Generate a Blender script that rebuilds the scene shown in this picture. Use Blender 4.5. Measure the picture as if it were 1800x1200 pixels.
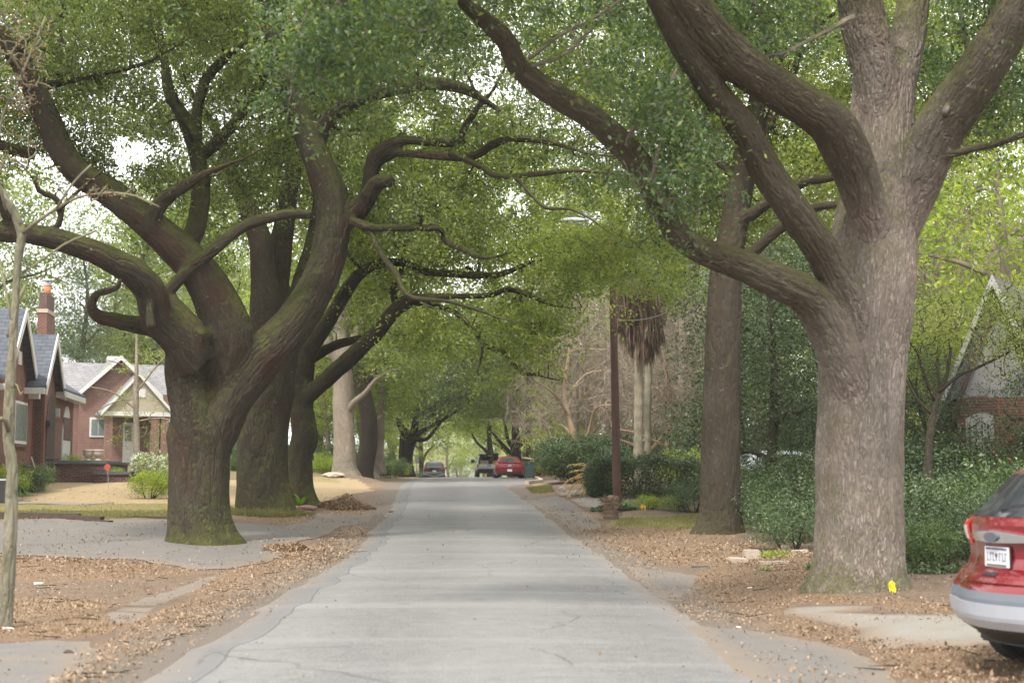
import bpy, bmesh, math, random
import numpy as np
from mathutils import Vector, Matrix
from mathutils.geometry import delaunay_2d_cdt

# ------------------------------------------------------------------ camera, sky, sun, exposure
SC = bpy.context.scene
for ob in list(bpy.data.objects): bpy.data.objects.remove(ob)
R = math.radians
CAM_H = 1.63
PITCH = math.atan(235 / 2500)
cam_data = bpy.data.cameras.new("camera"); camera = bpy.data.objects.new("camera", cam_data)
SC.collection.objects.link(camera); SC.camera = camera
camera.location = (0, 0, CAM_H); camera.rotation_euler = (math.pi / 2 + PITCH, 0, 0)
cam_data.sensor_width = 36; cam_data.lens = 50; cam_data.clip_start = 0.2; cam_data.clip_end = 3000
cam_data.dof.use_dof = True; cam_data.dof.focus_distance = 32; cam_data.dof.aperture_fstop = 2.0

SUN_EL, SUN_AZ = R(52), R(205)          # azimuth clockwise from +Y
W = bpy.data.worlds.new("World"); SC.world = W; W.use_nodes = True
wn, wl = W.node_tree.nodes, W.node_tree.links
wn.clear()
wo = wn.new('ShaderNodeOutputWorld'); bg = wn.new('ShaderNodeBackground'); sky = wn.new('ShaderNodeTexSky')
sky.sky_type = 'NISHITA'; sky.sun_disc = False; sky.sun_elevation = SUN_EL; sky.sun_rotation = SUN_AZ
sky.dust_density = 4; sky.air_density = 1.2
tc = wn.new('ShaderNodeTexCoord'); cn = wn.new('ShaderNodeTexNoise'); cn.inputs['Scale'].default_value = 2.2
cn.inputs['Detail'].default_value = 6
cr = wn.new('ShaderNodeMapRange'); cr.inputs[1].default_value = 0.25; cr.inputs[2].default_value = 0.7
cr.inputs[3].default_value = 0.8; cr.inputs[4].default_value = 1.0
mx = wn.new('ShaderNodeMix'); mx.data_type = 'RGBA'
mx.inputs[7].default_value = (11.9, 11.85, 11.8, 1)            # the cloud deck
wl.new(tc.outputs['Generated'], cn.inputs['Vector']); wl.new(cn.outputs['Fac'], cr.inputs[0])
wl.new(cr.outputs[0], mx.inputs[0]); wl.new(sky.outputs[0], mx.inputs[6]); wl.new(mx.outputs[2], bg.inputs['Color'])
bg.inputs['Strength'].default_value = 0.10
wl.new(bg.outputs[0], wo.inputs['Surface'])
sd = bpy.data.lights.new("sun", 'SUN'); sun = bpy.data.objects.new("sun", sd); SC.collection.objects.link(sun)
sd.energy = 2.2; sd.angle = R(6); sd.color = (1, 0.95, 0.87)
sun.rotation_euler = (math.pi / 2 - SUN_EL, 0, -SUN_AZ + math.pi)
_d = Vector((math.sin(SUN_AZ) * math.cos(SUN_EL), math.cos(SUN_AZ) * math.cos(SUN_EL), math.sin(SUN_EL)))
sun.rotation_euler = (-_d).to_track_quat('-Z', 'Y').to_euler()
SC.view_settings.view_transform = 'Standard'; SC.view_settings.look = 'None'
SC.view_settings.exposure = 1.15; SC.view_settings.gamma = 1.0
SC.cycles.use_denoising = True
SC.cycles.max_bounces = 6; SC.cycles.diffuse_bounces = 4; SC.cycles.glossy_bounces = 2
SC.cycles.transmission_bounces = 4; SC.cycles.transparent_max_bounces = 4; SC.cycles.volume_bounces = 0
SC.cycles.sample_clamp_indirect = 6

# ------------------------------------------------------------------ pixels of the photograph <-> the place
F = 2500.0
_c, _s = math.cos(PITCH), math.sin(PITCH)
def at(px, py, Y):
    u, v = (px - 900) / F, (600 - py) / F
    dx, dy, dz = u, _c - v * _s, _s + v * _c
    k = Y / dy
    return Vector((dx * k, Y, CAM_H + dz * k))
def proj(P):
    P = np.asarray(P, float)
    x, y, z = P[..., 0], P[..., 1], P[..., 2] - CAM_H
    f = y * _c + z * _s; w = z * _c - y * _s
    f = np.maximum(f, 0.01)
    return 900 + F * x / f, 600 - F * w / f
def sstep(a, b, t):
    t = np.clip((np.asarray(t, float) - a) / (b - a), 0, 1); return t * t * (3 - 2 * t)
_Y = [-50, 20, 28, 36, 44, 50, 55, 60, 66, 75, 92, 101, 112, 130, 160, 200, 300, 420, 800, 2500]
_Z = [0, 0, 0.04, .2, .48, .80, 1.06, 1.22, 1.29, 1.34, 1.41, 1.47, 1.42, .95, -.6, -1.0, 2.6, 7.5, 18, 40]
_yy = np.arange(-50, 2500, 1.0); _zz = np.interp(_yy, _Y, _Z)
_k = np.exp(-np.linspace(-2, 2, 9) ** 2); _k /= _k.sum()
_zz = np.convolve(np.pad(_zz, 4, mode='edge'), _k, mode='valid')
def zroad(y): return np.interp(y, _yy, _zz)
RL = ([-50, 5, 11.2, 19, 27, 33, 36, 44, 55, 70, 92, 120, 160, 300, 420], [-3.1, -3.1, -3.15, -3.25, -3.35, -3.5, -3.7, -3.95, -4.5, -5.35, -6.0, -7.4, -9.5, -14, -17])
RR = ([-50, 5, 11.2, 27, 36, 46, 55, 58, 61, 66, 92, 110, 150, 300, 420], [2.3, 2.3, 2.25, 2.0, 1.5, .9, .1, 0.0, .25, 1.15, 1.35, .4, -2.2, -6.5, -10])
def rl(y): return np.interp(y, *RL)
def rr(y): return np.interp(y, *RR)
BUMPS = [(-7.3, 31, 1.6, .10), (-7.3, 42, 1.7, .12), (-6.6, 46, 1.2, .1), (-7.6, 64, 2.3, .30), (-5.6, 62, 1.0, .12), (5.0, 19.3, 1.5, .12), (4.7, 33, 1.3, .1)]
def gz(x, y):
    x = np.asarray(x, float); y = np.asarray(y, float)
    z = zroad(y) * 1.0
    L, Rr = rl(y), rr(y)
    dl = np.clip(L - x, 0, None); dr = np.clip(x - Rr, 0, None)
    z = z + 0.10 * sstep(0.3, 2.5, dr) + 0.02 * sstep(0.2, 1.5, dl)
    z = z + sstep(1.0, 7, dl) * (0.22 * sstep(33, 46, y) + .22 * sstep(55, 75, y)) + sstep(9, 16, dl) * .5 * sstep(58, 80, y) * (1 - sstep(120, 200, y))
    z = z + sstep(.5, 3, dr) * .12 * sstep(60, 75, y)
    off = sstep(.2, 1.5, np.maximum(dl, dr))
    z = z + off * (.018 * np.sin(1.7 * x + .9 * y) + .014 * np.sin(2.9 * x - 1.3 * y + 1) + .02 * np.sin(.6 * x + .5 * y))
    for bx, by, br, bh in BUMPS:
        z = z + off * bh * np.exp(-((x - bx) ** 2 + (y - by) ** 2) / (br * br))
    far = sstep(60, 400, np.abs(x)); z = z + far * 12
    return z
def ghit(px, py):
    """ground point under a pixel of the photograph"""
    p0 = at(px, py, 1.0); o = Vector((0, 0, CAM_H)); d = p0 - o
    last = 6.0; y = 6.0
    while y < 400:
        p = o + d * y
        if p.z <= float(gz(p.x, p.y)): break
        last = y; y *= 1.01
    a, b = last, y
    for _ in range(18):
        m = (a + b) / 2; p = o + d * m
        if p.z <= float(gz(p.x, p.y)): b = m
        else: a = m
    p = o + d * b
    return Vector((p.x, p.y, float(gz(p.x, p.y))))
def gp(x, y, dz=0): return Vector((x, y, float(gz(x, y)) + dz))

# ------------------------------------------------------------------ objects
COL = SC.collection
def tag(o, label=None, cat=None, group=None, kind=None):
    if label: o['label'] = label
    if cat: o['category'] = cat
    if group: o['group'] = group
    if kind: o['kind'] = kind
    return o
def thing(name, loc, label, cat, group=None, rz=0):
    o = bpy.data.objects.new(name, None); COL.objects.link(o)
    o.location = loc; o.rotation_euler = (0, 0, rz); o.empty_display_size = .2
    return tag(o, label, cat, group)
def link(name, me, mat, parent=None, world=True, smooth=False):
    """world=True: the mesh was written in world coordinates; it is moved into the parent's space"""
    o = bpy.data.objects.new(name, me); COL.objects.link(o)
    if mat is not None and not me.materials: me.materials.append(mat)
    if smooth: me.polygons.foreach_set('use_smooth', [True] * len(me.polygons))
    if parent is not None:
        o.parent = parent
        if world:
            M = Matrix.Identity(4); q = parent
            while q is not None: M = Matrix.LocRotScale(q.location, q.rotation_euler, q.scale) @ M; q = q.parent
            me.transform(M.inverted())
    return o
def recentre(o):
    """put a one-mesh thing's origin at its base"""
    me = o.data; n = len(me.vertices); co = np.empty(n * 3, np.float32); me.vertices.foreach_get('co', co)
    co = co.reshape(-1, 3); c = (co.max(0) + co.min(0)) / 2; c[2] = co[:, 2].min()
    me.transform(Matrix.Translation(-Vector(c.tolist()))); o.location = c.tolist(); return o
def copy_tree(o, loc=None, rz=None, sc=None, label=None, group=None):
    c = o.copy(); COL.objects.link(c)
    if loc is not None: c.location = loc
    if rz is not None: c.rotation_euler = (0, 0, rz)
    if sc is not None: c.scale = sc if hasattr(sc, '__len__') else (sc, sc, sc)
    if label: c['label'] = label
    if group: c['group'] = group
    for ch in list(o.children):
        d = ch.copy(); COL.objects.link(d); d.parent = c
        for g in list(ch.children):
            e = g.copy(); COL.objects.link(e); e.parent = d
    return c
def fast_mesh(name, V, faces4=None, faces3=None, attrs=None):
    me = bpy.data.meshes.new(name)
    V = np.ascontiguousarray(V, np.float32).reshape(-1, 3)
    me.vertices.add(len(V)); me.vertices.foreach_set('co', V.ravel())
    f4 = np.zeros((0, 4), np.int32) if faces4 is None else np.asarray(faces4, np.int32).reshape(-1, 4)
    f3 = np.zeros((0, 3), np.int32) if faces3 is None else np.asarray(faces3, np.int32).reshape(-1, 3)
    nl = f4.size + f3.size
    me.loops.add(nl); me.loops.foreach_set('vertex_index', np.concatenate([f4.ravel(), f3.ravel()]).astype(np.int32))
    me.polygons.add(len(f4) + len(f3))
    me.polygons.foreach_set('loop_start', np.concatenate([np.arange(len(f4)) * 4, f4.size + np.arange(len(f3)) * 3]).astype(np.int32))
    for k, a in (attrs or {}).items():
        a = np.ascontiguousarray(a, np.float32)
        if a.ndim == 2 and a.shape[1] == 3:
            at_ = me.attributes.new(k, 'FLOAT_VECTOR', 'POINT'); at_.data.foreach_set('vector', a.ravel())
        elif a.ndim == 2:
            at_ = me.attributes.new(k, 'FLOAT_COLOR', 'POINT'); at_.data.foreach_set('color', a.ravel())
        else:
            at_ = me.attributes.new(k, 'FLOAT', 'POINT'); at_.data.foreach_set('value', a.ravel())
    me.update(calc_edges=True); me.validate()
    return me

# simple solid collector
class MB:
    def __init__(s): s.v = []; s.f = []
    def add(s, V, Fs):
        n = len(s.v); s.v += [tuple(p) for p in V]; s.f += [tuple(i + n for i in f) for f in Fs]; return s
    def box(s, c, size, rz=0, M=None):
        a, b, h = size[0] / 2, size[1] / 2, size[2] / 2
        P = [Vector((x, y, z)) for z in (-h, h) for y in (-b, b) for x in (-a, a)]
        if rz: m = Matrix.Rotation(rz, 3, 'Z'); P = [m @ p for p in P]
        P = [p + Vector(c) for p in P]
        if M is not None: P = [M @ p for p in P]
        return s.add(P, [(0, 2, 3, 1), (4, 5, 7, 6), (0, 1, 5, 4), (2, 6, 7, 3), (0, 4, 6, 2), (1, 3, 7, 5)])
    def cyl(s, a, b, r0, r1=None, n=12, cap=True):
        r1 = r0 if r1 is None else r1; a, b = Vector(a), Vector(b); d = (b - a).normalized()
        u = d.orthogonal().normalized(); w = d.cross(u)
        P = []
        for (c, r) in ((a, r0), (b, r1)):
            for i in range(n):
                t = 2 * math.pi * i / n; P.append(c + (u * math.cos(t) + w * math.sin(t)) * r)
        Fs = [(i, (i + 1) % n, n + (i + 1) % n, n + i) for i in range(n)]
        if cap: Fs += [tuple(range(n - 1, -1, -1)), tuple(range(n, 2 * n))]
        return s.add(P, Fs)
    def lathe(s, c, prof, n=20):
        c = Vector(c); P = []; m = len(prof)
        for (r, z) in prof:
            for i in range(n):
                t = 2 * math.pi * i / n; P.append(c + Vector((r * math.cos(t), r * math.sin(t), z)))
        Fs = [(j * n + i, j * n + (i + 1) % n, (j + 1) * n + (i + 1) % n, (j + 1) * n + i) for j in range(m - 1) for i in range(n)]
        Fs += [tuple(range(n - 1, -1, -1)), tuple(range((m - 1) * n, m * n))]
        return s.add(P, Fs)
    def prism(s, poly, off):
        """poly: list of 3-D points (planar); extruded by vector off"""
        n = len(poly); off = Vector(off); P = [Vector(p) for p in poly] + [Vector(p) + off for p in poly]
        return s.add(P, [tuple(range(n - 1, -1, -1)), tuple(range(n, 2 * n))] + [(i, (i + 1) % n, n + (i + 1) % n, n + i) for i in range(n)])
    def build(s, name, mat, parent=None, world=True, smooth=False, bevel=0, label=None):
        me = bpy.data.meshes.new(name); me.from_pydata(s.v, [], s.f); me.update()
        bm = bmesh.new(); bm.from_mesh(me); bmesh.ops.recalc_face_normals(bm, faces=bm.faces)
        if bevel: bmesh.ops.bevel(bm, geom=list(bm.edges), offset=bevel, segments=2, affect='EDGES', clamp_overlap=True)
        bm.to_mesh(me); bm.free()
        o = link(name, me, mat, parent, world, smooth)
        if label: o['label'] = label
        return o

# ------------------------------------------------------------------ materials
def new_mat(name):
    m = bpy.data.materials.new(name); m.use_nodes = True; nt = m.node_tree; nt.nodes.clear()
    out = nt.nodes.new('ShaderNodeOutputMaterial'); p = nt.nodes.new('ShaderNodeBsdfPrincipled')
    nt.links.new(p.outputs[0], out.inputs[0]); return m, nt, p, out
def N(nt, t, **kw):
    n = nt.nodes.new(t)
    for k, v in kw.items():
        if hasattr(n, k): setattr(n, k, v)
        else: n.inputs[k.replace('_', ' ')].default_value = v
    return n
def noise(nt, vec, scale, detail=4, rough=.55):
    n = nt.nodes.new('ShaderNodeTexNoise'); n.inputs['Scale'].default_value = scale
    n.inputs['Detail'].default_value = detail; n.inputs['Roughness'].default_value = rough
    if vec is not None: nt.links.new(vec, n.inputs['Vector'])
    return n.outputs['Fac']
def ramp(nt, fac, stops):
    r = nt.nodes.new('ShaderNodeValToRGB'); el = r.color_ramp.elements
    while len(el) < len(stops): el.new(.5)
    for e, (p, c) in zip(el, stops): e.position = p; e.color = (*c, 1) if len(c) == 3 else c
    nt.links.new(fac, r.inputs[0]); return r.outputs[0]
def rng_(nt, v, a, b, c=0, d=1):
    n = nt.nodes.new('ShaderNodeMapRange'); nt.links.new(v, n.inputs[0])
    for i, q in enumerate((a, b, c, d)): n.inputs[i + 1].default_value = q
    return n.outputs[0]
def mixc(nt, fac, a, b, blend='MIX'):
    n = nt.nodes.new('ShaderNodeMix'); n.data_type = 'RGBA'; n.blend_type = blend
    for i, v in ((0, fac), (6, a), (7, b)):
        if hasattr(v, 'links') or hasattr(v, 'is_output'): nt.links.new(v, n.inputs[i])
        else: n.inputs[i].default_value = v if i == 0 else (*v, 1)
    return n.outputs[2]
def math_(nt, op, a, b=None):
    n = nt.nodes.new('ShaderNodeMath'); n.operation = op
    for i, v in enumerate((a, b)):
        if v is None: continue
        if hasattr(v, 'is_output'): nt.links.new(v, n.inputs[i])
        else: n.inputs[i].default_value = v
    return n.outputs[0]
def bump(nt, p, h, dist, strength=1.0):
    b = nt.nodes.new('ShaderNodeBump'); b.inputs['Distance'].default_value = dist; b.inputs['Strength'].default_value = strength
    nt.links.new(h, b.inputs['Height']); nt.links.new(b.outputs[0], p.inputs['Normal'])
def pos(nt, obj=True):
    return nt.nodes.new('ShaderNodeTexCoord').outputs['Object'] if obj else nt.nodes.new('ShaderNodeNewGeometry').outputs['Position']
def scaled(nt, v, s):
    m = nt.nodes.new('ShaderNodeMapping'); m.inputs['Scale'].default_value = s; nt.links.new(v, m.inputs['Vector']); return m.outputs[0]

def plain(name, col, rough=.6, metal=0, var=.12, scale=6, bmp=0, coat=0, spec=.5):
    """painted / plain surface with faint wear"""
    m, nt, p, _ = new_mat(name); v = pos(nt)
    f = noise(nt, v, scale, 5)
    c = mixc(nt, f, tuple(x * (1 - var) for x in col), tuple(min(1, x * (1 + var)) for x in col))
    nt.links.new(c, p.inputs['Base Color']); p.inputs['Metallic'].default_value = metal
    nt.links.new(rng_(nt, noise(nt, v, scale * 2.3), 0, 1, max(.02, rough - .08), min(1, rough + .08)), p.inputs['Roughness'])
    p.inputs['Coat Weight'].default_value = coat; p.inputs['Coat Roughness'].default_value = .05
    p.inputs['Specular IOR Level'].default_value = spec
    if bmp: bump(nt, p, noise(nt, v, scale * 6, 6), bmp)
    return m
def bark(name, light, dark, moss=.5, mosscol=(.055, .06, .018), furrow=5.0, lichen=.25, bmp=.05, patch=None, limbcol=None):
    m, nt, p, _ = new_mat(name)
    a = nt.nodes.new('ShaderNodeAttribute'); a.attribute_name = 'tc'; v = a.outputs['Vector']
    wv = nt.nodes.new('ShaderNodeVectorMath'); wv.operation = 'MULTIPLY_ADD'
    ns = nt.nodes.new('ShaderNodeTexNoise'); ns.inputs['Scale'].default_value = 3.0; nt.links.new(v, ns.inputs['Vector'])
    nt.links.new(ns.outputs['Color'], wv.inputs[0]); wv.inputs[1].default_value = (.12, .12, .12); nt.links.new(v, wv.inputs[2])
    fa = nt.nodes.new('ShaderNodeAttribute'); fa.attribute_name = 'fur'
    q2 = noise(nt, scaled(nt, wv.outputs[0], (furrow * 2.7, furrow * 2.7, furrow * .5)), 1.0, 4, .65)
    rid2 = math_(nt, 'SUBTRACT', 1.0, rng_(nt, math_(nt, 'ABSOLUTE', math_(nt, 'SUBTRACT', q2, .5)), 0, .09))
    fur = math_(nt, 'MAXIMUM', fa.outputs['Fac'], math_(nt, 'MULTIPLY', rid2, .55))
    fn = noise(nt, scaled(nt, v, (30, 30, 12)), 1.0, 5, .75)
    h = math_(nt, 'ADD', math_(nt, 'MULTIPLY', math_(nt, 'SUBTRACT', 1.0, fur), .62), math_(nt, 'MULTIPLY', fn, .5))
    c = ramp(nt, h, [(.22, dark), (.5, tuple(x * .45 + y * .55 for x, y in zip(light, dark))), (.8, light), (.95, tuple(x * 1.35 for x in light))])
    tint = noise(nt, scaled(nt, v, (2.2, 2.2, .6)), 1.0, 5, .65)
    c = mixc(nt, rng_(nt, tint, .35, .7, 0, .5), c, (light[0] * 1.15, light[1] * .92, light[2] * .85))
    c = mixc(nt, rng_(nt, noise(nt, scaled(nt, v, (3, 3, .8)), 1.0, 5, .7), .5, .75, 0, .6), c, tuple(x * 1.3 for x in light))
    if limbcol:
        la = nt.nodes.new('ShaderNodeAttribute'); la.attribute_name = 'limbf'
        lf_ = rng_(nt, math_(nt, 'ADD', la.outputs['Fac'], math_(nt, 'MULTIPLY', math_(nt, 'SUBTRACT', noise(nt, v, 3, 5, .7), .5), .8)), .1, .9)
        c = mixc(nt, lf_, c, mixc(nt, h, tuple(x * .3 for x in limbcol), limbcol))
    big = noise(nt, v, 1.1, 4)
    c = mixc(nt, rng_(nt, big, .35, .7, 0, .55), c, tuple(x * .45 for x in light), 'MIX')
    if patch:
        c = mixc(nt, rng_(nt, noise(nt, v, .75, 5, .6), .55, .62, 0, .75), c, patch)
    # lichen blotches
    lf = rng_(nt, noise(nt, v, 7, 6, .7), .64, .70, 0, lichen * 1.6)
    c = mixc(nt, lf, c, (.30, .32, .26))
    # moss on the upper sides of limbs and in patches
    g = nt.nodes.new('ShaderNodeNewGeometry'); sx = nt.nodes.new('ShaderNodeSeparateXYZ'); nt.links.new(g.outputs['Normal'], sx.inputs[0])
    up = rng_(nt, sx.outputs['Z'], -.25, .75)
    mf = math_(nt, 'ADD', up, math_(nt, 'MULTIPLY', noise(nt, v, 2.2, 6, .7), .9))
    mf = math_(nt, 'MULTIPLY', rng_(nt, mf, .70, 1.05, 0, moss), rng_(nt, noise(nt, v, 5, 5, .7), .38, .55, .25, 1))
    mc = mixc(nt, noise(nt, v, 14, 4), mosscol, tuple(x * 1.9 for x in mosscol))
    c = mixc(nt, mf, c, mc)
    nt.links.new(c, p.inputs['Base Color']); p.inputs['Roughness'].default_value = .95
    p.inputs['Specular IOR Level'].default_value = .15
    bump(nt, p, h, bmp)
    return m
def leafmat(name, cols, trans=.35, rough=.42, clump=.9, spec=.5):
    m, nt, p, out = new_mat(name)
    g = nt.nodes.new('ShaderNodeNewGeometry')
    n1 = noise(nt, g.outputs['Position'], clump, 3, .6)
    f = math_(nt, 'ADD', math_(nt, 'MULTIPLY', g.outputs['Random Per Island'], .55), math_(nt, 'MULTIPLY', rng_(nt, n1, .3, .7), .45))
    k = len(cols); c = ramp(nt, f, [(.08 + .84 * i / (k - 1), cols[i]) for i in range(k)])
    nt.links.new(c, p.inputs['Base Color']); p.inputs['Roughness'].default_value = rough
    p.inputs['Specular IOR Level'].default_value = spec
    t = nt.nodes.new('ShaderNodeBsdfTranslucent')
    tcx = mixc(nt, 1.0, c, (1.5, 1.6, .7), 'MULTIPLY'); nt.links.new(tcx, t.inputs['Color'])
    mixs = nt.nodes.new('ShaderNodeMixShader'); mixs.inputs[0].default_value = trans
    nt.links.new(p.outputs[0], mixs.inputs[1]); nt.links.new(t.outputs[0], mixs.inputs[2]); nt.links.new(mixs.outputs[0], out.inputs[0])
    return m
def mat_brick(name, c1, c2, mortar, rz=0.0, scale=1.0):
    """bricks laid on world position; u runs along the wall, v is height"""
    m, nt, p, _ = new_mat(name)
    g = nt.nodes.new('ShaderNodeNewGeometry'); mp = nt.nodes.new('ShaderNodeVectorRotate'); mp.rotation_type = 'Z_AXIS'
    mp.inputs['Angle'].default_value = -rz; nt.links.new(g.outputs['Position'], mp.inputs['Vector'])
    sx = nt.nodes.new('ShaderNodeSeparateXYZ'); nt.links.new(mp.outputs[0], sx.inputs[0])
    u = math_(nt, 'ADD', sx.outputs['X'], sx.outputs['Y'])
    cx = nt.nodes.new('ShaderNodeCombineXYZ'); nt.links.new(u, cx.inputs[0]); nt.links.new(sx.outputs['Z'], cx.inputs[1])
    b = nt.nodes.new('ShaderNodeTexBrick'); nt.links.new(cx.outputs[0], b.inputs['Vector'])
    b.inputs['Scale'].default_value = 1; b.inputs['Brick Width'].default_value = .22 * scale; b.inputs['Row Height'].default_value = .085 * scale
    b.inputs['Mortar Size'].default_value = .009 * scale; b.inputs['Mortar Smooth'].default_value = .3
    b.inputs['Color1'].default_value = (*c1, 1); b.inputs['Color2'].default_value = (*c2, 1); b.inputs['Mortar'].default_value = (*mortar, 1)
    c = mixc(nt, rng_(nt, noise(nt, g.outputs['Position'], 1.3, 5), .3, .75, 0, .5), b.outputs['Color'], tuple(x * .55 for x in c1))
    nt.links.new(c, p.inputs['Base Color']); p.inputs['Roughness'].default_value = .9
    bump(nt, p, math_(nt, 'SUBTRACT', 1.0, b.outputs['Fac']), .01)
    return m
def mat_shingle(name, c1, c2, rz=0.0):
    m, nt, p, _ = new_mat(name)
    g = nt.nodes.new('ShaderNodeNewGeometry'); mp = nt.nodes.new('ShaderNodeVectorRotate'); mp.rotation_type = 'Z_AXIS'
    mp.inputs['Angle'].default_value = -rz; nt.links.new(g.outputs['Position'], mp.inputs['Vector'])
    sx = nt.nodes.new('ShaderNodeSeparateXYZ'); nt.links.new(mp.outputs[0], sx.inputs[0])
    cx = nt.nodes.new('ShaderNodeCombineXYZ'); nt.links.new(sx.outputs['X'], cx.inputs[0]); nt.links.new(sx.outputs['Z'], cx.inputs[1])
    b = nt.nodes.new('ShaderNodeTexBrick'); nt.links.new(cx.outputs[0], b.inputs['Vector'])
    b.inputs['Scale'].default_value = 1; b.inputs['Brick Width'].default_value = .35; b.inputs['Row Height'].default_value = .16
    b.inputs['Mortar Size'].default_value = .012; b.inputs['Color1'].default_value = (*c1, 1); b.inputs['Color2'].default_value = (*c2, 1)
    b.inputs['Mortar'].default_value = (*[x * .5 for x in c1], 1)
    c = mixc(nt, rng_(nt, noise(nt, g.outputs['Position'], 2, 5), .3, .7, 0, .4), b.outputs['Color'], tuple(x * 1.5 for x in c2))
    nt.links.new(c, p.inputs['Base Color']); p.inputs['Roughness'].default_value = .9
    bump(nt, p, b.outputs['Fac'], .01)
    return m
def mat_road():
    m, nt, p, _ = new_mat('asphalt_road'); g = pos(nt, False)
    a = nt.nodes.new('ShaderNodeAttribute'); a.attribute_name = 'uvr'
    sx = nt.nodes.new('ShaderNodeSeparateXYZ'); nt.links.new(a.outputs['Vector'], sx.inputs[0])
    u, v = sx.outputs['X'], sx.outputs['Y']         # metres from the left edge / from the right edge
    grain = noise(nt, g, 45, 3, .7); mid = noise(nt, g, 5, 5, .65); big = noise(nt, scaled(nt, g, (1, .22, 1)), .9, 4)
    c = ramp(nt, mid, [(.25, (.112, .109, .105)), (.5, (.145, .141, .135)), (.75, (.185, .179, .170))])
    c = mixc(nt, rng_(nt, big, .42, .68, 0, .5), c, (.12, .12, .121))
    c = mixc(nt, rng_(nt, grain, .48, .72, 0, .7), c, (.29, .28, .27))
    c = mixc(nt, rng_(nt, grain, .46, .25, 0, .6), c, (.07, .07, .07))
    # transverse pale and dark bands: worn patches and soft tree-shade streaks painted in
    band = noise(nt, scaled(nt, g, (.25, 1.6, 1)), .55, 4, .6)
    c = mixc(nt, rng_(nt, band, .52, .66, 0, .45), c, (.235, .232, .226))
    c = mixc(nt, rng_(nt, band, .44, .34, 0, .4), c, (.105, .105, .107))
    lane = math_(nt, 'ABSOLUTE', math_(nt, 'SUBTRACT', math_(nt, 'FRACT', math_(nt, 'ADD', math_(nt, 'MULTIPLY', u, .40), math_(nt, 'MULTIPLY', noise(nt, g, .15, 2), .5))), .5))
    c = mixc(nt, rng_(nt, lane, .1, .4, .22, 0), c, (.26, .255, .245))
    spots = noise(nt, g, 1.7, 6, .75)
    c = mixc(nt, rng_(nt, spots, .60, .70, 0, .45), c, (.085, .083, .08))
    c = mixc(nt, rng_(nt, spots, .36, .30, 0, .35), c, (.26, .24, .21))
    # older darker strip along the left edge, split off by a wandering seam
    wob = math_(nt, 'ADD', u, math_(nt, 'MULTIPLY', math_(nt, 'SUBTRACT', noise(nt, g, .8, 4), .5), .08))
    c = mixc(nt, rng_(nt, wob, .55, .63, .42, 0), c, (.105, .106, .11))
    seam = rng_(nt, math_(nt, 'ABSOLUTE', math_(nt, 'SUBTRACT', wob, .60)), .006, .02, .6, 0)
    c = mixc(nt, seam, c, (.06, .06, .06))
    # cracks
    cv = nt.nodes.new('ShaderNodeTexVoronoi'); cv.feature = 'DISTANCE_TO_EDGE'; cv.inputs['Scale'].default_value = .42
    nv = nt.nodes.new('ShaderNodeVectorMath'); nv.operation = 'MULTIPLY_ADD'; nn = nt.nodes.new('ShaderNodeTexNoise'); nn.inputs['Scale'].default_value = 1.5
    nt.links.new(g, nn.inputs['Vector']); nt.links.new(nn.outputs['Color'], nv.inputs[0]); nv.inputs[1].default_value = (.5, .5, 0); nt.links.new(g, nv.inputs[2])
    nt.links.new(nv.outputs[0], cv.inputs['Vector'])
    ck = math_(nt, 'MULTIPLY', rng_(nt, cv.outputs['Distance'], .003, .011, .75, 0), rng_(nt, noise(nt, g, .3, 3), .46, .56))
    c = mixc(nt, ck, c, (.09, .088, .085))
    # dusty tan margins
    edge = math_(nt, 'MINIMUM', u, v)
    ef = rng_(nt, math_(nt, 'ADD', edge, math_(nt, 'MULTIPLY', math_(nt, 'SUBTRACT', noise(nt, g, 2.2, 5, .7), .5), .7)), -.05, .5, .9, 0)
    c = mixc(nt, ef, c, (.205, .168, .135))
    nt.links.new(c, p.inputs['Base Color']); p.inputs['Roughness'].default_value = .82
    p.inputs['Specular IOR Level'].default_value = .3
    bump(nt, p, math_(nt, 'ADD', grain, mid), .006)
    return m
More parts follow.
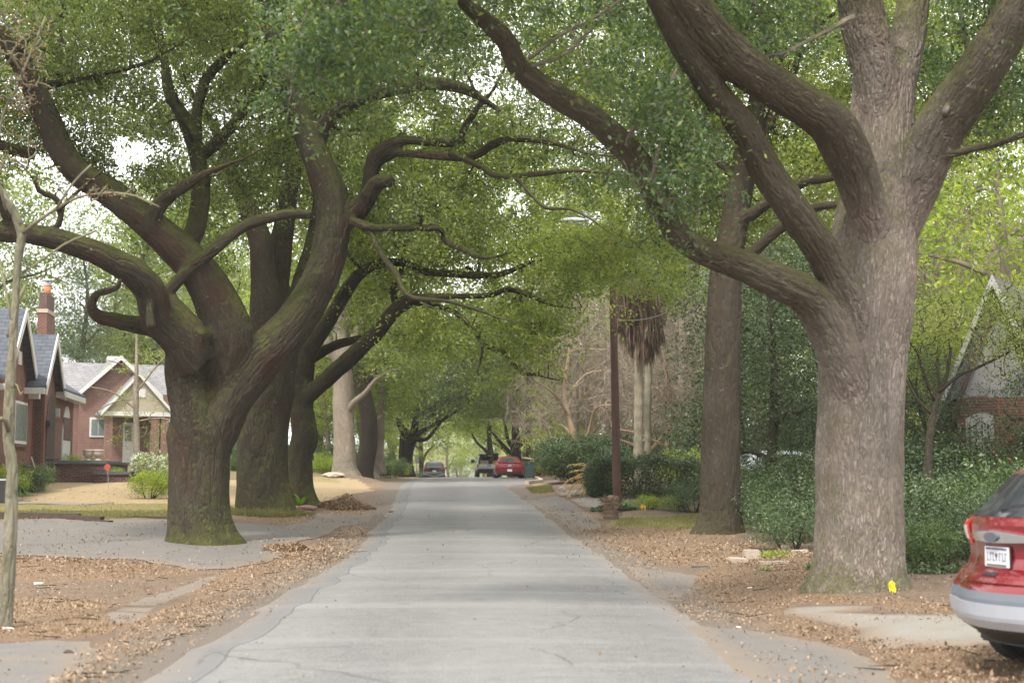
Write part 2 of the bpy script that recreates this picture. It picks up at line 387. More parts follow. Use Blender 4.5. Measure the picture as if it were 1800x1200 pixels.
def mat_ground():
    m, nt, p, _ = new_mat('ground_dirt'); g = pos(nt, False)
    a = nt.nodes.new('ShaderNodeAttribute'); a.attribute_name = 'mask'; sp = nt.nodes.new('ShaderNodeSeparateColor'); nt.links.new(a.outputs['Color'], sp.inputs[0])
    fine = noise(nt, g, 26, 5, .75); mid = noise(nt, g, 3.2, 6, .7)
    c = ramp(nt, mid, [(.2, (.125, .09, .068)), (.5, (.19, .145, .11)), (.8, (.25, .20, .155))])
    c = mixc(nt, rng_(nt, fine, .35, .7, 0, .6), c, (.13, .085, .055))
    lit = ramp(nt, noise(nt, g, 38, 4, .8), [(.3, (.12, .08, .053)), (.5, (.22, .152, .10)), (.72, (.30, .22, .15))])
    wob = lambda ch, s=3.0: rng_(nt, math_(nt, 'ADD', ch, math_(nt, 'MULTIPLY', math_(nt, 'SUBTRACT', noise(nt, g, s, 6, .7), .5), .9)), .35, .65)
    c = mixc(nt, wob(sp.outputs[0]), c, lit)
    strk = noise(nt, scaled(nt, g, (1, 4, 1)), 3.5, 5, .7)
    lawn = ramp(nt, strk, [(.25, (.24, .175, .10)), (.5, (.34, .255, .15)), (.75, (.42, .335, .21))])
    c = mixc(nt, wob(sp.outputs[1]), c, lawn)
    gr = ramp(nt, noise(nt, g, 9, 6, .75), [(.25, (.10, .10, .035)), (.5, (.20, .175, .07)), (.75, (.31, .25, .12))])
    c = mixc(nt, wob(sp.outputs[2]), c, gr)
    df = rng_(nt, math_(nt, 'ADD', a.outputs['Alpha'], math_(nt, 'MULTIPLY', math_(nt, 'SUBTRACT', noise(nt, g, 2.6, 6, .7), .5), 1.1)), .25, .75, 0, .85)
    c = mixc(nt, df, c, mixc(nt, noise(nt, g, 30, 4, .7), (.13, .112, .095), (.23, .20, .17)))
    nt.links.new(c, p.inputs['Base Color']); p.inputs['Roughness'].default_value = 1; p.inputs['Specular IOR Level'].default_value = .1
    bump(nt, p, math_(nt, 'ADD', fine, mid), .03)
    return m
def mat_slab(name, lo, hi, dust=.4, dustcol=(.27, .20, .14)):
    m, nt, p, _ = new_mat(name); g = pos(nt, False)
    c = mixc(nt, noise(nt, g, 2.3, 6, .7), lo, hi)
    c = mixc(nt, rng_(nt, noise(nt, g, 40, 3), .5, .8, 0, .5), c, tuple(x * 1.45 for x in hi))
    c = mixc(nt, rng_(nt, noise(nt, g, 1.2, 6, .75), .45, .68, 0, dust), c, dustcol)
    a = nt.nodes.new('ShaderNodeAttribute'); a.attribute_name = 'edge'
    ef = rng_(nt, math_(nt, 'ADD', a.outputs['Fac'], math_(nt, 'MULTIPLY', math_(nt, 'SUBTRACT', noise(nt, g, 3, 6, .7), .5), .8)), .0, .40, .95, 0)
    c = mixc(nt, ef, c, dustcol)
    nt.links.new(c, p.inputs['Base Color']); p.inputs['Roughness'].default_value = .9; p.inputs['Specular IOR Level'].default_value = .25
    bump(nt, p, noise(nt, g, 30, 5), .006)
    return m
M = {}
M['road'] = mat_road(); M['ground'] = mat_ground()
M['asphalt'] = mat_slab('old_asphalt', (.10, .095, .09), (.175, .165, .152), .65, (.19, .15, .115))
M['concrete'] = mat_slab('concrete', (.18, .172, .15), (.25, .235, .205), .4, (.20, .155, .115))
M['bark_oak'] = bark('live_oak_bark', (.066, .057, .041), (.014, .012, .008), .85, furrow=9, bmp=.035, patch=(.058, .034, .024))
M['bark_right'] = bark('grey_oak_bark', (.27, .238, .205), (.055, .046, .038), .8, furrow=11, lichen=.6, bmp=.03, mosscol=(.07, .07, .025), limbcol=(.115, .097, .066))
M['bark_dark'] = bark('dark_bark', (.066, .055, .042), (.020, .016, .012), .35, furrow=8, bmp=.025, lichen=.2)
M['bark_grey'] = bark('pale_bark', (.27, .235, .19), (.13, .11, .09), .25, furrow=7, bmp=.02, lichen=.3)
M['bark_pale'] = bark('crape_bark', (.42, .32, .22), (.26, .19, .13), .05, furrow=2, lichen=.1, bmp=.01)
M['bark_sapling'] = bark('sapling_bark', (.20, .19, .14), (.09, .08, .06), .5, furrow=8, lichen=.5, bmp=.01, mosscol=(.12, .14, .04))
M['bark_twig'] = bark('twig_bark', (.30, .26, .20), (.16, .13, .10), .0, furrow=3, lichen=.2, bmp=.0)
M['leaf_oak'] = leafmat('live_oak_leaves', [(.035, .055, .020), (.08, .115, .034), (.145, .19, .055), (.26, .30, .09)], trans=.45, rough=.3)
M['leaf_teal'] = leafmat('blue_green_leaves', [(.028, .056, .030), (.055, .095, .045), (.09, .14, .06), (.14, .185, .075)], trans=.4)
M['leaf_mid'] = leafmat('mid_green_leaves', [(.07, .10, .03), (.14, .18, .045), (.22, .26, .065), (.31, .33, .10)], trans=.45, clump=.5)
M['leaf_lime'] = leafmat('yellow_green_leaves', [(.09, .14, .02), (.19, .26, .035), (.30, .36, .06), (.42, .42, .08)], trans=.45, clump=.5)
M['leaf_dark'] = leafmat('glossy_dark_leaves', [(.018, .033, .013), (.038, .064, .023), (.07, .105, .036), (.12, .165, .06)], trans=.22, rough=.42, clump=1.6)
M['leaf_pine'] = leafmat('needles', [(.030, .058, .028), (.06, .10, .045), (.10, .15, .065), (.15, .20, .08)], trans=.2, clump=.8)
M['leaf_fresh'] = leafmat('fresh_green_leaves', [(.06, .14, .02), (.12, .24, .035), (.20, .36, .06)], trans=.4, clump=2)
M['leaf_shrub'] = leafmat('shrub_leaves', [(.030, .055, .020), (.06, .10, .033), (.10, .15, .05), (.16, .21, .07)], trans=.3, clump=1.2)
M['leaf_far'] = leafmat('haze_pale_leaves', [(.20, .25, .10), (.32, .36, .16), (.44, .47, .25)], trans=.45, clump=.3)  # pale yellow-green with distance haze painted into the leaf colour
M['leaf_litter'] = leafmat('dry_leaves', [(.14, .088, .055), (.24, .16, .10), (.29, .20, .13), (.35, .26, .18), (.21, .14, .092)], trans=.05, rough=.8, clump=2, spec=.2)
M['leaf_red'] = leafmat('dead_red_leaves', [(.25, .10, .06), (.36, .17, .10), (.46, .26, .17)], trans=.3, rough=.7)
M['frond_brown'] = leafmat('dead_fronds', [(.06, .036, .024), (.12, .072, .046), (.20, .135, .085)], trans=.05, rough=.8, clump=2)
M['frond_tan'] = leafmat('dry_fronds', [(.30, .20, .08), (.48, .33, .13), (.60, .45, .22)], trans=.2, rough=.7, clump=2)
M['flower_white'] = leafmat('white_petals', [(.6, .6, .55), (.8, .8, .76)], trans=.2)
M['flower_red'] = leafmat('red_petals', [(.35, .02, .02), (.55, .06, .04)], trans=.2)
M['flower_yellow'] = leafmat('yellow_petals', [(.7, .45, .02), (.8, .6, .05)], trans=.2)
M['grass'] = leafmat('grass_blades', [(.09, .10, .03), (.17, .165, .055), (.28, .235, .11)], trans=.3, rough=.6)
M['white'] = plain('white_paint', (.60, .59, .57), .55)
M['glass'] = plain('window_glass', (.03, .034, .038), .12, coat=0, var=.3, scale=1.5, spec=.4)
M['glass_pale'] = plain('curtained_glass', (.17, .20, .20), .25, var=.3, scale=3, spec=.3)
M['rubber'] = plain('tyre_rubber', (.022, .022, .023), .8)
M['chrome'] = plain('chrome', (.75, .77, .78), .14, metal=1, var=.05)
M['steel'] = plain('galvanised_steel', (.42, .43, .44), .5, metal=.6)
M['blackplastic'] = plain('black_plastic', (.02, .02, .022), .5)
M['silver'] = plain('grey_bumper_paint', (.40, .42, .47), .4, metal=.25, coat=.3)
M['darksilver'] = plain('dark_grey_plastic', (.13, .145, .17), .5)  # darker grey for the bumper insert and wheel rims
M['red'] = plain('red_car_paint', (.20, .010, .015), .28, metal=.35, coat=1, var=.06)
M['maroon'] = plain('maroon_car_paint', (.20, .010, .016), .3, metal=.3, coat=1, var=.06)
M['blackcar'] = plain('charcoal_car_paint', (.020, .024, .028), .4, metal=.0, coat=.25, var=.06)
M['whitecar'] = plain('white_car_paint', (.62, .64, .66), .35, coat=.8, var=.04)
M['lamp_red'] = plain('tail_lamp_red', (.42, .02, .015), .2, coat=1)
M['lamp_clear'] = plain('clear_lamp', (.7, .68, .66), .15, coat=1)
M['cream'] = plain('cream_board', (.38, .33, .26), .8)
M['brick'] = mat_brick('red_brick', (.20, .075, .046), (.135, .05, .034), (.25, .20, .165), rz=R(8.5))
M['brick2'] = mat_brick('brown_brick', (.13, .062, .048), (.085, .042, .034), (.20, .17, .145), rz=R(8.5))
M['brick3'] = mat_brick('far_red_brick', (.23, .115, .09), (.18, .085, .068), (.27, .22, .19), rz=R(10))  # paler, greyer tone puts distance haze into the brick colour
M['shingle'] = mat_shingle('slate_blue_shingles', (.055, .062, .078), (.085, .093, .112), rz=R(8.5))
M['shingle_grey'] = mat_shingle('grey_shingles', (.15, .145, .15), (.21, .20, .205))
M['shingle_dark'] = mat_shingle('dark_shingles', (.06, .052, .052), (.09, .08, .078))
M['pole'] = plain('pole_wood', (.095, .05, .038), .9, var=.5, scale=3, bmp=.01)
M['timber'] = plain('weathered_timber', (.065, .042, .032), .95, var=.5, scale=5, bmp=.02)
M['capstone'] = plain('blue_grey_cap', (.075, .085, .10), .7)
M['urn'] = plain('cast_stone', (.46, .39, .33), .9, var=.35, scale=9, bmp=.01)
M['terracotta'] = plain('terracotta', (.46, .17, .07), .8, var=.2)
M['stone'] = plain('pale_stone', (.42, .35, .28), .9, var=.3, scale=8, bmp=.012)
M['bin'] = plain('green_bin_plastic', (.045, .085, .085), .5)
M['yellow'] = plain('yellow_plastic', (.75, .52, .02), .5)
M['yellow2'] = plain('yellow_flag', (.85, .70, .01), .6)
M['pinkstone'] = plain('pinkish_stone', (.33, .20, .16), .9, var=.3, scale=8, bmp=.01)
M['signred'] = plain('red_sign', (.42, .08, .07), .5)
M['blue'] = plain('blue_plastic', (.02, .03, .18), .5)
M['darkmetal'] = plain('black_iron', (.02, .02, .022), .55)
M['stucco'] = plain('whitewashed_stucco', (.25, .24, .245), .9, var=.4, scale=2.5)
M['trim_aged'] = plain('weathered_white_trim', (.33, .32, .30), .7, var=.45)
M['trim_brown'] = plain('brown_trim', (.09, .055, .045), .8)
M['palm'] = bark('palm_trunk', (.24, .22, .165), (.12, .11, .08), .2, furrow=1.0, lichen=.3, bmp=.01, mosscol=(.14, .16, .06))
M['stumpm'] = plain('rotting_stump', (.22, .15, .10), .95, var=.5, scale=7, bmp=.04)
M['paper'] = plain('white_litter', (.75, .74, .72), .7)
M['wood_raw'] = plain('torn_wood', (.42, .24, .13), .9, var=.35, scale=6, bmp=.02)
M['wire'] = plain('cable', (.25, .25, .24), .6)
M['core'] = plain('inner_twigs', (.06, .06, .035), 1, var=.4)
# ------------------------------------------------------------------ ground, road, drives
def in_poly(px, py, poly):
    px = np.asarray(px); py = np.asarray(py); r = np.zeros(px.shape, bool); n = len(poly)
    for i in range(n):
        x1, y1 = poly[i]; x2, y2 = poly[(i + 1) % n]
        if y1 == y2: continue
        c = ((y1 > py) != (y2 > py)) & (px < (x2 - x1) * (py - y1) / (y2 - y1) + x1)
        r ^= c
    return r
LITTER = [
 ([(60, 1230), (150, 1150), (240, 1095), (320, 1060), (390, 1005), (480, 985), (560, 955), (620, 925), (650, 930), (610, 985), (540, 1015), (470, 1050), (330, 1120), (230, 1175), (150, 1230)], 1.0),
 ([(-60, 978), (130, 984), (250, 988), (330, 1003), (390, 1006), (300, 1012), (140, 1022), (-60, 1022)], 1.0),
 ([(-60, 1022), (300, 1012), (380, 1008), (200, 1080), (180, 1055), (-60, 1055)], .22),
 ([(-60, 1058), (60, 1050), (190, 1058), (185, 1085), (240, 1085), (190, 1120), (60, 1124), (-60, 1118)], 1.0),
 ([(1170, 1085), (1200, 1050), (1240, 1000), (1300, 955), (1430, 965), (1440, 1045), (1700, 1060), (1700, 1080), (1540, 1066), (1400, 1064), (1370, 1090), (1240, 1100)], .8),
 ([(1390, 1085), (1510, 1108), (1510, 1123), (1620, 1137), (1560, 1165), (1500, 1138), (1300, 1104)], .9),
 ([(1530, 1160), (1620, 1140), (1700, 1140), (1860, 1130), (1860, 1230), (1600, 1230)], 1.0),
 ([(1060, 925), (1230, 930), (1300, 938), (1250, 1000), (1150, 990), (1060, 960), (1010, 935)], .55),
 ([(400, 895), (545, 900), (560, 912), (520, 920), (420, 915)], .8),
 ([(560, 895), (600, 865), (650, 890), (640, 905), (600, 912)], .9),
 ([(440, 955), (500, 950), (560, 965), (500, 985)], .8),
 ([(960, 885), (1040, 905), (1060, 925), (1000, 935), (960, 900)], .5),
 ([(900, 862), (950, 856), (1000, 865), (940, 872)], .6),
 ([(0, 912), (200, 914), (200, 924), (0, 924)], .5),
 ([(640, 850), (700, 843), (690, 850), (640, 862)], .6),
]
LAWN = [[(-400, 893), (-400, 846), (130, 848), (300, 846), (430, 843), (545, 838), (585, 836), (640, 846), (655, 862), (600, 872), (545, 890), (430, 893), (300, 895)],
        [(930, 849), (965, 848), (975, 862), (948, 862)]]
GREEN = [[(-400, 912), (-400, 886), (300, 884), (430, 886), (430, 905), (300, 912)], [(925, 856), (965, 852), (975, 866), (930, 868)],
         [(1090, 905), (1230, 905), (1320, 925), (1300, 938), (1060, 925)], [(1060, 880), (1090, 880), (1080, 890), (1040, 888)],
         [(400, 888), (520, 892), (525, 905), (430, 908)]]
# density falls off to a faint scatter elsewhere
gx = np.unique(np.concatenate([np.arange(-12, 9, .22), np.arange(-30, -12, .8), np.arange(9, 30, .8), np.arange(-90, -30, 5), np.arange(30, 91, 5), [-400, -280, -200, -140, 140, 200, 280, 400]]))
gy = np.unique(np.concatenate([[-60, -30, -10, 0, 4], np.arange(7, 52, .22), np.arange(52, 112, .6), np.arange(112, 200, 3), np.arange(200, 440, 8), [500, 600]]))
GX, GY = np.meshgrid(gx, gy); GZ = gz(GX, GY)
on_road = (GX > rl(GY) + .25) & (GX < rr(GY) - .25)
GZ = np.where(on_road, GZ - .03, GZ)
V = np.stack([GX, GY, GZ], -1); ppx, ppy = proj(V); front = GY > 8
mask = np.zeros((*GX.shape, 4)); mask[..., 3] = 1
for poly, d in LITTER: mask[..., 0] = np.where(front & in_poly(ppx, ppy, poly), np.maximum(mask[..., 0], .25 + .65 * d), mask[..., 0])
for poly in LAWN: mask[..., 1] = np.where(front & in_poly(ppx, ppy, poly), 1, mask[..., 1])
for poly in GREEN: mask[..., 2] = np.where(front & in_poly(ppx, ppy, poly), .75, mask[..., 2])
mask[..., 2] = np.where((GY > 60) & ((GX < rl(GY) - 2.5) | (GX > rr(GY) + 2)), .5, mask[..., 2])
mask[..., 0] = np.where((mask[..., 1] + mask[..., 2] < .2), np.maximum(mask[..., 0], .3), mask[..., 0])
eg = np.maximum(np.minimum(np.abs(GX - rl(GY)), np.abs(GX - rr(GY))), 0); mask[..., 3] = np.exp(-eg / .75)
nx, ny = len(gx), len(gy); I = np.arange(nx * ny).reshape(ny, nx)
F4 = np.stack([I[:-1, :-1], I[:-1, 1:], I[1:, 1:], I[1:, :-1]], -1).reshape(-1, 4)
ground = link('ground', fast_mesh('ground', V, F4, attrs={'mask': mask.reshape(-1, 4)}), M['ground'], smooth=True)
tag(ground, kind='structure')

ry = np.unique(np.concatenate([np.arange(-20, 60, .3), np.arange(60, 112, .6), np.arange(112, 200, 3), np.arange(200, 440, 8)]))
rs = random.Random(3)
ed = np.interp(ry, np.arange(-25, 450, .7), [rs.uniform(-.09, .09) for _ in np.arange(-25, 450, .7)])
ed2 = np.interp(ry, np.arange(-25, 450, .7), [rs.uniform(-.12, .12) for _ in np.arange(-25, 450, .7)])
T = np.linspace(0, 1, 13)
X0, X1 = rl(ry) + ed, rr(ry) + ed2
RX = X0[:, None] * (1 - T) + X1[:, None] * T; RY = np.repeat(ry[:, None], 13, 1)
RZ = zroad(RY) + .012 + .03 * (1 - (2 * T - 1) ** 2)
RZ[:, 0] -= .03; RZ[:, -1] -= .03
I = np.arange(RX.size).reshape(RX.shape)
uvr = np.stack([RX - X0[:, None], X1[:, None] - RX, RY * 0], -1).reshape(-1, 3)
road = link('road', fast_mesh('road', np.stack([RX, RY, RZ], -1), np.stack([I[:-1, :-1], I[:-1, 1:], I[1:, 1:], I[1:, :-1]], -1), attrs={'uvr': uvr}), M['road'], smooth=True)
tag(road, kind='structure')

def sheet(name, pxpoly, mat, off=.012, cell=.25, jit=.05, world=False, thick=0):
    pts = [ghit(*p) for p in pxpoly] if not world else [Vector((*p, 0)) for p in pxpoly]
    rg = random.Random(len(name) * 7 + len(pxpoly)); B = []
    for i, p in enumerate(pts):
        q = pts[(i + 1) % len(pts)]; L = (q - p).length; k = max(1, int(L / .18))
        n = Vector((-(q - p).y, (q - p).x, 0)).normalized()
        for j in range(k):
            B.append(p.lerp(q, j / k) + n * rg.uniform(-jit, jit))
    xs = [p.x for p in B]; ys = [p.y for p in B]
    bx = [(p.x, p.y) for p in B]
    GX_, GY_ = np.meshgrid(np.arange(min(xs), max(xs), cell), np.arange(min(ys), max(ys), cell))
    ins = in_poly(GX_, GY_, bx); P = list(zip(GX_[ins], GY_[ins]))
    bb = np.array(bx); keep = []
    dist = []
    for q in P:
        d = np.hypot(bb[:, 0] - q[0], bb[:, 1] - q[1]).min()
        if d > cell * .45: keep.append(q); dist.append(d)
    co = [Vector(c) for c in bx] + [Vector((float(a), float(b))) for a, b in keep]
    n = len(bx)
    vs, es, fs, ov, _, _ = delaunay_2d_cdt(co, [(i, (i + 1) % n) for i in range(n)], [], 1, 1e-5)
    e = []
    for v in vs: 
        d = np.hypot(bb[:, 0] - v.x, bb[:, 1] - v.y).min(); e.append(d)
    V = [(v.x, v.y, float(gz(v.x, v.y)) + off - (.02 if d < .02 and thick == 0 else 0)) for v, d in zip(vs, e)]
    tri = []
    for f in fs:
        c = sum((vs[i] for i in f), Vector((0, 0))) / len(f)
        if in_poly(np.array([c.x]), np.array([c.y]), bx)[0]: tri.append(tuple(f))
    me = fast_mesh(name, np.array(V), None, np.array(tri), attrs={'edge': np.array(e)})
    if thick:
        bm = bmesh.new(); bm.from_mesh(me); g = bmesh.ops.extrude_face_region(bm, geom=list(bm.faces))
        bmesh.ops.translate(bm, verts=[x for x in g['geom'] if isinstance(x, bmesh.types.BMVert)], vec=(0, 0, -thick))
        bmesh.ops.recalc_face_normals(bm, faces=bm.faces); bm.to_mesh(me); bm.free()
    return tag(link(name, me, mat, smooth=not thick), kind='structure')
sheet('driveway', [(-250, 912), (180, 914), (300, 913), (420, 921), (500, 925), (560, 914), (600, 925), (560, 945), (505, 957), (498, 975), (470, 988), (400, 1000), (330, 1001), (250, 985), (130, 980), (0, 977), (-250, 975)], M['asphalt'], off=.03)
sheet('driveway_patch', [(180, 1085), (230, 1058), (310, 1030), (385, 1006), (400, 1008), (350, 1035), (290, 1062), (245, 1088), (205, 1104)], M['asphalt'], off=.016)
sheet('driveway_apron', [(-250, 1124), (80, 1126), (160, 1126), (180, 1145), (130, 1190), (90, 1230), (-250, 1230)], M['asphalt'], off=.018)
sheet('driveway', [(528, 912), (560, 902), (620, 905), (655, 903), (650, 915), (600, 925), (560, 922)], M['asphalt'], off=.02)
sheet('driveway_apron', [(1165, 1080), (1240, 1102), (1300, 1106), (1400, 1120), (1500, 1142), (1550, 1166), (1600, 1230), (1330, 1230), (1260, 1160)], M['asphalt'], off=.022)
sheet('driveway', [(1372, 1080), (1400, 1069), (1470, 1068), (1532, 1067), (1534, 1071), (1470, 1080), (1560, 1084), (1700, 1086), (1900, 1088), (1900, 1130), (1700, 1141), (1620, 1136), (1565, 1142), (1505, 1125), (1510, 1111), (1440, 1094)], M['concrete'], off=.035, thick=.09)
sheet('driveway_patch', [(1095, 990), (1150, 1000), (1230, 1010), (1235, 1035), (1190, 1060), (1140, 1045)], M['asphalt'], off=.014)
sheet('driveway', [(925, 880), (985, 869), (1020, 890), (1045, 908), (1060, 925), (1010, 936), (985, 915), (950, 893)], M['asphalt'], off=.016)
sheet('path', [(1000, 880), (1036, 873), (1075, 879), (1070, 893), (1060, 896), (1020, 891)], M['concrete'], off=.03, thick=.06)
sheet('path', [(975, 866), (1035, 862), (1040, 868), (985, 873)], M['concrete'], off=.03, thick=.06)
sheet('path', [(-100, 884), (60, 882), (200, 882), (200, 884.5), (60, 885), (-100, 888)], M['concrete'], off=.03, jit=.01)
# kerb beside the parked coupe
kb = MB()
ks = [at_ for at_ in np.arange(62, 96, 1.0)]
for a, b in zip(ks[:-1], ks[1:]):
    xa, xb = float(rr(a)) + .12, float(rr(b)) + .12
    P = [gp(xa, a, 0), gp(xa + .18, a, 0), gp(xb + .18, b, 0), gp(xb, b, 0)]
    zb = float(zroad(a))
    lo = [Vector((p.x, p.y, zb - .1)) for p in P]; hi = [Vector((p.x, p.y, float(zroad(p.y)) + .15)) for p in P]
    kb.add(lo + hi, [(0, 1, 2, 3), (7, 6, 5, 4), (0, 4, 5, 1), (1, 5, 6, 2), (2, 6, 7, 3), (3, 7, 4, 0)])
tag(kb.build('kerb', M['stone']), kind='structure')

# ------------------------------------------------------------------ leaves
def leaf_geo(C, size, rg, wr=.5, up=.6, droop=.25, dirs=None, fold=.12):
    """C (n,3) stalk points; returns verts (4n,3), quads (n,4)"""
    n = len(C)
    a = rg.normal(size=(n, 3)) if dirs is None else dirs + rg.normal(size=(n, 3)) * .45
    a[:, 2] -= droop; a /= np.linalg.norm(a, axis=1, keepdims=True) + 1e-9
    nn = rg.normal(size=(n, 3)); nn[:, 2] = np.abs(nn[:, 2]) + up
    b = np.cross(nn, a); b /= np.linalg.norm(b, axis=1, keepdims=True) + 1e-9
    m = np.cross(a, b)
    L = (size * rg.uniform(.65, 1.25, n))[:, None]; Wd = L * wr * .5
    V = np.stack([C, C + a * L * .5 + b * Wd + m * Wd * fold * 3, C + a * L, C + a * L * .45 - b * Wd + m * Wd * fold * 3], 1)
    return V.reshape(-1, 3), np.arange(4 * n).reshape(n, 4)
def leaves(name, C, size, mat, parent=None, seed=1, **kw):
    rg = np.random.default_rng(seed); V, Q = leaf_geo(np.asarray(C, float), size, rg, **kw)
    return link(name, fast_mesh(name, V, Q), mat, parent)

# dry leaves on the ground, real little leaves
rg = np.random.default_rng(11); n = 900000
y = 9.5 + 42 * rg.random(n) ** 1.5; x = rg.uniform(-.42, .42, n) * y
z = gz(x, y); qx, qy = proj(np.stack([x, y, z], -1))
clump = .5 + .5 * np.sin(x * 5.1 + 2 * np.sin(y * 3.3)) * np.sin(y * 4.3 + 1.7 * np.sin(x * 2.9))
pat = np.clip(np.sin(x * 1.3 + np.sin(y * .9) * 2) * np.sin(y * .8 + x * .4) + .35 * np.sin(x * 3.7 + y * 2.9), 0, 1)
pr = .012 + .09 * pat
roadm = (x > rl(y) + .12) & (x < rr(y) - .12)
edge = np.minimum(np.abs(x - rl(y)), np.abs(x - rr(y)))
pr[roadm] = (.0015 + .10 * np.exp(-edge / .22) * clump)[roadm]
pr = np.where(~roadm & (edge < .5), .12 * clump, pr)
for poly, d in LITTER:
    i = in_poly(qx, qy, poly); pr = np.where(i & ~roadm, np.maximum(pr, d * (.10 + .62 * clump * (.35 + .65 * np.clip(pat * 2, 0, 1)))), pr)
k = rg.random(n) < pr * np.clip(y / 26, .35, 1)
C = np.stack([x[k], y[k], z[k] + .012 + rg.random(k.sum()) * .035], -1)
size = np.where(C[:, 1] < 25, .038, .052) * rg.uniform(.6, 1.35, len(C))
V, Q = leaf_geo(C, 1.0, rg, wr=.55, up=4, droop=0, fold=.15)
V = (V.reshape(-1, 4, 3) - C[:, None]) * size[:, None, None] + C[:, None]
tag(link('fallen_leaves', fast_mesh('fallen_leaves', V.reshape(-1, 3), Q), M['leaf_litter']), kind='stuff', label='brown dry oak leaves strewn over the verges beside the road', cat='fallen leaves')
print('litter', k.sum())
# heaps of leaves
def heap(px, py, r, h, n, label, seed):
    c = ghit(px, py); rg = np.random.default_rng(seed)
    a = rg.uniform(0, 2 * np.pi, n); q = np.sqrt(rg.random(n)); X = c.x + np.cos(a) * q * r * (1 + .25 * np.sin(3 * a)); Y = c.y + np.sin(a) * q * r * .7
    Z = gz(X, Y) + h * (1 - q ** 1.5) * (1 + .3 * np.sin(X * 7)) * rg.uniform(.5, 1.05, n) + .01
    o = leaves('leaf_pile', np.stack([X, Y, Z], -1), .085, M['leaf_litter'], None, seed, up=1.2, wr=.55)
    recentre(o); tag(o, label, 'leaf pile', 'raked heaps of dry leaves')
heap(606, 893, .82, .34, 7500, 'large raked heap of dry leaves beyond the two mossy left trunks', 4)
heap(500, 968, .42, .16, 2600, 'small heap of dry leaves on the drive edge near the big forked oak', 5)

# thin grass: yard edge, under trees on the right
def grass(name, polys, n, h, mat, seed, lab):
    rg = np.random.default_rng(seed); out = []
    for poly, k in polys:
        P = [ghit(*p) for p in poly]; bx = [(p.x, p.y) for p in P]; xs, ys = zip(*bx)
        X = rg.uniform(min(xs), max(xs), k); Y = rg.uniform(min(ys), max(ys), k); i = in_poly(X, Y, bx)
        out.append(np.stack([X[i], Y[i], gz(X[i], Y[i])], -1))
    C = np.concatenate(out); d = np.tile([0, 0, 1.0], (len(C), 1))
    V, Q = leaf_geo(C, h, rg, wr=.13, up=0, droop=-.3, dirs=d)
    tag(link(name, fast_mesh(name, V, Q), mat), lab, 'grass', kind='stuff')
grass('grass', [([(-60, 912), (-60, 900), (300, 898), (430, 898), (430, 905), (300, 911)], 14000), ([(1090, 912), (1230, 905), (1320, 925), (1300, 938), (1080, 925)], 9000), ([(925, 858), (965, 853), (975, 865), (935, 868)], 5000),
                ([(405, 897), (430, 890), (525, 898), (530, 905), (430, 908)], 9000)], 0, .09, M['grass'], 8, 'thin yellow green grass along yard edges')
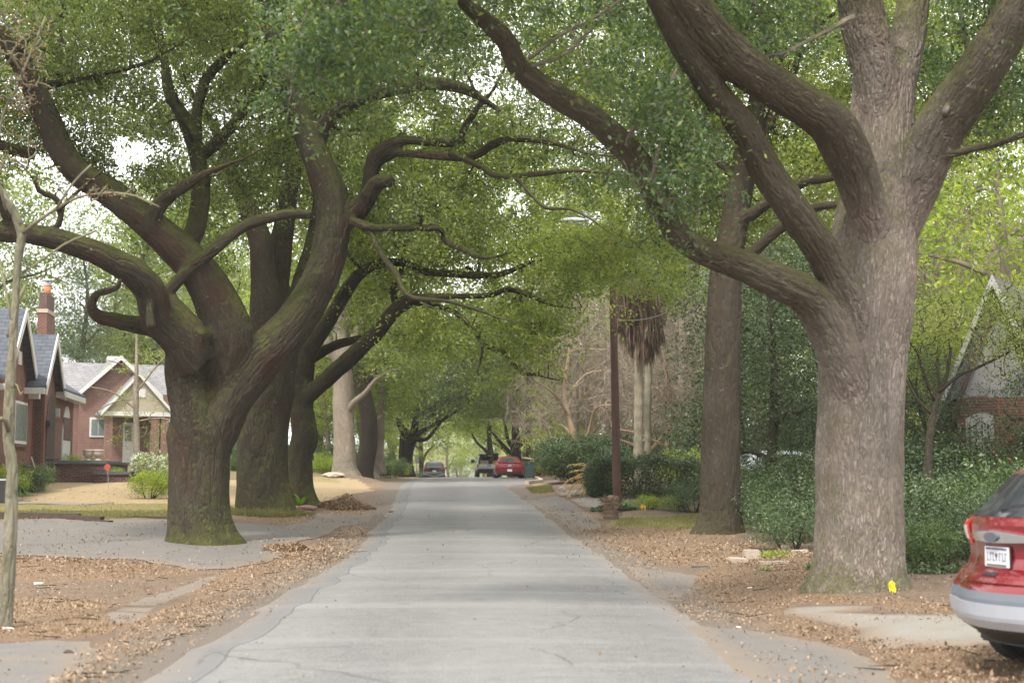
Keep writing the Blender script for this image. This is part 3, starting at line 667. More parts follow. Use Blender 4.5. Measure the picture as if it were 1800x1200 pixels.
# ------------------------------------------------------------------ trees
def catmull(P, step=.2):
    P = [np.asarray(p, float) for p in P]
    if len(P) == 2: P = [P[0], (P[0] + P[1]) / 2, P[1]]
    Q = [2 * P[0] - P[1]] + P + [2 * P[-1] - P[-2]]; out = []
    for i in range(1, len(Q) - 2):
        a, b, c, d = Q[i - 1:i + 3]; L = np.linalg.norm((c - b)[:3]); k = max(1, int(round(L / step)))
        for j in range(k):
            t = j / k; out.append(.5 * ((2 * b) + (-a + c) * t + (2 * a - 5 * b + 4 * c - d) * t * t + (-a + 3 * b - 3 * c + d) * t ** 3))
    out.append(Q[-2]); return np.array(out)
class Tubes:
    def __init__(s): s.V = []; s.Q = []; s.T = []; s.n = 0
    def add(s, P, r, sides=8, rough=0, seed=0, flutes=0, cap=True):
        P = np.asarray(P, float); r = np.asarray(r, float); n = len(P)
        t = np.gradient(P, axis=0); t /= np.linalg.norm(t, axis=1, keepdims=True) + 1e-9
        u = np.zeros_like(P); a = np.array([0, 1.0, 0]) if abs(t[0][1]) < .9 else np.array([1.0, 0, 0])
        cur = np.cross(t[0], a)
        for i in range(n):
            cur = cur - t[i] * cur.dot(t[i]); cur /= np.linalg.norm(cur) + 1e-9; u[i] = cur
        w = np.cross(t, u); th = np.linspace(0, 2 * np.pi, sides, endpoint=False)
        L = np.concatenate([[0], np.cumsum(np.linalg.norm(np.diff(P, axis=0), axis=1))])
        R_ = np.repeat(r[:, None], sides, 1)
        if rough:
            rg = np.random.default_rng(seed); m = np.zeros((n, sides)); TH, LL = np.meshgrid(th, L)
            for _ in range(7):
                k = rg.integers(1, 5); fz = rg.uniform(.3, 2.6); ph = rg.uniform(0, 6.28, 2)
                m += np.sin(k * TH + ph[0] + np.sin(LL * .7 + ph[1])) * np.sin(fz * LL + ph[1]) / 3.2
            for _ in range(5):
                k = rg.integers(6, 13); fz = rg.uniform(2, 6); ph = rg.uniform(0, 6.28, 2)
                m += .3 * np.sin(k * TH + ph[0] + .6 * np.sin(LL * 1.3)) * np.sin(fz * LL + ph[1])
            R_ = R_ * (1 + rough * m)
            if flutes:
                ph = rg.uniform(0, 6.28); f = np.exp(-L / flutes)[:, None]
                R_ = R_ * (1 + .30 * f * (np.abs(np.sin(2.5 * TH + ph)) - .45 + .25 * np.sin(3 * TH)))
        V = P[:, None] + R_[..., None] * (np.cos(th)[None, :, None] * u[:, None] + np.sin(th)[None, :, None] * w[:, None])
        T_ = np.stack([r[:, None] * np.cos(th), r[:, None] * np.sin(th), np.repeat(L[:, None], sides, 1)], -1) + [(seed * 7.3) % 31, (seed * 3.1) % 17, 0]
        I = np.arange(n * sides).reshape(n, sides); J = np.roll(I, -1, 1)
        s.V.append(V.reshape(-1, 3)); s.T.append(T_.reshape(-1, 3))
        Q = np.stack([I[:-1], J[:-1], J[1:], I[1:]], -1).reshape(-1, 4) + s.n
        s.Q.append(Q); s.n += n * sides
        if cap:
            s.V.append(P[-1:] + t[-1:] * r[-1] * .3); s.T.append(T_[-1, :1]); c = s.n; s.n += 1
            k = I[-1] + c - n * sides
            s.Q.append(np.stack([k, np.roll(k, -1), np.full(sides, c), np.full(sides, c)], -1))
            if cap == 2:
                s.V.append(P[:1]); s.T.append(T_[0, :1]); k = I[0] + c - n * sides; c = s.n; s.n += 1
                s.Q.append(np.stack([np.roll(k, -1), k, np.full(sides, c), np.full(sides, c)], -1))
        s.frames = getattr(s, 'frames', []) + [(P, r, t, u, w, L, seed)]
        return s
    def build(s, name, mat, parent, world=True):
        Q = np.concatenate(s.Q); tri = Q[:, 2] == Q[:, 3]
        me = fast_mesh(name, np.concatenate(s.V), Q[~tri], Q[tri][:, :3], {'tc': np.concatenate(s.T), 'fur': furrow_field(np.concatenate(s.T), 13)})
        return link(name, me, mat, parent, world, smooth=True)
_H = np.random.default_rng(123).random(4096).astype(np.float32)
def vnoise(p):
    i = np.floor(p).astype(np.int64); f = p - i; f = f * f * (3 - 2 * f); o = 0
    for a in (0, 1):
        for b in (0, 1):
            for c in (0, 1):
                h = _H[((i[:, 0] + a) * 73 + (i[:, 1] + b) * 157 + (i[:, 2] + c) * 311) % 4096]
                o = o + h * (f[:, 0] if a else 1 - f[:, 0]) * (f[:, 1] if b else 1 - f[:, 1]) * (f[:, 2] if c else 1 - f[:, 2])
    return o
def furrow_field(T, k):
    """0 on the plates, 1 in the furrows of the bark; T = round-the-limb x, y and length along it, in metres"""
    w = np.stack([vnoise(T * 3), vnoise(T * 3 + 9), vnoise(T * 1.5 + 5)], -1) * [.06, .06, .2]
    Q = T + w; a = vnoise(Q * [k, k, k * .09]) * .65 + vnoise(Q * [k * 2, k * 2, k * .26] + 31) * .35
    r1 = 1 - np.clip(np.abs(a - .5) / .075, 0, 1)
    b = vnoise(Q * [k * 1.7, k * 1.7, k * .32] + 77); r2 = 1 - np.clip(np.abs(b - .5) / .07, 0, 1)
    dep = .45 + .55 * vnoise(T * [1.5, 1.5, .7] + 3)
    return np.maximum(r1, r2 * .75) * dep
def fuse(tube_list, names, mat, root, voxel, smooth=7, relief=.022, furk=13):
    """melt overlapping trunk and limb tubes into one continuous skin, then hand each limb its own piece of that skin"""
    Vs, Qs, n = [], [], 0
    for t in tube_list:
        for v in t.V: Vs.append(v)
        Qs.append(np.concatenate(t.Q) + n); n += t.n
    Q = np.concatenate(Qs); tri = Q[:, 2] == Q[:, 3]
    me = fast_mesh('tmp', np.concatenate(Vs), Q[~tri], Q[tri][:, :3]); o = bpy.data.objects.new('tmp', me); COL.objects.link(o)
    m = o.modifiers.new('r', 'REMESH'); m.mode = 'VOXEL'; m.voxel_size = voxel; m.adaptivity = 0
    m = o.modifiers.new('s', 'SMOOTH'); m.factor = .5; m.iterations = smooth
    dg = bpy.context.evaluated_depsgraph_get(); me2 = bpy.data.meshes.new_from_object(o.evaluated_get(dg)); bpy.data.objects.remove(o)
    nv = len(me2.vertices); V = np.empty(nv * 3, np.float32); me2.vertices.foreach_get('co', V); V = V.reshape(-1, 3)
    Nn = np.empty(nv * 3, np.float32); me2.vertices.foreach_get('normal', Nn); Nn = Nn.reshape(-1, 3)
    me2.calc_loop_triangles()
    F_ = np.array([p.vertices[:] for p in me2.polygons if len(p.vertices) == 4], np.int32)
    best = np.full(nv, 1e9); sec = np.full(nv, 1e9); ST = np.full(nv, 9.); own = np.zeros(nv, int); TC = np.zeros((nv, 3))
    for ti, t in enumerate(tube_list):
        for (P, r, tt, u, w, L, seed) in t.frames:
            lo, hi = P.min(0) - r.max() * 2, P.max(0) + r.max() * 2; cand = np.where(((V > lo) & (V < hi)).all(1))[0]
            for a in range(0, len(cand), 6000):
                ix = cand[a:a + 6000]; dd = ((V[ix][:, None] - P[None]) ** 2).sum(-1) ** .5; sc = dd - r[None]; j = sc.argmin(1); sv = sc[np.arange(len(ix)), j]
                if ti == 0: ST[ix] = sv
                g = sv < best[ix]; sec[ix] = np.where(g, np.where(own[ix] != ti, best[ix], sec[ix]), np.where(own[ix] != ti, np.minimum(sec[ix], sv), sec[ix])); ii, jj = ix[g], j[g]; best[ii] = sv[g]; own[ii] = ti
                d = V[ii] - P[jj]; TC[ii] = np.stack([(d * u[jj]).sum(1), (d * w[jj]).sum(1), L[jj] + (d * tt[jj]).sum(1)], -1) + [(seed * 7.3) % 31, (seed * 3.1) % 17, 0]
    # soften the crotches where two limbs meet, then cut the bark furrows into the skin
    E = np.concatenate([F_[:, [0, 1]], F_[:, [1, 2]], F_[:, [2, 3]], F_[:, [3, 0]]]); hot = sec < .07 + 3 * voxel
    eh = E[hot[E[:, 0]]]; cnt = np.maximum(np.bincount(eh[:, 0], minlength=nv), 1)[:, None]; wgt = (np.clip((.07 + 3 * voxel - sec) / .07, 0, 1) * .8)[:, None] * hot[:, None]
    V = V.astype(float)
    for _ in range(60):
        av = np.stack([np.bincount(eh[:, 0], V[eh[:, 1], k], minlength=nv) for k in range(3)], -1) / cnt; V = V + (av - V) * wgt
    me2.vertices.foreach_set('co', V.astype(np.float32).ravel()); me2.update(); me2.vertices.foreach_get('normal', (Nq := np.empty(nv * 3, np.float32))); Nn = Nq.reshape(-1, 3)
    FU = furrow_field(TC, furk); big_ = vnoise(TC * [4, 4, 1.6]) - .5
    V = V + Nn * (relief * (.45 - FU) + relief * .9 * big_)[:, None]
    me2.vertices.foreach_set('co', V.astype(np.float32).ravel()); me2.update(); me2.vertices.foreach_get('normal', Nq); Nn = Nq.reshape(-1, 3)
    fo = own[F_[:, 0]]
    for ti, nm in enumerate(names):
        f = F_[fo == ti]
        if not len(f): continue
        uq, inv = np.unique(f, return_inverse=True); me = fast_mesh(nm, V[uq], inv.reshape(-1, 4), attrs={'tc': TC[uq], 'fur': FU[uq], 'limbf': np.clip((ST[uq] - .02) / .8, 0, 1)})
        ob = link(nm, me, M[mat], root, True, smooth=True)
        try: me.normals_split_custom_set_from_vertices([tuple(x) for x in Nn[uq]])
        except Exception as e: print('normals', e)
    bpy.data.meshes.remove(me2)
def px_limb(pts, off=(0, 0, 0)):
    """[(px, py, distance, width in px)] -> (n,4) control points of x, y, z, radius"""
    return [np.array([*(at(a, b, d) + Vector(off)), w * d / F / 2]) for a, b, d, w in pts]
def grow_twigs(nodes, rad, targets, rg, tw, rmax=.07, sag=.12, kink=.1, maxlen=None):
    """join every target point to the nearest piece of skeleton with a crooked twig; return the kept targets and twig directions"""
    N_ = np.array(nodes); R_ = np.array(rad); cap = len(N_) + len(targets) * 6
    A = np.empty((cap, 3)); B = np.empty(cap); A[:len(N_)] = N_; B[:len(N_)] = R_; m = len(N_)
    d0 = np.array([((N_ - t) ** 2).sum(1).min() for t in targets]); order = np.argsort(d0)
    ends, dirs = [], []
    for i in order:
        t = targets[i]; dd = ((A[:m] - t) ** 2).sum(1) * (1 + .25 * (A[:m, 2] > t[2] + .5)); j = dd.argmin()
        p = A[j].copy(); L = np.linalg.norm(t - p)
        if L < .05: continue
        if maxlen and L > maxlen: continue
        k = max(3, int(L / .28) + 1); s = np.linspace(0, 1, k + 1)[:, None]
        Q = p * (1 - s) + t * s; Q[:, 2] += (np.sin(s[:, 0] * math.pi)) * sag * L
        w = rg.normal(size=(k + 1, 3)) * kink * min(1, L) * np.sin(s * math.pi) ** .5; Q += w
        r0 = min(B[j] * .75, .010 + .016 * L, rmax); r = r0 * (1 - s[:, 0]) + .005
        tw.add(Q, r, 5 if r0 < .03 else 7, cap=False)
        c = min(5, k - 1); idx = np.linspace(1, k, c).astype(int)
        A[m:m + c] = Q[idx]; B[m:m + c] = r[idx] + .004; m += c
        ends.append(t); dirs.append((Q[-1] - Q[-2]) / (np.linalg.norm(Q[-1] - Q[-2]) + 1e-9))
    return np.array(ends), np.array(dirs)
def ell(px, py, d, rx, ry, rd):
    """crown lobe: centre pixel, distance, radii in px, px, metres"""
    c = at(px, py, d); return (np.array(c), np.array([rx * d / F, rd, ry * d / F]))
def sample_lobes(lobes, n, rg, shell=.35, gap=0):
    vol = np.array([np.prod(r) ** .8 for _, r in lobes]); vol /= vol.sum(); out = []
    for (c, r), v in zip(lobes, vol):
        k = max(1, int(round(n * v))); q = rg.normal(size=(k, 3)); q /= np.linalg.norm(q, axis=1, keepdims=True)
        p = c + q * r * (rg.random((k, 1)) ** shell)
        if gap:
            f = 2 * np.pi / gap; h = np.sin(p[:, 0] * f + 1.3 * np.sin(p[:, 2] * f * .8)) * np.sin(p[:, 1] * f * .9 + 1) + np.sin(p[:, 2] * f * 1.3 + p[:, 0] * f * .5 + 2 * np.sin(p[:, 1] * f * .4))
            p = p[h > -.25 - .5 * rg.random(k)]
        out.append(p)
    return np.concatenate(out)
def spray_points(ends, dirs, rg, per=5, n=22, spread=.42, sig=.13, flat=.6):
    """leaves grouped in small sprays round each twig end"""
    k = len(ends); c = ends[:, None] + rg.normal(size=(k, per, 3)) * [spread, spread, spread * .6]
    c[:, 0] = ends; c = c.reshape(-1, 3)
    p = c[:, None] + rg.normal(size=(len(c), n, 3)) * [sig, sig, sig * flat]
    return p.reshape(-1, 3)
CLEAR = [((975, 368, 1075, 402), 49), ((1068, 550, 1092, 885), 48), ((0, 300, 75, 390), 60), ((195, 232, 262, 300), 48), ((690, 195, 760, 245), 60), ((870, 330, 925, 380), 60), ((560, 195, 600, 225), 45), ((1000, 470, 1050, 500), 40)]
def clear_view(p, rg):
    qx, qy = proj(p); keep = np.ones(len(p), bool)
    for (x0, y0, x1, y1), dm in CLEAR:
        cx, cy = (x0 + x1) / 2, (y0 + y1) / 2; e = ((qx - cx) / (x1 - x0) * 2) ** 2 + ((qy - cy) / (y1 - y0) * 2) ** 2 if (y1 - y0) < 150 else np.maximum(np.abs(qx - cx) / (x1 - x0) * 2, np.abs(qy - cy) / (y1 - y0) * 2) ** 2
        e = e + .8 * np.sin(qx / 7 + np.sin(qy / 11) * 2) * np.sin(qy / 6 + np.sin(qx / 13)) if y1 - y0 < 150 and x1 - x0 < 99 else e
        keep &= ~((e < rg.uniform(.4, 1.1, len(p))) & (p[:, 1] < dm))
    return keep
def off_limbs(p, dens, rg, prob):
    """big old limbs carry little foliage on the open street side"""
    qx, qy = proj(p); keep = np.ones(len(p), bool); u = rg.random(len(p))
    for x, y, w, d in dens:
        if 1095 < x < 1245 and 270 < y < 440: continue
        keep &= ~((np.abs(qx - x) < w * .6 + 5) & (np.abs(qy - y) < w * .6 + 5) & (p[:, 1] < d + .2) & (u < prob * (.6 + .6 * np.abs(np.sin(x / 23 + y / 31)))))
    return keep
def hero(name, label, group, trunk, limbs, lobes, nt, seed, mats, leaf=.08, per=5, n=22, spread=.42, sig=.13, sides=36, category='oak tree', rough=.045, flutes=.5, sag=.1, wr=.5, extra_leaf=None, maxlen=None, rmax=.07, sm=10, bare_limbs=.8, furk=13, noext=(), second=0):
    rg = np.random.default_rng(seed)
    base = at(trunk[0][0], trunk[0][1], trunk[0][2]); root = thing(name, (base.x, base.y, base.z), label, category, group)
    nodes, rad = [], []
    sil = [q for l in [trunk] + limbs for q in l if q[3] > 17]
    dens = []
    for l in [trunk] + limbs:
        if max(q[3] for q in l) > 15:
            c_ = catmull([np.array([q[0], q[1], q[3], q[2]]) for q in l], 12); dens.append(c_)
    dens = np.concatenate(dens)
    P = catmull(px_limb(trunk), .1)
    t = Tubes(); P2 = P.copy(); big = [t]; bign = ['trunk']
    t.add(P2[:, :3], P2[:, 3], sides, rough, seed, flutes, cap=2)
    nodes += [p[:3] for p in P[len(P) // 2::3]]; rad += [p[3] for p in P[len(P) // 2::3]]
    for i, l in enumerate(limbs):
        small = max(q[3] for q in l) < 16
        A_ = px_limb(l); ln = np.linalg.norm(A_[-1][:3] - A_[0][:3])
        if ln > 1.3 and len(l) > 3 and A_[-1][3] < .3 and i not in noext:
            a, b = A_[-2], A_[-1]; d = (b - a)[:3]; d /= np.linalg.norm(d); r_ = b[3]; q = rg.normal(size=3) * .25; e1 = b[:3] + (d + q) * (r_ * 9 + .15); e2 = e1 + (d + q * 1.5 + [0, 0, .2]) * (r_ * 9 + .15)
            A_ = list(A_) + [np.array([*e1, r_ * .5]), np.array([*e2, .012])]
        P = catmull(A_, .09 if not small else .15)
        # a little natural crookedness
        k = np.cumsum(rg.normal(size=(len(P), 3)), 0) * .004; k -= np.linspace(0, 1, len(P))[:, None] * k[-1]
        P[:, :3] += k
        P[:, 3] = np.maximum(P[:, 3], .012)
        t = Tubes(); t.add(P[:, :3], P[:, 3], (10 if small else 24), rough * (1.2 if small else 1), seed * 31 + i, cap=2)
        if small: t.build('branch', M[mats[0]], root)
        else: big.append(t); bign.append('limb')
        s = 4 if not small else 2
        nodes += [p[:3] for p in P[4::s]]; rad += [p[3] for p in P[4::s]]
    fuse(big, bign, mats[0], root, min(.06, base.y / F * 2.1), sm, .024 if base.y < 36 else .03, furk)
    if nt:
        tg = sample_lobes(lobes, int(nt * 1.25), rg, gap=2.6 if base.y > 25 else 0); tg = tg[clear_view(tg, rg)]; tg = tg[off_limbs(tg, dens, rg, bare_limbs)]; tw = Tubes()
        if second:
            ix = rg.choice(len(tg), min(second, len(tg)), replace=False); P1 = Tubes(); N1, R1_ = list(nodes), list(rad)
            for q in tg[ix]:
                A_ = np.array(N1); j = ((A_ - q) ** 2).sum(1).argmin(); a = A_[j]; L = np.linalg.norm(q - a)
                if not .8 < L < 7: continue
                kf = np.linspace(0, 1, max(5, int(L / .45)))[:, None]; C_ = a * (1 - kf) + q * kf; C_[:, 2] += np.sin(kf[:, 0] * 3.14) * L * rg.uniform(-.05, .2)
                C_ += rg.normal(size=C_.shape) * .13 * min(1.3, L / 2) * np.sin(kf * np.pi) ** .4; r0 = min(R1_[j] * .8, .035 + .016 * L)
                C4 = catmull([np.array([*c, r0 * (1 - .8 * f[0])]) for c, f in zip(C_, kf)], .12); P1.add(C4[:, :3], C4[:, 3], 8, .06, int(L * 99), cap=False)
                N1 += [c[:3] for c in C4[2::3]]; R1_ += [c[3] for c in C4[2::3]]
            if P1.n: P1.build('boughs', M[mats[0]], root); nodes, rad = N1, R1_
        ends, dirs = grow_twigs(nodes, rad, tg, rg, tw, rmax=rmax, sag=sag, kink=.12, maxlen=maxlen)
        tw.build('twigs', M[mats[0]], root)
        pts = spray_points(ends, dirs, rg, per, n, spread, sig); pts = pts[clear_view(pts, rg)]; pts = pts[off_limbs(pts, dens, rg, bare_limbs)]
        leaves('crown', pts, leaf, M[mats[1]], root, seed + 5, wr=wr)
        if extra_leaf:
            i = rg.random(len(pts)) < extra_leaf[1]; leaves('crown', pts[i] + rg.normal(size=(i.sum(), 3)) * .15, leaf, M[extra_leaf[0]], root, seed + 6, wr=wr)
    return root
# generic trees, built once at the origin and copied
def proto_tree(name, H, tr, spread_r, crown_z, nt, seed, mats, leaf, per=4, n=20, forks=4, spread=.6, sig=.22, lean=0, conical=False, bare=False, lowlimb=.35, wr=.5):
    rg = np.random.default_rng(seed)
    root = thing(name, (0, 0, 0), '', '', None)
    P = [np.array([0, 0, -.3, tr * 1.5]), np.array([0, 0, .25, tr * 1.15]), np.array([rg.normal() * .1, rg.normal() * .1, H * .15, tr]), np.array([lean * H * .3 + rg.normal() * .2, rg.normal() * .2, H * .4, tr * .8]),
         np.array([lean * H * .6 + rg.normal() * .3, rg.normal() * .3, H * .7, tr * .45]), np.array([lean * H, 0, H * .93, tr * .12])]
    P = catmull(P, .3); t = Tubes(); t.add(P[:, :3], P[:, 3], 14, .05, seed, .4); t.build('trunk', M[mats[0]], root)
    nodes = [p[:3] for p in P[3:]]; rad = [p[3] for p in P[3:]]
    lt = Tubes()
    for i in range(forks):
        j = int(len(P) * (lowlimb + (.9 - lowlimb) * i / forks)); a = i * 2.4 + rg.normal() * .3; p = P[j][:3]; L = spread_r * rg.uniform(.65, .95) * (1 - .6 * i / forks if conical else 1)
        rise = rg.uniform(.15, .7) * L; d = np.array([math.cos(a), math.sin(a), 0])
        r0 = P[j][3] * .6
        q = [np.array([*p, r0]), np.array([*(p + d * L * .3 + [0, 0, rise * .5]), r0 * .8]), np.array([*(p + d * L * .65 + [0, 0, rise * .7] + rg.normal(size=3) * .2), r0 * .5]), np.array([*(p + d * L + [0, 0, rise]), r0 * .15])]
        q = catmull(q, .3); lt.add(q[:, :3], q[:, 3], 8, .05, seed + i)
        nodes += [x[:3] for x in q[1:]]; rad += [x[3] for x in q[1:]]
    lt.build('limbs', M[mats[0]], root)
    zc, zr = crown_z
    lobes = []
    for i in range(7):
        a = i * 2.4; hz = zc + zr * (-.7 + 1.5 * i / 6); k = spread_r * (.55 if not conical else .5 * (1 - i / 8)) ; off = k * (.8 if i < 6 else 0)
        lobes.append((np.array([math.cos(a) * off + lean * hz, math.sin(a) * off, hz]), np.array([k * 1.15, k * 1.15, zr * .42])))
    tg = sample_lobes(lobes, int(nt * 1.2), rg, gap=3.2); tg = tg[tg[:, 2] > .3]; tw = Tubes()
    ends, dirs = grow_twigs(nodes, rad, tg, rg, tw, rmax=.05, sag=.05 if not bare else -.02, kink=.12)
    if bare:
        # several orders of bare twigs
        for _ in range(bare):
            pass
        k = len(ends); sub = np.repeat(ends, 7, 0) + rg.normal(size=(k * 7, 3)) * [.5, .5, .6]
        for a, b in zip(np.repeat(ends, 7, 0), sub):
            m = (a + b) / 2 + rg.normal(size=3) * .08; tw.add([a, m, b], [.012, .009, .004], 3, cap=False)
    tw.build('twigs', M[mats[0]] if not bare else M[mats[2]], root)
    if mats[1]: leaves('crown', spray_points(ends, dirs, rg, per, n, spread, sig), leaf, M[mats[1]], root, seed + 5, wr=wr)
    return root
def proto_shrub(name, rx, ry, h, n, seed, leafm, leaf, stems=9, shell=.28, flower=None, wr=.5, boxy=0, stemm='bark_dark', lobes=7):
    rg = np.random.default_rng(seed); root = thing(name, (0, 0, 0), '', '', None)
    tw = Tubes(); L = [(np.array([0, 0, h * .5]), np.array([rx * .8, ry * .8, h * .5]))]
    for i in range(lobes):
        a = i * 2.4; L.append((np.array([math.cos(a) * rx * .55, math.sin(a) * ry * .55, h * rg.uniform(.35, .68)]), np.array([rx * .45, ry * .45, h * rg.uniform(.28, .4)])))
    for i in range(stems):
        a = rg.uniform(0, 6.28); q = rg.uniform(.2, .8); e = np.array([math.cos(a) * rx * q, math.sin(a) * ry * q, h * rg.uniform(.5, .95)])
        b = np.array([math.cos(a) * rx * .12, math.sin(a) * ry * .12, -.05]); m = (b + e) / 2 + rg.normal(size=3) * .06 * h
        tw.add([b, m, e], [.022, .016, .006], 5, cap=False)
    tw.build('stems', M[stemm], root)
    k = n // 14
    C = sample_lobes(L, k, rg, shell)
    if boxy:
        q = rg.uniform(-1, 1, (k, 3)); f = rg.integers(0, 3, k); sgn = np.sign(rg.normal(size=k)); q[np.arange(k), f] = sgn * (1 - rg.random(k) ** 2 * .25)
        q = q * (1 - .12 * (np.abs(q).sum(1, keepdims=True) - 1.6).clip(0)); C = q * [rx, ry, h * .5] + [0, 0, h * .5]; C += .07 * np.sin(C[:, [1, 2, 0]] * 4)
    C = C[C[:, 2] > .02]
    p = (C[:, None] + rg.normal(size=(len(C), 14, 3)) * leaf * 1.1).reshape(-1, 3); p = p[p[:, 2] > 0]
    leaves('foliage', p, leaf, M[leafm], root, seed + 2, wr=wr, up=.9, droop=.1)
    if flower:
        i = rg.choice(len(p), flower[1]); d = p[i] * [1.02, 1.02, 1.02]
        q = (d[:, None] + rg.normal(size=(len(d), 6, 3)) * .02).reshape(-1, 3); leaves('flowers', q, flower[2], M[flower[0]], root, seed + 3, wr=.9)
    return root
def place(p, x, y, s=1, rz=0, label=None, cat=None, group=None, first={}, dz=0):
    """the first call moves the built plant itself, later calls copy it with its parts"""
    o = p if p.name not in first else copy_tree(p)
    first[p.name] = 1
    if o is not p and o.name.split('.')[0] != p.name.split('.')[0]: o.name = p.name
    o.location = gp(x, y, dz); o.rotation_euler = (0, 0, rz); o.scale = s if hasattr(s, '__len__') else (s, s, s)
    o['label'] = label; o['category'] = cat
    if group: o['group'] = group
    elif 'group' in o.keys(): del o['group']
    return o
def pxx(px, d): return (px - 900) * d / F
# ------------------------------------------------------------------ the big street oaks
def D(pts, d0, d1=None):
    """pixel polyline (px, py, width) with distance running from d0 to d1 (or listed)"""
    n = len(pts)
    ds = d0 if hasattr(d0, '__len__') else np.linspace(d0, d1 if d1 is not None else d0, n)
    return [(p[0], p[1], float(d), p[2]) for p, d in zip(pts, ds)]
d1 = 31
L1_trunk = D([(356, 985, 175), (356, 962, 142), (354, 940, 118), (351, 900, 106), (350, 850, 102), (350, 800, 102), (349, 760, 106), (345, 735, 90), (338, 700, 66)], d1)
L1_limbs = [
 D([(350, 800, 60), (340, 745, 70), (326, 690, 62), (322, 650, 66), (330, 615, 78), (326, 590, 70)], 30.8, 30.5),
 D([(340, 640, 40), (322, 600, 56), (290, 580, 46), (240, 571, 30), (200, 562, 26), (172, 555, 23), (161, 538, 17), (168, 519, 14), (190, 511, 13), (207, 504, 9), (212, 492, 6)], 30.5, 28.5),
 D([(345, 640, 70), (312, 595, 66), (280, 560, 58), (268, 515, 54), (240, 482, 50), (190, 455, 43), (130, 432, 40), (70, 416, 36), (0, 410, 34), (-80, 392, 30), (-160, 350, 24)], 30.5, 27),
 D([(352, 800, 50), (366, 735, 66), (385, 680, 78), (395, 630, 88), (398, 585, 92), (375, 525, 78), (342, 472, 68), (295, 425, 60), (242, 378, 53), (190, 338, 50), (142, 306, 47), (105, 262, 45), (78, 200, 44), (52, 140, 40), (22, 92, 34), (-25, 40, 30)], 31.5, 29),
 D([(390, 575, 40), (412, 560, 34), (432, 556, 22)], 31, 30.6),
 D([(350, 625, 30), (352, 590, 32), (330, 560, 28), (300, 528, 27), (297, 512, 22), (318, 486, 21), (350, 459, 21), (398, 421, 20), (440, 392, 19), (498, 377, 17), (548, 376, 16)], 30.2, 30.0),
 D([(365, 590, 22), (357, 589, 22), (352, 588, 20)], 30.4, 29.9),
 D([(352, 850, 56), (368, 780, 84), (398, 705, 86), (445, 645, 82), (500, 590, 74), (545, 520, 64), (574, 445, 62), (582, 370, 60), (565, 310, 55), (540, 250, 48), (518, 190, 46), (494, 130, 45), (478, 60, 40), (468, -20, 36), (440, -120, 28)], 31, 32),
 D([(580, 395, 46), (612, 380, 42), (638, 358, 36), (650, 330, 30), (653, 295, 27), (662, 268, 23), (700, 248, 18), (750, 250, 15), (798, 252, 14), (818, 225, 12), (842, 190, 11), (868, 160, 7)], 31.8, 30),
 D([(648, 345, 30), (662, 324, 28), (678, 318, 24), (686, 320, 20)], 31, 30.4),
 D([(655, 300, 22), (668, 283, 19), (700, 268, 16), (760, 272, 14), (830, 274, 14), (880, 246, 14), (930, 243, 12), (985, 254, 9), (1035, 268, 6)], 31.5, 29),
 D([(790, 270, 12), (845, 292, 11), (878, 311, 11), (950, 305, 10), (1000, 300, 8), (1060, 303, 5)], 30, 28.5),
 D([(905, 310, 8), (938, 345, 7), (960, 364, 7), (1000, 366, 5), (1035, 382, 4)], 29, 28),
 D([(550, 285, 30), (568, 225, 28), (600, 188, 26), (650, 166, 24), (700, 155, 20), (760, 148, 22), (812, 156, 19), (845, 172, 14), (872, 190, 8)], 32, 29),
 D([(722, 152, 11), (740, 120, 9), (765, 85, 8), (800, 70, 7), (850, 62, 5)], 30.5, 29.5),
 D([(700, 160, 10), (720, 110, 9), (742, 70, 8), (750, 30, 6)], 31, 32),
 D([(538, 250, 24), (542, 180, 22), (545, 110, 20), (520, 60, 18), (500, 20, 14), (470, -60, 10)], 32.3, 33.5),
 D([(600, 385, 20), (632, 394, 15), (667, 403, 12), (733, 401, 12), (767, 402, 12), (782, 422, 12), (807, 437, 10), (850, 455, 7), (885, 448, 5)], 31.5, 29.5),
 D([(640, 396, 14), (655, 412, 12), (664, 432, 12), (680, 460, 11), (698, 482, 11), (707, 505, 10), (727, 524, 9), (790, 530, 7), (850, 548, 5)], 31.3, 30),
 D([(315, 445, 40), (342, 405, 34), (352, 350, 32), (352, 295, 30), (332, 226, 28), (312, 190, 22), (297, 160, 20), (288, 105, 14), (280, 40, 10)], 32, 34),
 D([(346, 245, 18), (347, 190, 18), (366, 137, 18), (412, 90, 14), (452, 66, 9), (500, 40, 6)], 33.5, 35),
 D([(345, 285, 20), (385, 245, 20), (420, 205, 18), (450, 160, 15), (475, 110, 12), (500, 60, 8)], 33, 34),
 D([(262, 400, 24), (288, 350, 26), (330, 325, 20), (365, 305, 12)], 30, 29.5),
 D([(85, 405, 12), (103, 395, 11), (106, 360, 10), (90, 345, 10), (68, 335, 9), (62, 310, 8)], 28.5, 28),
 D([(102, 370, 9), (140, 335, 6), (180, 300, 5)], 28.2, 27.5),
 D([(40, 412, 26), (15, 385, 20), (-5, 350, 18), (-40, 310, 14)], 28, 27),
 D([(80, 150, 16), (130, 140, 10), (190, 128, 8), (255, 110, 7), (290, 92, 5)], 30, 30),
 D([(30, 88, 14), (60, 60, 10), (112, 20, 8), (95, -20, 6)], 29, 28.5),
 D([(60, 270, 22), (20, 262, 20), (-20, 245, 16), (-80, 210, 12)], 30, 30),
 D([(250, 445, 10), (260, 500, 12), (262, 545, 14), (266, 575, 16)], 29.2, 29.2),
]
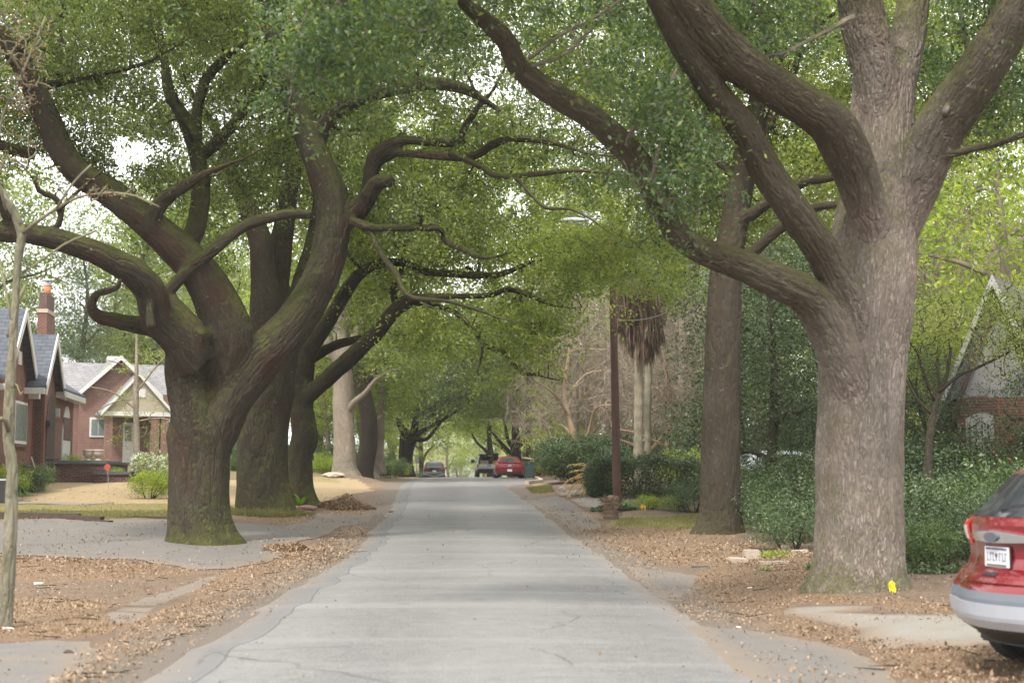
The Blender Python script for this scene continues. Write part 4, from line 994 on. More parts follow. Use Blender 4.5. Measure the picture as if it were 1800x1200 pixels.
L1_lobes = [ell(80, 200, 30, 200, 120, 3), ell(250, 120, 31, 230, 130, 4), ell(450, 60, 32, 220, 110, 4), ell(-80, 100, 29, 140, 160, 3), ell(520, 200, 33, 150, 90, 3),
            ell(700, 60, 31, 200, 90, 4), ell(780, 190, 30, 170, 70, 3), ell(930, 240, 29, 130, 60, 2), ell(230, 280, 30, 150, 60, 2.5), ell(780, 370, 30, 150, 70, 2.5),
            ell(250, -80, 31, 420, 110, 7), ell(700, -60, 31, 300, 90, 6), ell(90, 320, 29, 100, 30, 2), ell(420, 290, 33, 90, 80, 2)]
hero('oak_tree', 'big forked live oak on the left verge with mossy limbs arching over the road', 'street oaks on the left side', L1_trunk, L1_limbs, L1_lobes, 2000, 101, ('bark_oak', 'leaf_oak'), leaf=.10, per=4, n=26, spread=.45, sig=.15, noext=(0, 1, 5, len(L1_limbs) - 1), second=75, extra_leaf=('leaf_mid', .2))

d2 = 42
L2_trunk = D([(464, 925, 122), (464, 905, 98), (461, 880, 88), (460, 840, 84), (460, 780, 80), (462, 720, 78), (466, 660, 76), (470, 600, 66)], d2)
L2_limbs = [
 D([(496, 925, 70), (494, 895, 52), (489, 850, 40), (489, 780, 38), (495, 710, 38), (505, 650, 36), (516, 600, 30)], 41.6, 42.5),
 D([(468, 620, 62), (466, 540, 56), (462, 480, 44), (455, 420, 40), (430, 355, 34), (405, 300, 26), (385, 240, 18)], 42, 41),
 D([(472, 600, 50), (486, 500, 42), (496, 420, 38), (508, 340, 30), (522, 260, 24), (530, 180, 16)], 42.4, 43),
 D([(505, 560, 30), (530, 490, 28), (548, 430, 26), (560, 350, 20)], 42.6, 43.5)]
L2_lobes = [ell(450, 200, 42, 180, 160, 4), ell(380, 330, 41, 110, 100, 3), ell(560, 330, 43, 120, 120, 3), ell(480, 30, 42, 260, 140, 5), ell(330, 420, 41, 90, 60, 2.5), ell(180, 40, 42, 230, 110, 4), ell(0, 120, 42, 150, 130, 4), ell(650, 40, 43, 200, 120, 4)]
hero('oak_tree', 'dark fluted oak just behind the big forked oak with ferny moss round its base', 'street oaks on the left side', L2_trunk, L2_limbs, L2_lobes, 1200, 102, ('bark_oak', 'leaf_oak'), second=35, leaf=.13, per=4, n=24, spread=.55, sig=.19, extra_leaf=('leaf_lime', .1))

d3 = 46
L3_trunk = D([(535, 905, 96), (530, 890, 66), (526, 850, 48), (528, 800, 43), (536, 770, 46), (533, 740, 42), (530, 700, 40), (535, 640, 37), (541, 600, 33)], d3)
L3_limbs = [
 D([(532, 705, 34), (553, 683, 28), (610, 633, 29), (640, 605, 27), (663, 585, 25), (685, 555, 25), (712, 528, 22), (745, 521, 13), (800, 519, 10), (860, 517, 10), (893, 508, 10), (933, 520, 9), (967, 536, 6)], 46, 42),
 D([(720, 530, 11), (790, 545, 9), (832, 577, 9), (850, 605, 9), (885, 618, 8), (902, 638, 8), (920, 656, 7), (938, 656, 6)], 44, 42),
 D([(848, 604, 6), (846, 625, 5), (838, 655, 4)], 42.6, 42.2),
 D([(545, 630, 20), (590, 605, 16), (640, 590, 12), (680, 560, 9)], 47, 46),
 D([(537, 620, 34), (580, 560, 26), (605, 520, 24), (630, 485, 20), (668, 463, 16), (712, 462, 12), (752, 478, 12), (800, 481, 14), (850, 483, 13), (890, 478, 10), (935, 460, 8), (980, 450, 5)], 46, 43),
 D([(700, 545, 14), (690, 510, 12), (704, 480, 9), (712, 430, 8), (725, 390, 7)], 44.5, 44),
 D([(541, 610, 30), (548, 520, 26), (560, 430, 22), (590, 340, 18), (600, 250, 12)], 46.5, 47.5)]
L3_lobes = [ell(700, 430, 45, 150, 90, 3), ell(860, 420, 43, 130, 80, 3), ell(960, 500, 42, 90, 90, 2.5), ell(800, 580, 44, 120, 60, 2.5), ell(920, 600, 42, 90, 60, 2), ell(620, 480, 46, 80, 110, 3), ell(640, 280, 47, 170, 140, 4), ell(850, 300, 45, 170, 110, 4), ell(1010, 400, 43, 80, 120, 3)]
hero('oak_tree', 'slim leaning oak with one low mossy limb reaching out over the road', 'street oaks on the left side', L3_trunk, L3_limbs, L3_lobes, 1150, 103, ('bark_oak', 'leaf_mid'), second=60, leaf=.13, per=4, n=22, spread=.55, sig=.19, extra_leaf=('leaf_lime', .3), sides=24)

d4 = 66
L4_trunk = D([(606, 852, 90), (607, 838, 58), (606, 820, 42), (605, 780, 38), (604, 720, 37), (603, 660, 34), (600, 600, 28), (597, 540, 22)], d4)
L4_limbs = [D([(606, 735, 13), (620, 710, 12), (640, 692, 9), (660, 668, 7), (680, 655, 5)], 66, 64), D([(602, 650, 22), (575, 600, 16), (560, 540, 12)], 66, 67), D([(604, 640, 20), (625, 590, 16), (650, 540, 12), (690, 500, 8)], 66, 65)]
hero('oak_tree', 'straight pale grey trunk on a bare root mound, fourth along the left verge', 'street oaks on the left side', L4_trunk, L4_limbs, [ell(600, 520, 67, 120, 100, 4), ell(680, 600, 65, 80, 80, 4), ell(560, 620, 68, 60, 60, 3), ell(700, 480, 64, 120, 80, 4)], 420, 104, ('bark_grey', 'leaf_mid'), leaf=.17, per=4, n=18, spread=.8, sig=.28, sides=20, extra_leaf=('leaf_pine', .2))
d5 = 84
L5_trunk = D([(650, 842, 40), (650, 830, 24), (648, 800, 19), (646, 770, 17), (642, 752, 14)], d5)
L5_limbs = [D([(668, 835, 24), (667, 800, 18), (668, 760, 16), (672, 700, 13), (680, 640, 8)], 84.5, 84), D([(645, 765, 10), (636, 752, 8), (628, 742, 6)], 84, 83.5), D([(650, 760, 9), (660, 740, 8), (672, 730, 5)], 83.6, 83)]
t5 = hero('oak_tree', 'storm-broken twin trunk with torn orange wood on the left verge', 'street oaks on the left side', L5_trunk, L5_limbs, [ell(690, 660, 84, 60, 60, 4), ell(650, 690, 84, 50, 40, 3), ell(720, 600, 83, 80, 60, 4)], 230, 105, ('bark_grey', 'leaf_mid'), leaf=.2, per=4, n=16, spread=.9, sig=.32, sides=16, extra_leaf=('leaf_lime', .3))
tw = MB(); a = at(649, 768, 83.4); b = at(655, 820, 83.55); tw.cyl(a, b, .2, .05, 6); tw.cyl(at(649, 775, 83.4), at(644, 752, 83.4), .22, .04, 5); tw.cyl(at(655, 772, 83.3), at(660, 762, 83.3), .14, .03, 5)
tw.build('torn_wood', M['wood_raw'], t5)
d6 = 108
L6_trunk = D([(716, 838, 34), (716, 825, 24), (716, 800, 20), (722, 775, 20), (728, 755, 15)], d6)
L6_limbs = [D([(722, 780, 14), (738, 760, 9), (755, 750, 7), (772, 742, 6), (795, 728, 4)], 108, 104), D([(725, 770, 10), (748, 772, 7), (765, 755, 5), (778, 738, 4)], 107, 105), D([(720, 770, 16), (706, 752, 12), (698, 735, 9)], 108, 108), D([(728, 760, 14), (733, 720, 11), (745, 670, 8), (760, 620, 5)], 108, 106),
            D([(704, 826, 9), (706, 790, 9), (708, 750, 8)], 108, 108)]
hero('oak_tree', 'dark spreading oak beside the far charcoal car, limbs curving toward the crest', 'street oaks on the left side', L6_trunk, L6_limbs, [ell(720, 700, 106, 60, 50, 5), ell(780, 690, 104, 60, 40, 5), ell(700, 640, 106, 70, 50, 5), ell(790, 620, 104, 70, 50, 5), ell(850, 600, 100, 80, 60, 5)], 420, 106, ('bark_dark', 'leaf_pine'), leaf=.22, per=4, n=18, spread=1.0, sig=.34, sides=14, extra_leaf=('leaf_mid', .5))

# right side
dR = 19
R1_trunk = D([(1508, 1075, 250), (1508, 1048, 205), (1508, 1024, 172), (1509, 990, 156), (1510, 900, 149), (1512, 750, 146), (1517, 620, 150), (1524, 540, 160), (1532, 470, 158), (1540, 400, 142), (1548, 320, 126), (1550, 250, 116), (1552, 180, 110), (1555, 120, 104)], dR)
R1_limbs = [
 D([(1552, 260, 60), (1538, 130, 80), (1515, 30, 82), (1500, -60, 66), (1480, -150, 50)], 18.9, 18.3),
 D([(1560, 270, 50), (1574, 150, 66), (1598, 50, 58), (1612, -40, 52), (1620, -140, 40)], 19.1, 19.6),
 D([(1560, 490, 36), (1604, 345, 78), (1632, 270, 84), (1665, 205, 88), (1712, 140, 86), (1755, 72, 82), (1800, -5, 76), (1850, -90, 60)], 19, 17.5),
 D([(1545, 470, 40), (1522, 370, 66), (1496, 290, 78), (1462, 228, 78), (1420, 195, 74), (1350, 148, 72), (1290, 105, 74), (1228, 40, 72), (1170, -40, 66), (1100, -140, 50)], 18.8, 15.5),
 D([(1518, 660, 40), (1492, 550, 60), (1462, 478, 62), (1436, 425, 60), (1394, 367, 56), (1348, 298, 54), (1310, 232, 52), (1262, 172, 50), (1232, 125, 50), (1198, 72, 50), (1170, 8, 54), (1140, -60, 50)], 18.8, 15.8),
 D([(1525, 780, 36), (1500, 680, 66), (1470, 605, 74), (1445, 550, 70), (1415, 512, 64), (1370, 490, 60), (1302, 462, 54), (1240, 438, 48), (1200, 412, 44), (1168, 358, 44), (1132, 298, 45), (1096, 252, 44), (1045, 208, 42), (985, 172, 42), (942, 145, 40), (908, 112, 36), (890, 73, 34), (858, 40, 32), (820, 10, 24), (770, -30, 16)], 18.8, 15.5),
 D([(1640, 288, 16), (1668, 275, 14), (1712, 262, 13), (1760, 252, 12), (1815, 236, 10)], 18.6, 17.5),
 D([(928, 105, 7), (985, 60, 7), (1040, 35, 6), (1090, 0, 5)], 15.8, 15.5),
 D([(935, 118, 7), (985, 100, 7), (1020, 70, 6), (1060, 30, 5)], 16, 16.5),
 D([(1180, 370, 10), (1160, 345, 9), (1150, 300, 7), (1165, 240, 5)], 17, 16),
 D([(1100, 255, 9), (1120, 215, 8), (1160, 180, 6), (1190, 120, 5)], 16.6, 16),
 D([(1500, 30, 10), (1440, 60, 8), (1380, 90, 7), (1330, 100, 5)], 18, 17),
 D([(1660, 200, 12), (1700, 100, 10), (1690, 20, 8)], 18, 19),
]
R1_lobes = [ell(1160, 270, 16.3, 105, 150, 1.4), ell(1110, 180, 16, 100, 100, 1.2), ell(1200, 400, 16.8, 60, 50, .7), ell(1240, 200, 17.2, 90, 110, 1), ell(650, 60, 15.5, 190, 90, 1.5), ell(780, -10, 15.5, 200, 60, 1.5), ell(560, 130, 15.5, 110, 90, 1),
            ell(1240, 20, 17, 140, 80, 1.8), ell(1700, 60, 19, 170, 130, 2), ell(1740, 190, 18.5, 90, 70, 1.5), ell(1400, -80, 17, 500, 90, 4), ell(900, -60, 15, 300, 60, 3)]
R1_base = hero('oak_tree', 'massive pale grey oak trunk at the right kerb beside the yellow marker flag', 'street oaks on the right side', R1_trunk, R1_limbs, R1_lobes, 430, 107, ('bark_right', 'leaf_teal'), leaf=.075, per=6, n=20, spread=.36, sig=.10, sides=64, sm=16, furk=17, rough=.035, flutes=.35, sag=-.05, extra_leaf=('leaf_oak', .3), rmax=.035)

dS = 33
R2_trunk = D([(1262, 962, 150), (1262, 943, 100), (1264, 920, 80), (1265, 880, 69), (1266, 800, 66), (1268, 700, 64), (1271, 600, 60), (1275, 500, 57), (1286, 420, 50), (1296, 360, 48), (1306, 300, 44), (1318, 240, 40), (1332, 180, 34), (1342, 100, 28), (1348, 20, 22)], dS)
R2_limbs = [
 D([(1296, 400, 26), (1325, 375, 22), (1375, 340, 20), (1420, 320, 17), (1465, 312, 13), (1540, 280, 8)], 33, 31),
 D([(1290, 480, 20), (1330, 440, 20), (1375, 400, 18), (1420, 370, 16), (1475, 358, 12), (1540, 350, 8)], 33, 31),
 D([(1302, 320, 22), (1280, 300, 18), (1262, 285, 14), (1240, 262, 10), (1200, 230, 7)], 33, 34),
 D([(1320, 260, 24), (1350, 220, 22), (1375, 170, 18), (1400, 110, 12), (1410, 40, 9)], 33, 34),
 D([(1325, 210, 18), (1360, 120, 14), (1420, 60, 10), (1470, 20, 7)], 33, 32),
 D([(1288, 335, 10), (1260, 345, 8), (1230, 360, 6)], 33, 33),
 D([(1345, 60, 12), (1400, 95, 9), (1450, 60, 7), (1490, 70, 5)], 33, 32)]
R2_lobes = [ell(1400, 330, 33, 120, 90, 3), ell(1350, 200, 34, 170, 110, 4), ell(1200, 200, 34, 120, 120, 3), ell(1300, 60, 34, 220, 90, 4), ell(1450, 100, 33, 130, 110, 3), ell(1130, 380, 35, 90, 90, 2.5), ell(1250, 400, 35, 90, 60, 2), ell(1050, 200, 34, 130, 140, 3), ell(1000, 60, 34, 160, 100, 3), ell(1600, 60, 34, 160, 120, 4), ell(1720, 160, 33, 120, 110, 4), ell(1620, 250, 33, 80, 80, 3), ell(1110, 470, 39, 115, 65, 2), ell(1010, 430, 39, 70, 60, 2)]
hero('oak_tree', 'dark straight oak trunk with a knot, standing second on the right verge', 'street oaks on the right side', R2_trunk, R2_limbs, R2_lobes, 1500, 108, ('bark_dark', 'leaf_mid'), second=35, leaf=.105, per=4, n=26, spread=.48, sig=.16, sides=32, extra_leaf=('leaf_lime', .25), rough=.03)
# far right street trees by the crest
hero('oak_tree', 'dark multi-stemmed oak rising directly behind the parked maroon coupe', 'street oaks on the right side', D([(908, 838, 26), (908, 820, 18), (908, 790, 16), (906, 755, 13), (905, 720, 10), (903, 680, 7)], 118),
     [D([(906, 795, 8), (894, 775, 7), (888, 750, 5), (884, 730, 4)], 118, 117), D([(904, 800, 8), (890, 788, 7), (878, 775, 6), (868, 763, 4)], 118, 116), D([(910, 790, 8), (922, 770, 7), (930, 740, 5)], 118, 119)],
     [ell(900, 700, 116, 50, 40, 5), ell(860, 680, 112, 60, 40, 5), ell(930, 700, 120, 40, 40, 4), ell(880, 640, 114, 70, 40, 5), ell(850, 720, 112, 40, 22, 4)], 330, 109, ('bark_dark', 'leaf_mid'), leaf=.24, per=4, n=18, spread=1.0, sig=.34, sides=12, extra_leaf=('leaf_lime', .3))
hero('oak_tree', 'farther oak behind the white truck with one limb dipping left', 'street oaks on the right side', D([(864, 840, 18), (864, 815, 12), (862, 790, 10), (860, 760, 8), (862, 720, 6)], 135),
     [D([(862, 800, 7), (855, 792, 6), (845, 784, 5), (836, 774, 4)], 135, 133)], [ell(860, 730, 134, 40, 30, 5), ell(830, 700, 132, 50, 35, 5), ell(810, 750, 134, 22, 14, 3)], 200, 110, ('bark_dark', 'leaf_lime'), leaf=.26, per=4, n=16, spread=1.0, sig=.4, sides=10)
hero('oak_tree', 'slim dark trunk behind the green wheeled bin on the right', 'street oaks on the right side', D([(930, 838, 18), (930, 815, 12), (929, 770, 11), (929, 720, 9), (930, 660, 7)], 104),
     [D([(929, 760, 6), (918, 735, 4), (912, 715, 3)], 104, 104)], [ell(950, 680, 104, 50, 50, 4), ell(925, 620, 104, 60, 40, 5), ell(980, 650, 102, 40, 40, 4)], 240, 111, ('bark_dark', 'leaf_mid'), leaf=.22, per=4, n=16, spread=.9, sig=.32, sides=10)

# ------------------------------------------------------------------ bare sapling on the left, near
sap = hero('young_tree', 'thin bare sapling with reddish buds at the left edge, stem greenish', None,
   D([(6, 1112, 30), (8, 1092, 23), (12, 1040, 21), (17, 960, 19), (20, 880, 18), (21, 820, 18), (15, 765, 18), (17, 700, 15), (21, 620, 14), (27, 540, 12), (33, 450, 11), (38, 415, 11), (32, 390, 12), (15, 355, 10), (-5, 325, 9), (-30, 290, 7)], 15.6),
   [D([(36, 415, 8), (60, 395, 7), (100, 365, 6), (145, 345, 5), (200, 340, 4), (240, 345, 3)], 15.6, 15.2), D([(15, 590, 9), (28, 540, 7), (45, 500, 5)], 15.6, 15.9),
    D([(18, 765, 8), (10, 740, 8), (2, 735, 7)], 15.6, 15.3), D([(10, 370, 6), (-5, 300, 5), (5, 200, 4), (40, 140, 3)], 15.5, 15),
    D([(100, 365, 4), (130, 320, 3), (160, 290, 2)], 15.3, 15.1), D([(20, 560, 5), (5, 480, 4), (-10, 420, 3)], 15.7, 16),
    D([(30, 150, 3), (60, 80, 2.5), (80, 30, 2)], 15, 15), D([(40, 480, 4), (110, 430, 3), (170, 405, 2)], 15.7, 15.5)],
   [ell(40, 140, 15.2, 60, 100, .5), ell(160, 335, 15.2, 90, 25, .3), ell(20, 60, 15, 70, 80, .5), ell(30, 280, 15.3, 50, 50, .4), ell(20, 700, 15.5, 25, 60, .2)], 150, 112, ('bark_sapling', 'leaf_red'), leaf=.028, per=1, n=4, spread=.03, sig=.05, sides=20, category='young tree', rough=.05, flutes=.15, sag=0, rmax=.008, maxlen=.8)
# ------------------------------------------------------------------ planting behind and beside the street
BG = 'trees behind the street'
tA = proto_tree('broadleaf_tree', 14, .32, 5.2, (9.5, 4.8), 330, 201, ('bark_dark', 'leaf_mid'), .22, per=4, n=18, spread=.8, sig=.3, forks=6, lowlimb=.3)
tB = proto_tree('broadleaf_tree', 11, .22, 4.2, (6.6, 4.4), 280, 202, ('bark_grey', 'leaf_lime'), .18, per=4, n=17, spread=.7, sig=.28, forks=6, lowlimb=.2)
tC = proto_tree('pine_tree', 17, .26, 3.6, (11, 6), 260, 203, ('bark_dark', 'leaf_pine'), .26, per=4, n=20, spread=.6, sig=.24, forks=9, lowlimb=.35, conical=True, wr=.16)
tD = proto_tree('evergreen_tree', 9, .16, 3.0, (4.8, 4.0), 300, 204, ('bark_dark', 'leaf_dark'), .13, per=4, n=20, spread=.55, sig=.22, forks=6, lowlimb=.12)
tE = proto_tree('bare_tree', 7, .12, 3.0, (4.6, 2.8), 300, 205, ('bark_pale', None, 'bark_twig'), .1, forks=8, lowlimb=.08, bare=3)
tF = proto_tree('hazed_tree', 12, .2, 4.4, (7.2, 4.6), 260, 206, ('bark_grey', 'leaf_far'), .2, per=3, n=12, spread=.9, sig=.32, forks=6, lowlimb=.2)
rs = random.Random(77)
def T(p, px, d, s, lab, grp=BG, cat=None, rz=None, dz=0):
    cat = cat or {'broadleaf_tree': 'tree', 'pine_tree': 'pine tree', 'evergreen_tree': 'evergreen tree', 'bare_tree': 'bare tree', 'hazed_tree': 'tree'}[p.name.split('.')[0]]
    return place(p, pxx(px, d), d, s, rs.uniform(0, 6.28) if rz is None else rz, lab, cat, grp, dz=dz)
# behind the houses on the left
T(tC, 130, 98, 1.0, 'tall blue-green pine rising behind the brick chimney')
T(tC, 30, 112, 1.05, 'loose pine showing sky at the far left behind the brick house')
T(tC, 215, 118, 1.1, 'pine behind the grey roof of the farther house')
T(tC, 330, 104, 1.0, 'pine seen through the fork of the big left oak')
T(tA, 250, 125, 1.0, 'rounded dark tree far behind the farther brick house')
T(tA, 420, 96, 1.0, 'leafy green tree behind the dark fluted oak')
T(tB, 480, 88, 1.0, 'yellow-green tree filling the gap left of the slim leaning oak')
T(tA, 560, 104, 1.1, 'green tree behind the slim leaning oak')
T(tB, 575, 84, .75, 'bright lime tree left of the pale grey fourth trunk')
T(tD, 570, 92, .6, 'low dark evergreen beside the pale grey fourth trunk')
T(tB, 638, 104, .8, 'lime tree between the pale trunk and the storm-broken trunk')
T(tA, 640, 128, 1.1, 'broad tree behind the storm-broken trunk')
T(tA, 690, 140, 1.0, 'green tree behind the far dark spreading oak')
T(tB, 690, 118, .55, 'small lime tree right of the storm-broken trunk')
T(tC, 400, 120, 1.1, 'pine between the first two left trunks')
T(tA, -60, 120, 1.2, 'broad tree beyond the left edge of the brick house')
# down the street
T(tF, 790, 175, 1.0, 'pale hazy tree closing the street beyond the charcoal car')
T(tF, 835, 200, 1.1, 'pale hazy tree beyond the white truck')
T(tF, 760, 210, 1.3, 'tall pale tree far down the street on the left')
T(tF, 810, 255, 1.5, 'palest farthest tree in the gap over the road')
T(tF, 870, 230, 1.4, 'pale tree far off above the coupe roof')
T(tB, 852, 165, .8, 'lime green tree just left of the white truck')
T(tA, 900, 160, 1.1, 'dark green tree above the maroon coupe')
T(tA, 740, 165, 1.0, 'green tree above the charcoal car')
T(tB, 805, 150, .33, 'small lime tree on the slope past the crest')
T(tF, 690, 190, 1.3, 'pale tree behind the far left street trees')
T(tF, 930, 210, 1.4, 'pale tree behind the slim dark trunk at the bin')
# right side, middle distance
T(tB, 960, 128, 1.0, 'yellow-green tree behind the green wheeled bin')
T(tB, 1000, 92, .62, 'lime tree above the left end of the clipped hedge')
T(tE, 1040, 84, 1.15, 'bare tan crape myrtle left of the utility pole', 'bare crape myrtles')
T(tE, 985, 96, 1.1, 'bare twiggy tree over the big clipped hedge', 'bare crape myrtles')
T(tE, 1165, 66, 1.15, 'bare tan crape myrtle right of the palm trunks, stems splayed', 'bare crape myrtles')
T(tE, 1205, 74, 1.25, 'bare crape myrtle beside the second right oak', 'bare crape myrtles')
T(tE, 1120, 80, 1.2, 'bare tree behind the palm trunks', 'bare crape myrtles')
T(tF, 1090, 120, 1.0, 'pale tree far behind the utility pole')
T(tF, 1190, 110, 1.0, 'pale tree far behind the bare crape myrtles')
T(tD, 1190, 90, .8, 'dark evergreen with red blooms behind the bare crape myrtles')
T(tB, 1240, 100, 1.1, 'lime tree behind the second right oak')
T(tD, 1350, 44, .95, 'dense dark evergreen between the two big right oaks', 'evergreens in the right yard')
T(tD, 1425, 50, 1.1, 'tall dark evergreen hard against the pale grey oak', 'evergreens in the right yard')
T(tD, 1310, 58, 1.0, 'dark evergreen right of the second right oak', 'evergreens in the right yard')
T(tF, 1380, 90, 1.1, 'pale tree showing above the dark evergreens')
T(tA, 1450, 105, 1.3, 'broad tree high behind the pale grey oak')
T(tB, 1330, 84, 1.0, 'yellow-green tree behind the dark evergreens')
T(tB, 1640, 62, 1.0, 'yellow-green tree left of the right house gable')
T(tB, 1730, 74, 1.2, 'tall lime tree above the right house roof')
T(tE, 1700, 70, 1.6, 'bare twiggy tree behind the right house gable')
T(tE, 1790, 66, 1.7, 'bare grey tree behind the dark roof at the right edge')
T(tF, 1620, 95, 1.3, 'pale tree behind the right house')
T(tA, 1800, 100, 1.3, 'big tree beyond the right edge behind the house')
T(tD, 1620, 40, .55, 'dark evergreen right of the pale grey oak trunk', 'evergreens in the right yard')
T(tA, 1560, 120, 1.3, 'tall green tree far behind the pale grey oak')
T(tE, 1010, 76, 1.5, 'large bare tan tree over the big clipped hedge', 'bare crape myrtles')
T(tE, 1075, 92, 1.6, 'bare tree directly behind the utility pole', 'bare crape myrtles')
T(tE, 1230, 88, 1.7, 'tall bare tree just left of the dark straight oak', 'bare crape myrtles')
T(tE, 950, 112, 1.5, 'bare tan tree beyond the green wheeled bin', 'bare crape myrtles')
T(tF, 1040, 105, 1.1, 'pale tree behind the bare tan trees')
T(tB, 1760, 52, 1.35, 'lime tree crowning the right house roof')
T(tE, 1650, 58, 1.9, 'tall bare grey tree just right of the pale grey oak')
T(tB, 1640, 80, 1.6, 'tall yellow-green tree high behind the right house')
T(tC, 1290, 120, 1.1, 'tall pine behind the second right oak')
# upper fill: taller trees well back whose crowns close the canopy
for px, d, s, lab in [(-40, 105, 1.5, 'tall yard oak behind the brick house chimney'), (260, 110, 1.5, 'tall yard oak over the farther brick house'), (640, 74, 1.4, 'tall oak standing back behind the pale grey trunk'),
                      (1085, 140, 1.6, 'tall oak over the bare crape myrtles'), (1500, 80, 1.5, 'tall oak behind the pale grey oak, right side'), (1250, 95, 1.5, 'tall oak behind the dark straight oak'),
                      (930, 150, 1.5, 'tall oak closing the street on the right'), (560, 150, 1.6, 'tall oak closing the view behind the left row')]:
    T(tA, px, d, s, lab)

# left yard conifer in front of the farther house
hero('young_tree', 'young conifer with whorled bare branches in front of the farther brick house', None, D([(241, 858, 16), (241, 840, 12), (240, 760, 11), (239, 700, 10), (240, 640, 7), (240, 590, 5), (241, 560, 3)], 62),
     [D([(240, 720, 3), (200, 690, 2.5), (160, 680, 2)], 62, 61), D([(240, 690, 3), (270, 650, 3), (300, 615, 2.5), (318, 590, 2)], 62, 61), D([(240, 740, 3), (280, 735, 2), (310, 742, 2)], 62, 62), D([(240, 700, 3), (205, 705, 2), (170, 722, 2)], 62, 62), D([(240, 660, 3), (215, 640, 2), (185, 632, 2)], 62, 61)],
     [ell(240, 640, 62, 50, 26, 1.2), ell(215, 650, 61.5, 40, 18, 1), ell(275, 620, 62, 35, 22, 1), ell(240, 740, 62, 70, 60, 1.6)], 120, 120, ('bark_twig', 'leaf_lime'), leaf=.14, per=2, n=9, spread=.3, sig=.16, sides=10, category='young tree', wr=.2, maxlen=2.2)
# small tree in front of the right house
hero('young_tree', 'thin bare-branched shrub tree leaning before the right house gable', None, D([(1630, 850, 18), (1632, 800, 14), (1638, 740, 12), (1650, 690, 10), (1665, 655, 7), (1672, 610, 5)], 33),
     [D([(1645, 705, 8), (1625, 660, 6), (1612, 620, 4), (1590, 590, 3)], 33, 32.6), D([(1650, 690, 8), (1685, 660, 6), (1730, 640, 5), (1790, 610, 3)], 33, 32), D([(1652, 680, 6), (1648, 630, 5), (1655, 570, 3)], 33, 33.5), D([(1640, 730, 6), (1612, 700, 5), (1590, 660, 3)], 33, 33)],
     [ell(1700, 570, 32.5, 110, 70, 1.5), ell(1620, 600, 33, 70, 60, 1.2), ell(1780, 590, 32, 70, 90, 1.2), ell(1740, 520, 32, 80, 50, 1)], 560, 121, ('bark_dark', 'leaf_mid'), leaf=.06, per=3, n=8, spread=.2, sig=.12, sides=12, category='young tree', maxlen=1.6)

# ---- shrubs
SH = 'shrubs'
sA = proto_shrub('shrub', 1.5, 1.5, 1.6, 9000, 301, 'leaf_dark', .075)
sB = proto_shrub('shrub', 1.4, 1.4, 1.3, 6500, 302, 'leaf_shrub', .085, shell=.4)
sC = proto_shrub('shrub', 1.3, 1.2, 1.2, 5200, 303, 'leaf_lime', .08, shell=.4)
sD = proto_shrub('shrub', 1.2, 1.1, 1.4, 4200, 304, 'leaf_pine', .10, shell=.5, wr=.22)
def S(p, px, d, s, lab, grp=None, dz=-.03):
    return place(p, pxx(px, d), d, s, rs.uniform(0, 6.28), lab, 'shrub', grp, dz=dz)
# right foreground thicket between and behind the oaks
G1 = 'undergrowth shrubs in the right yard'
for px, d, s, p, lab in [
    (1600, 23.5, .62, sB, 'leafy green shrub touching the right side of the pale grey oak'), (1650, 24.5, .7, sA, 'dark glossy shrub between the pale grey oak and the red car'),
    (1700, 26, .85, sD, 'wispy grey-green shrub behind the red car rear window'), (1620, 27, .95, sA, 'dark shrub mass right of the pale grey oak'), (1680, 29, 1.0, sB, 'mid green shrub below the leaning bare shrub tree'),
    (1760, 28, 1.0, sD, 'feathery shrub above the red car roof'), (1590, 31, 1.15, sD, 'grey-green shrub just behind the pale grey oak'), (1820, 30, 1.1, sA, 'dark shrub at the right frame edge behind the red car'),
    (1385, 29, .85, sD, 'feathery grey-green shrub left of the pale grey oak base'), (1340, 33, .9, sD, 'wispy shrub between the two right oaks'), (1420, 31, .9, sA, 'dark shrub half hidden by the pale grey oak'),
    (1330, 38, 1.0, sB, 'green shrub behind the dark straight oak'), (1400, 37, 1.2, sA, 'tall dark shrub under the evergreens'), (1215, 43, .9, sD, 'scruffy bare-stemmed shrub left of the dark straight oak'),
    (1185, 43.5, .42, sC, 'fresh light green shrub before the long dark hedge'), (1140, 44, .42, sC, 'small lime shrub by the palm stump'), (1300, 45, 1.1, sB, 'shrub peeking right of the dark straight oak trunk'),
    (1450, 42, 1.5, sB, 'big shrub behind the pale grey oak'), (1560, 38, 1.5, sA, 'big dark shrub directly behind the pale grey oak'), (1640, 36, 1.4, sD, 'wispy shrub below the right house gable'),
    (1230, 54, 1.3, sC, 'yellow-green shrub behind the long hedge'), (1185, 60, 1.2, sC, 'lime shrub under the bare crape myrtles'), (1250, 62, 1.5, sA, 'dark shrub behind the dark straight oak')]:
    S(p, px, d, s, lab, G1)
for px, d, s, p, lab in [(1650, 37, .9, sB, 'loose leafy shrub at the left corner of the right house'), (1660, 38, 1.6, sA, 'dark shrub at the left foot of the right house gable'), (1790, 31, 1.35, sB, 'broad leafy shrub behind the red car rear window')]: S(p, px, d, s, lab, G1)
T(tD, 1850, 37, .62, 'dark leafy evergreen at the right edge beside the house gable', 'evergreens in the right yard')
T(tA, 1010, 125, 1.8, 'very tall oak behind the street lamp head')
T(tA, 330, 130, 1.8, 'very tall oak behind the big forked oak crown')
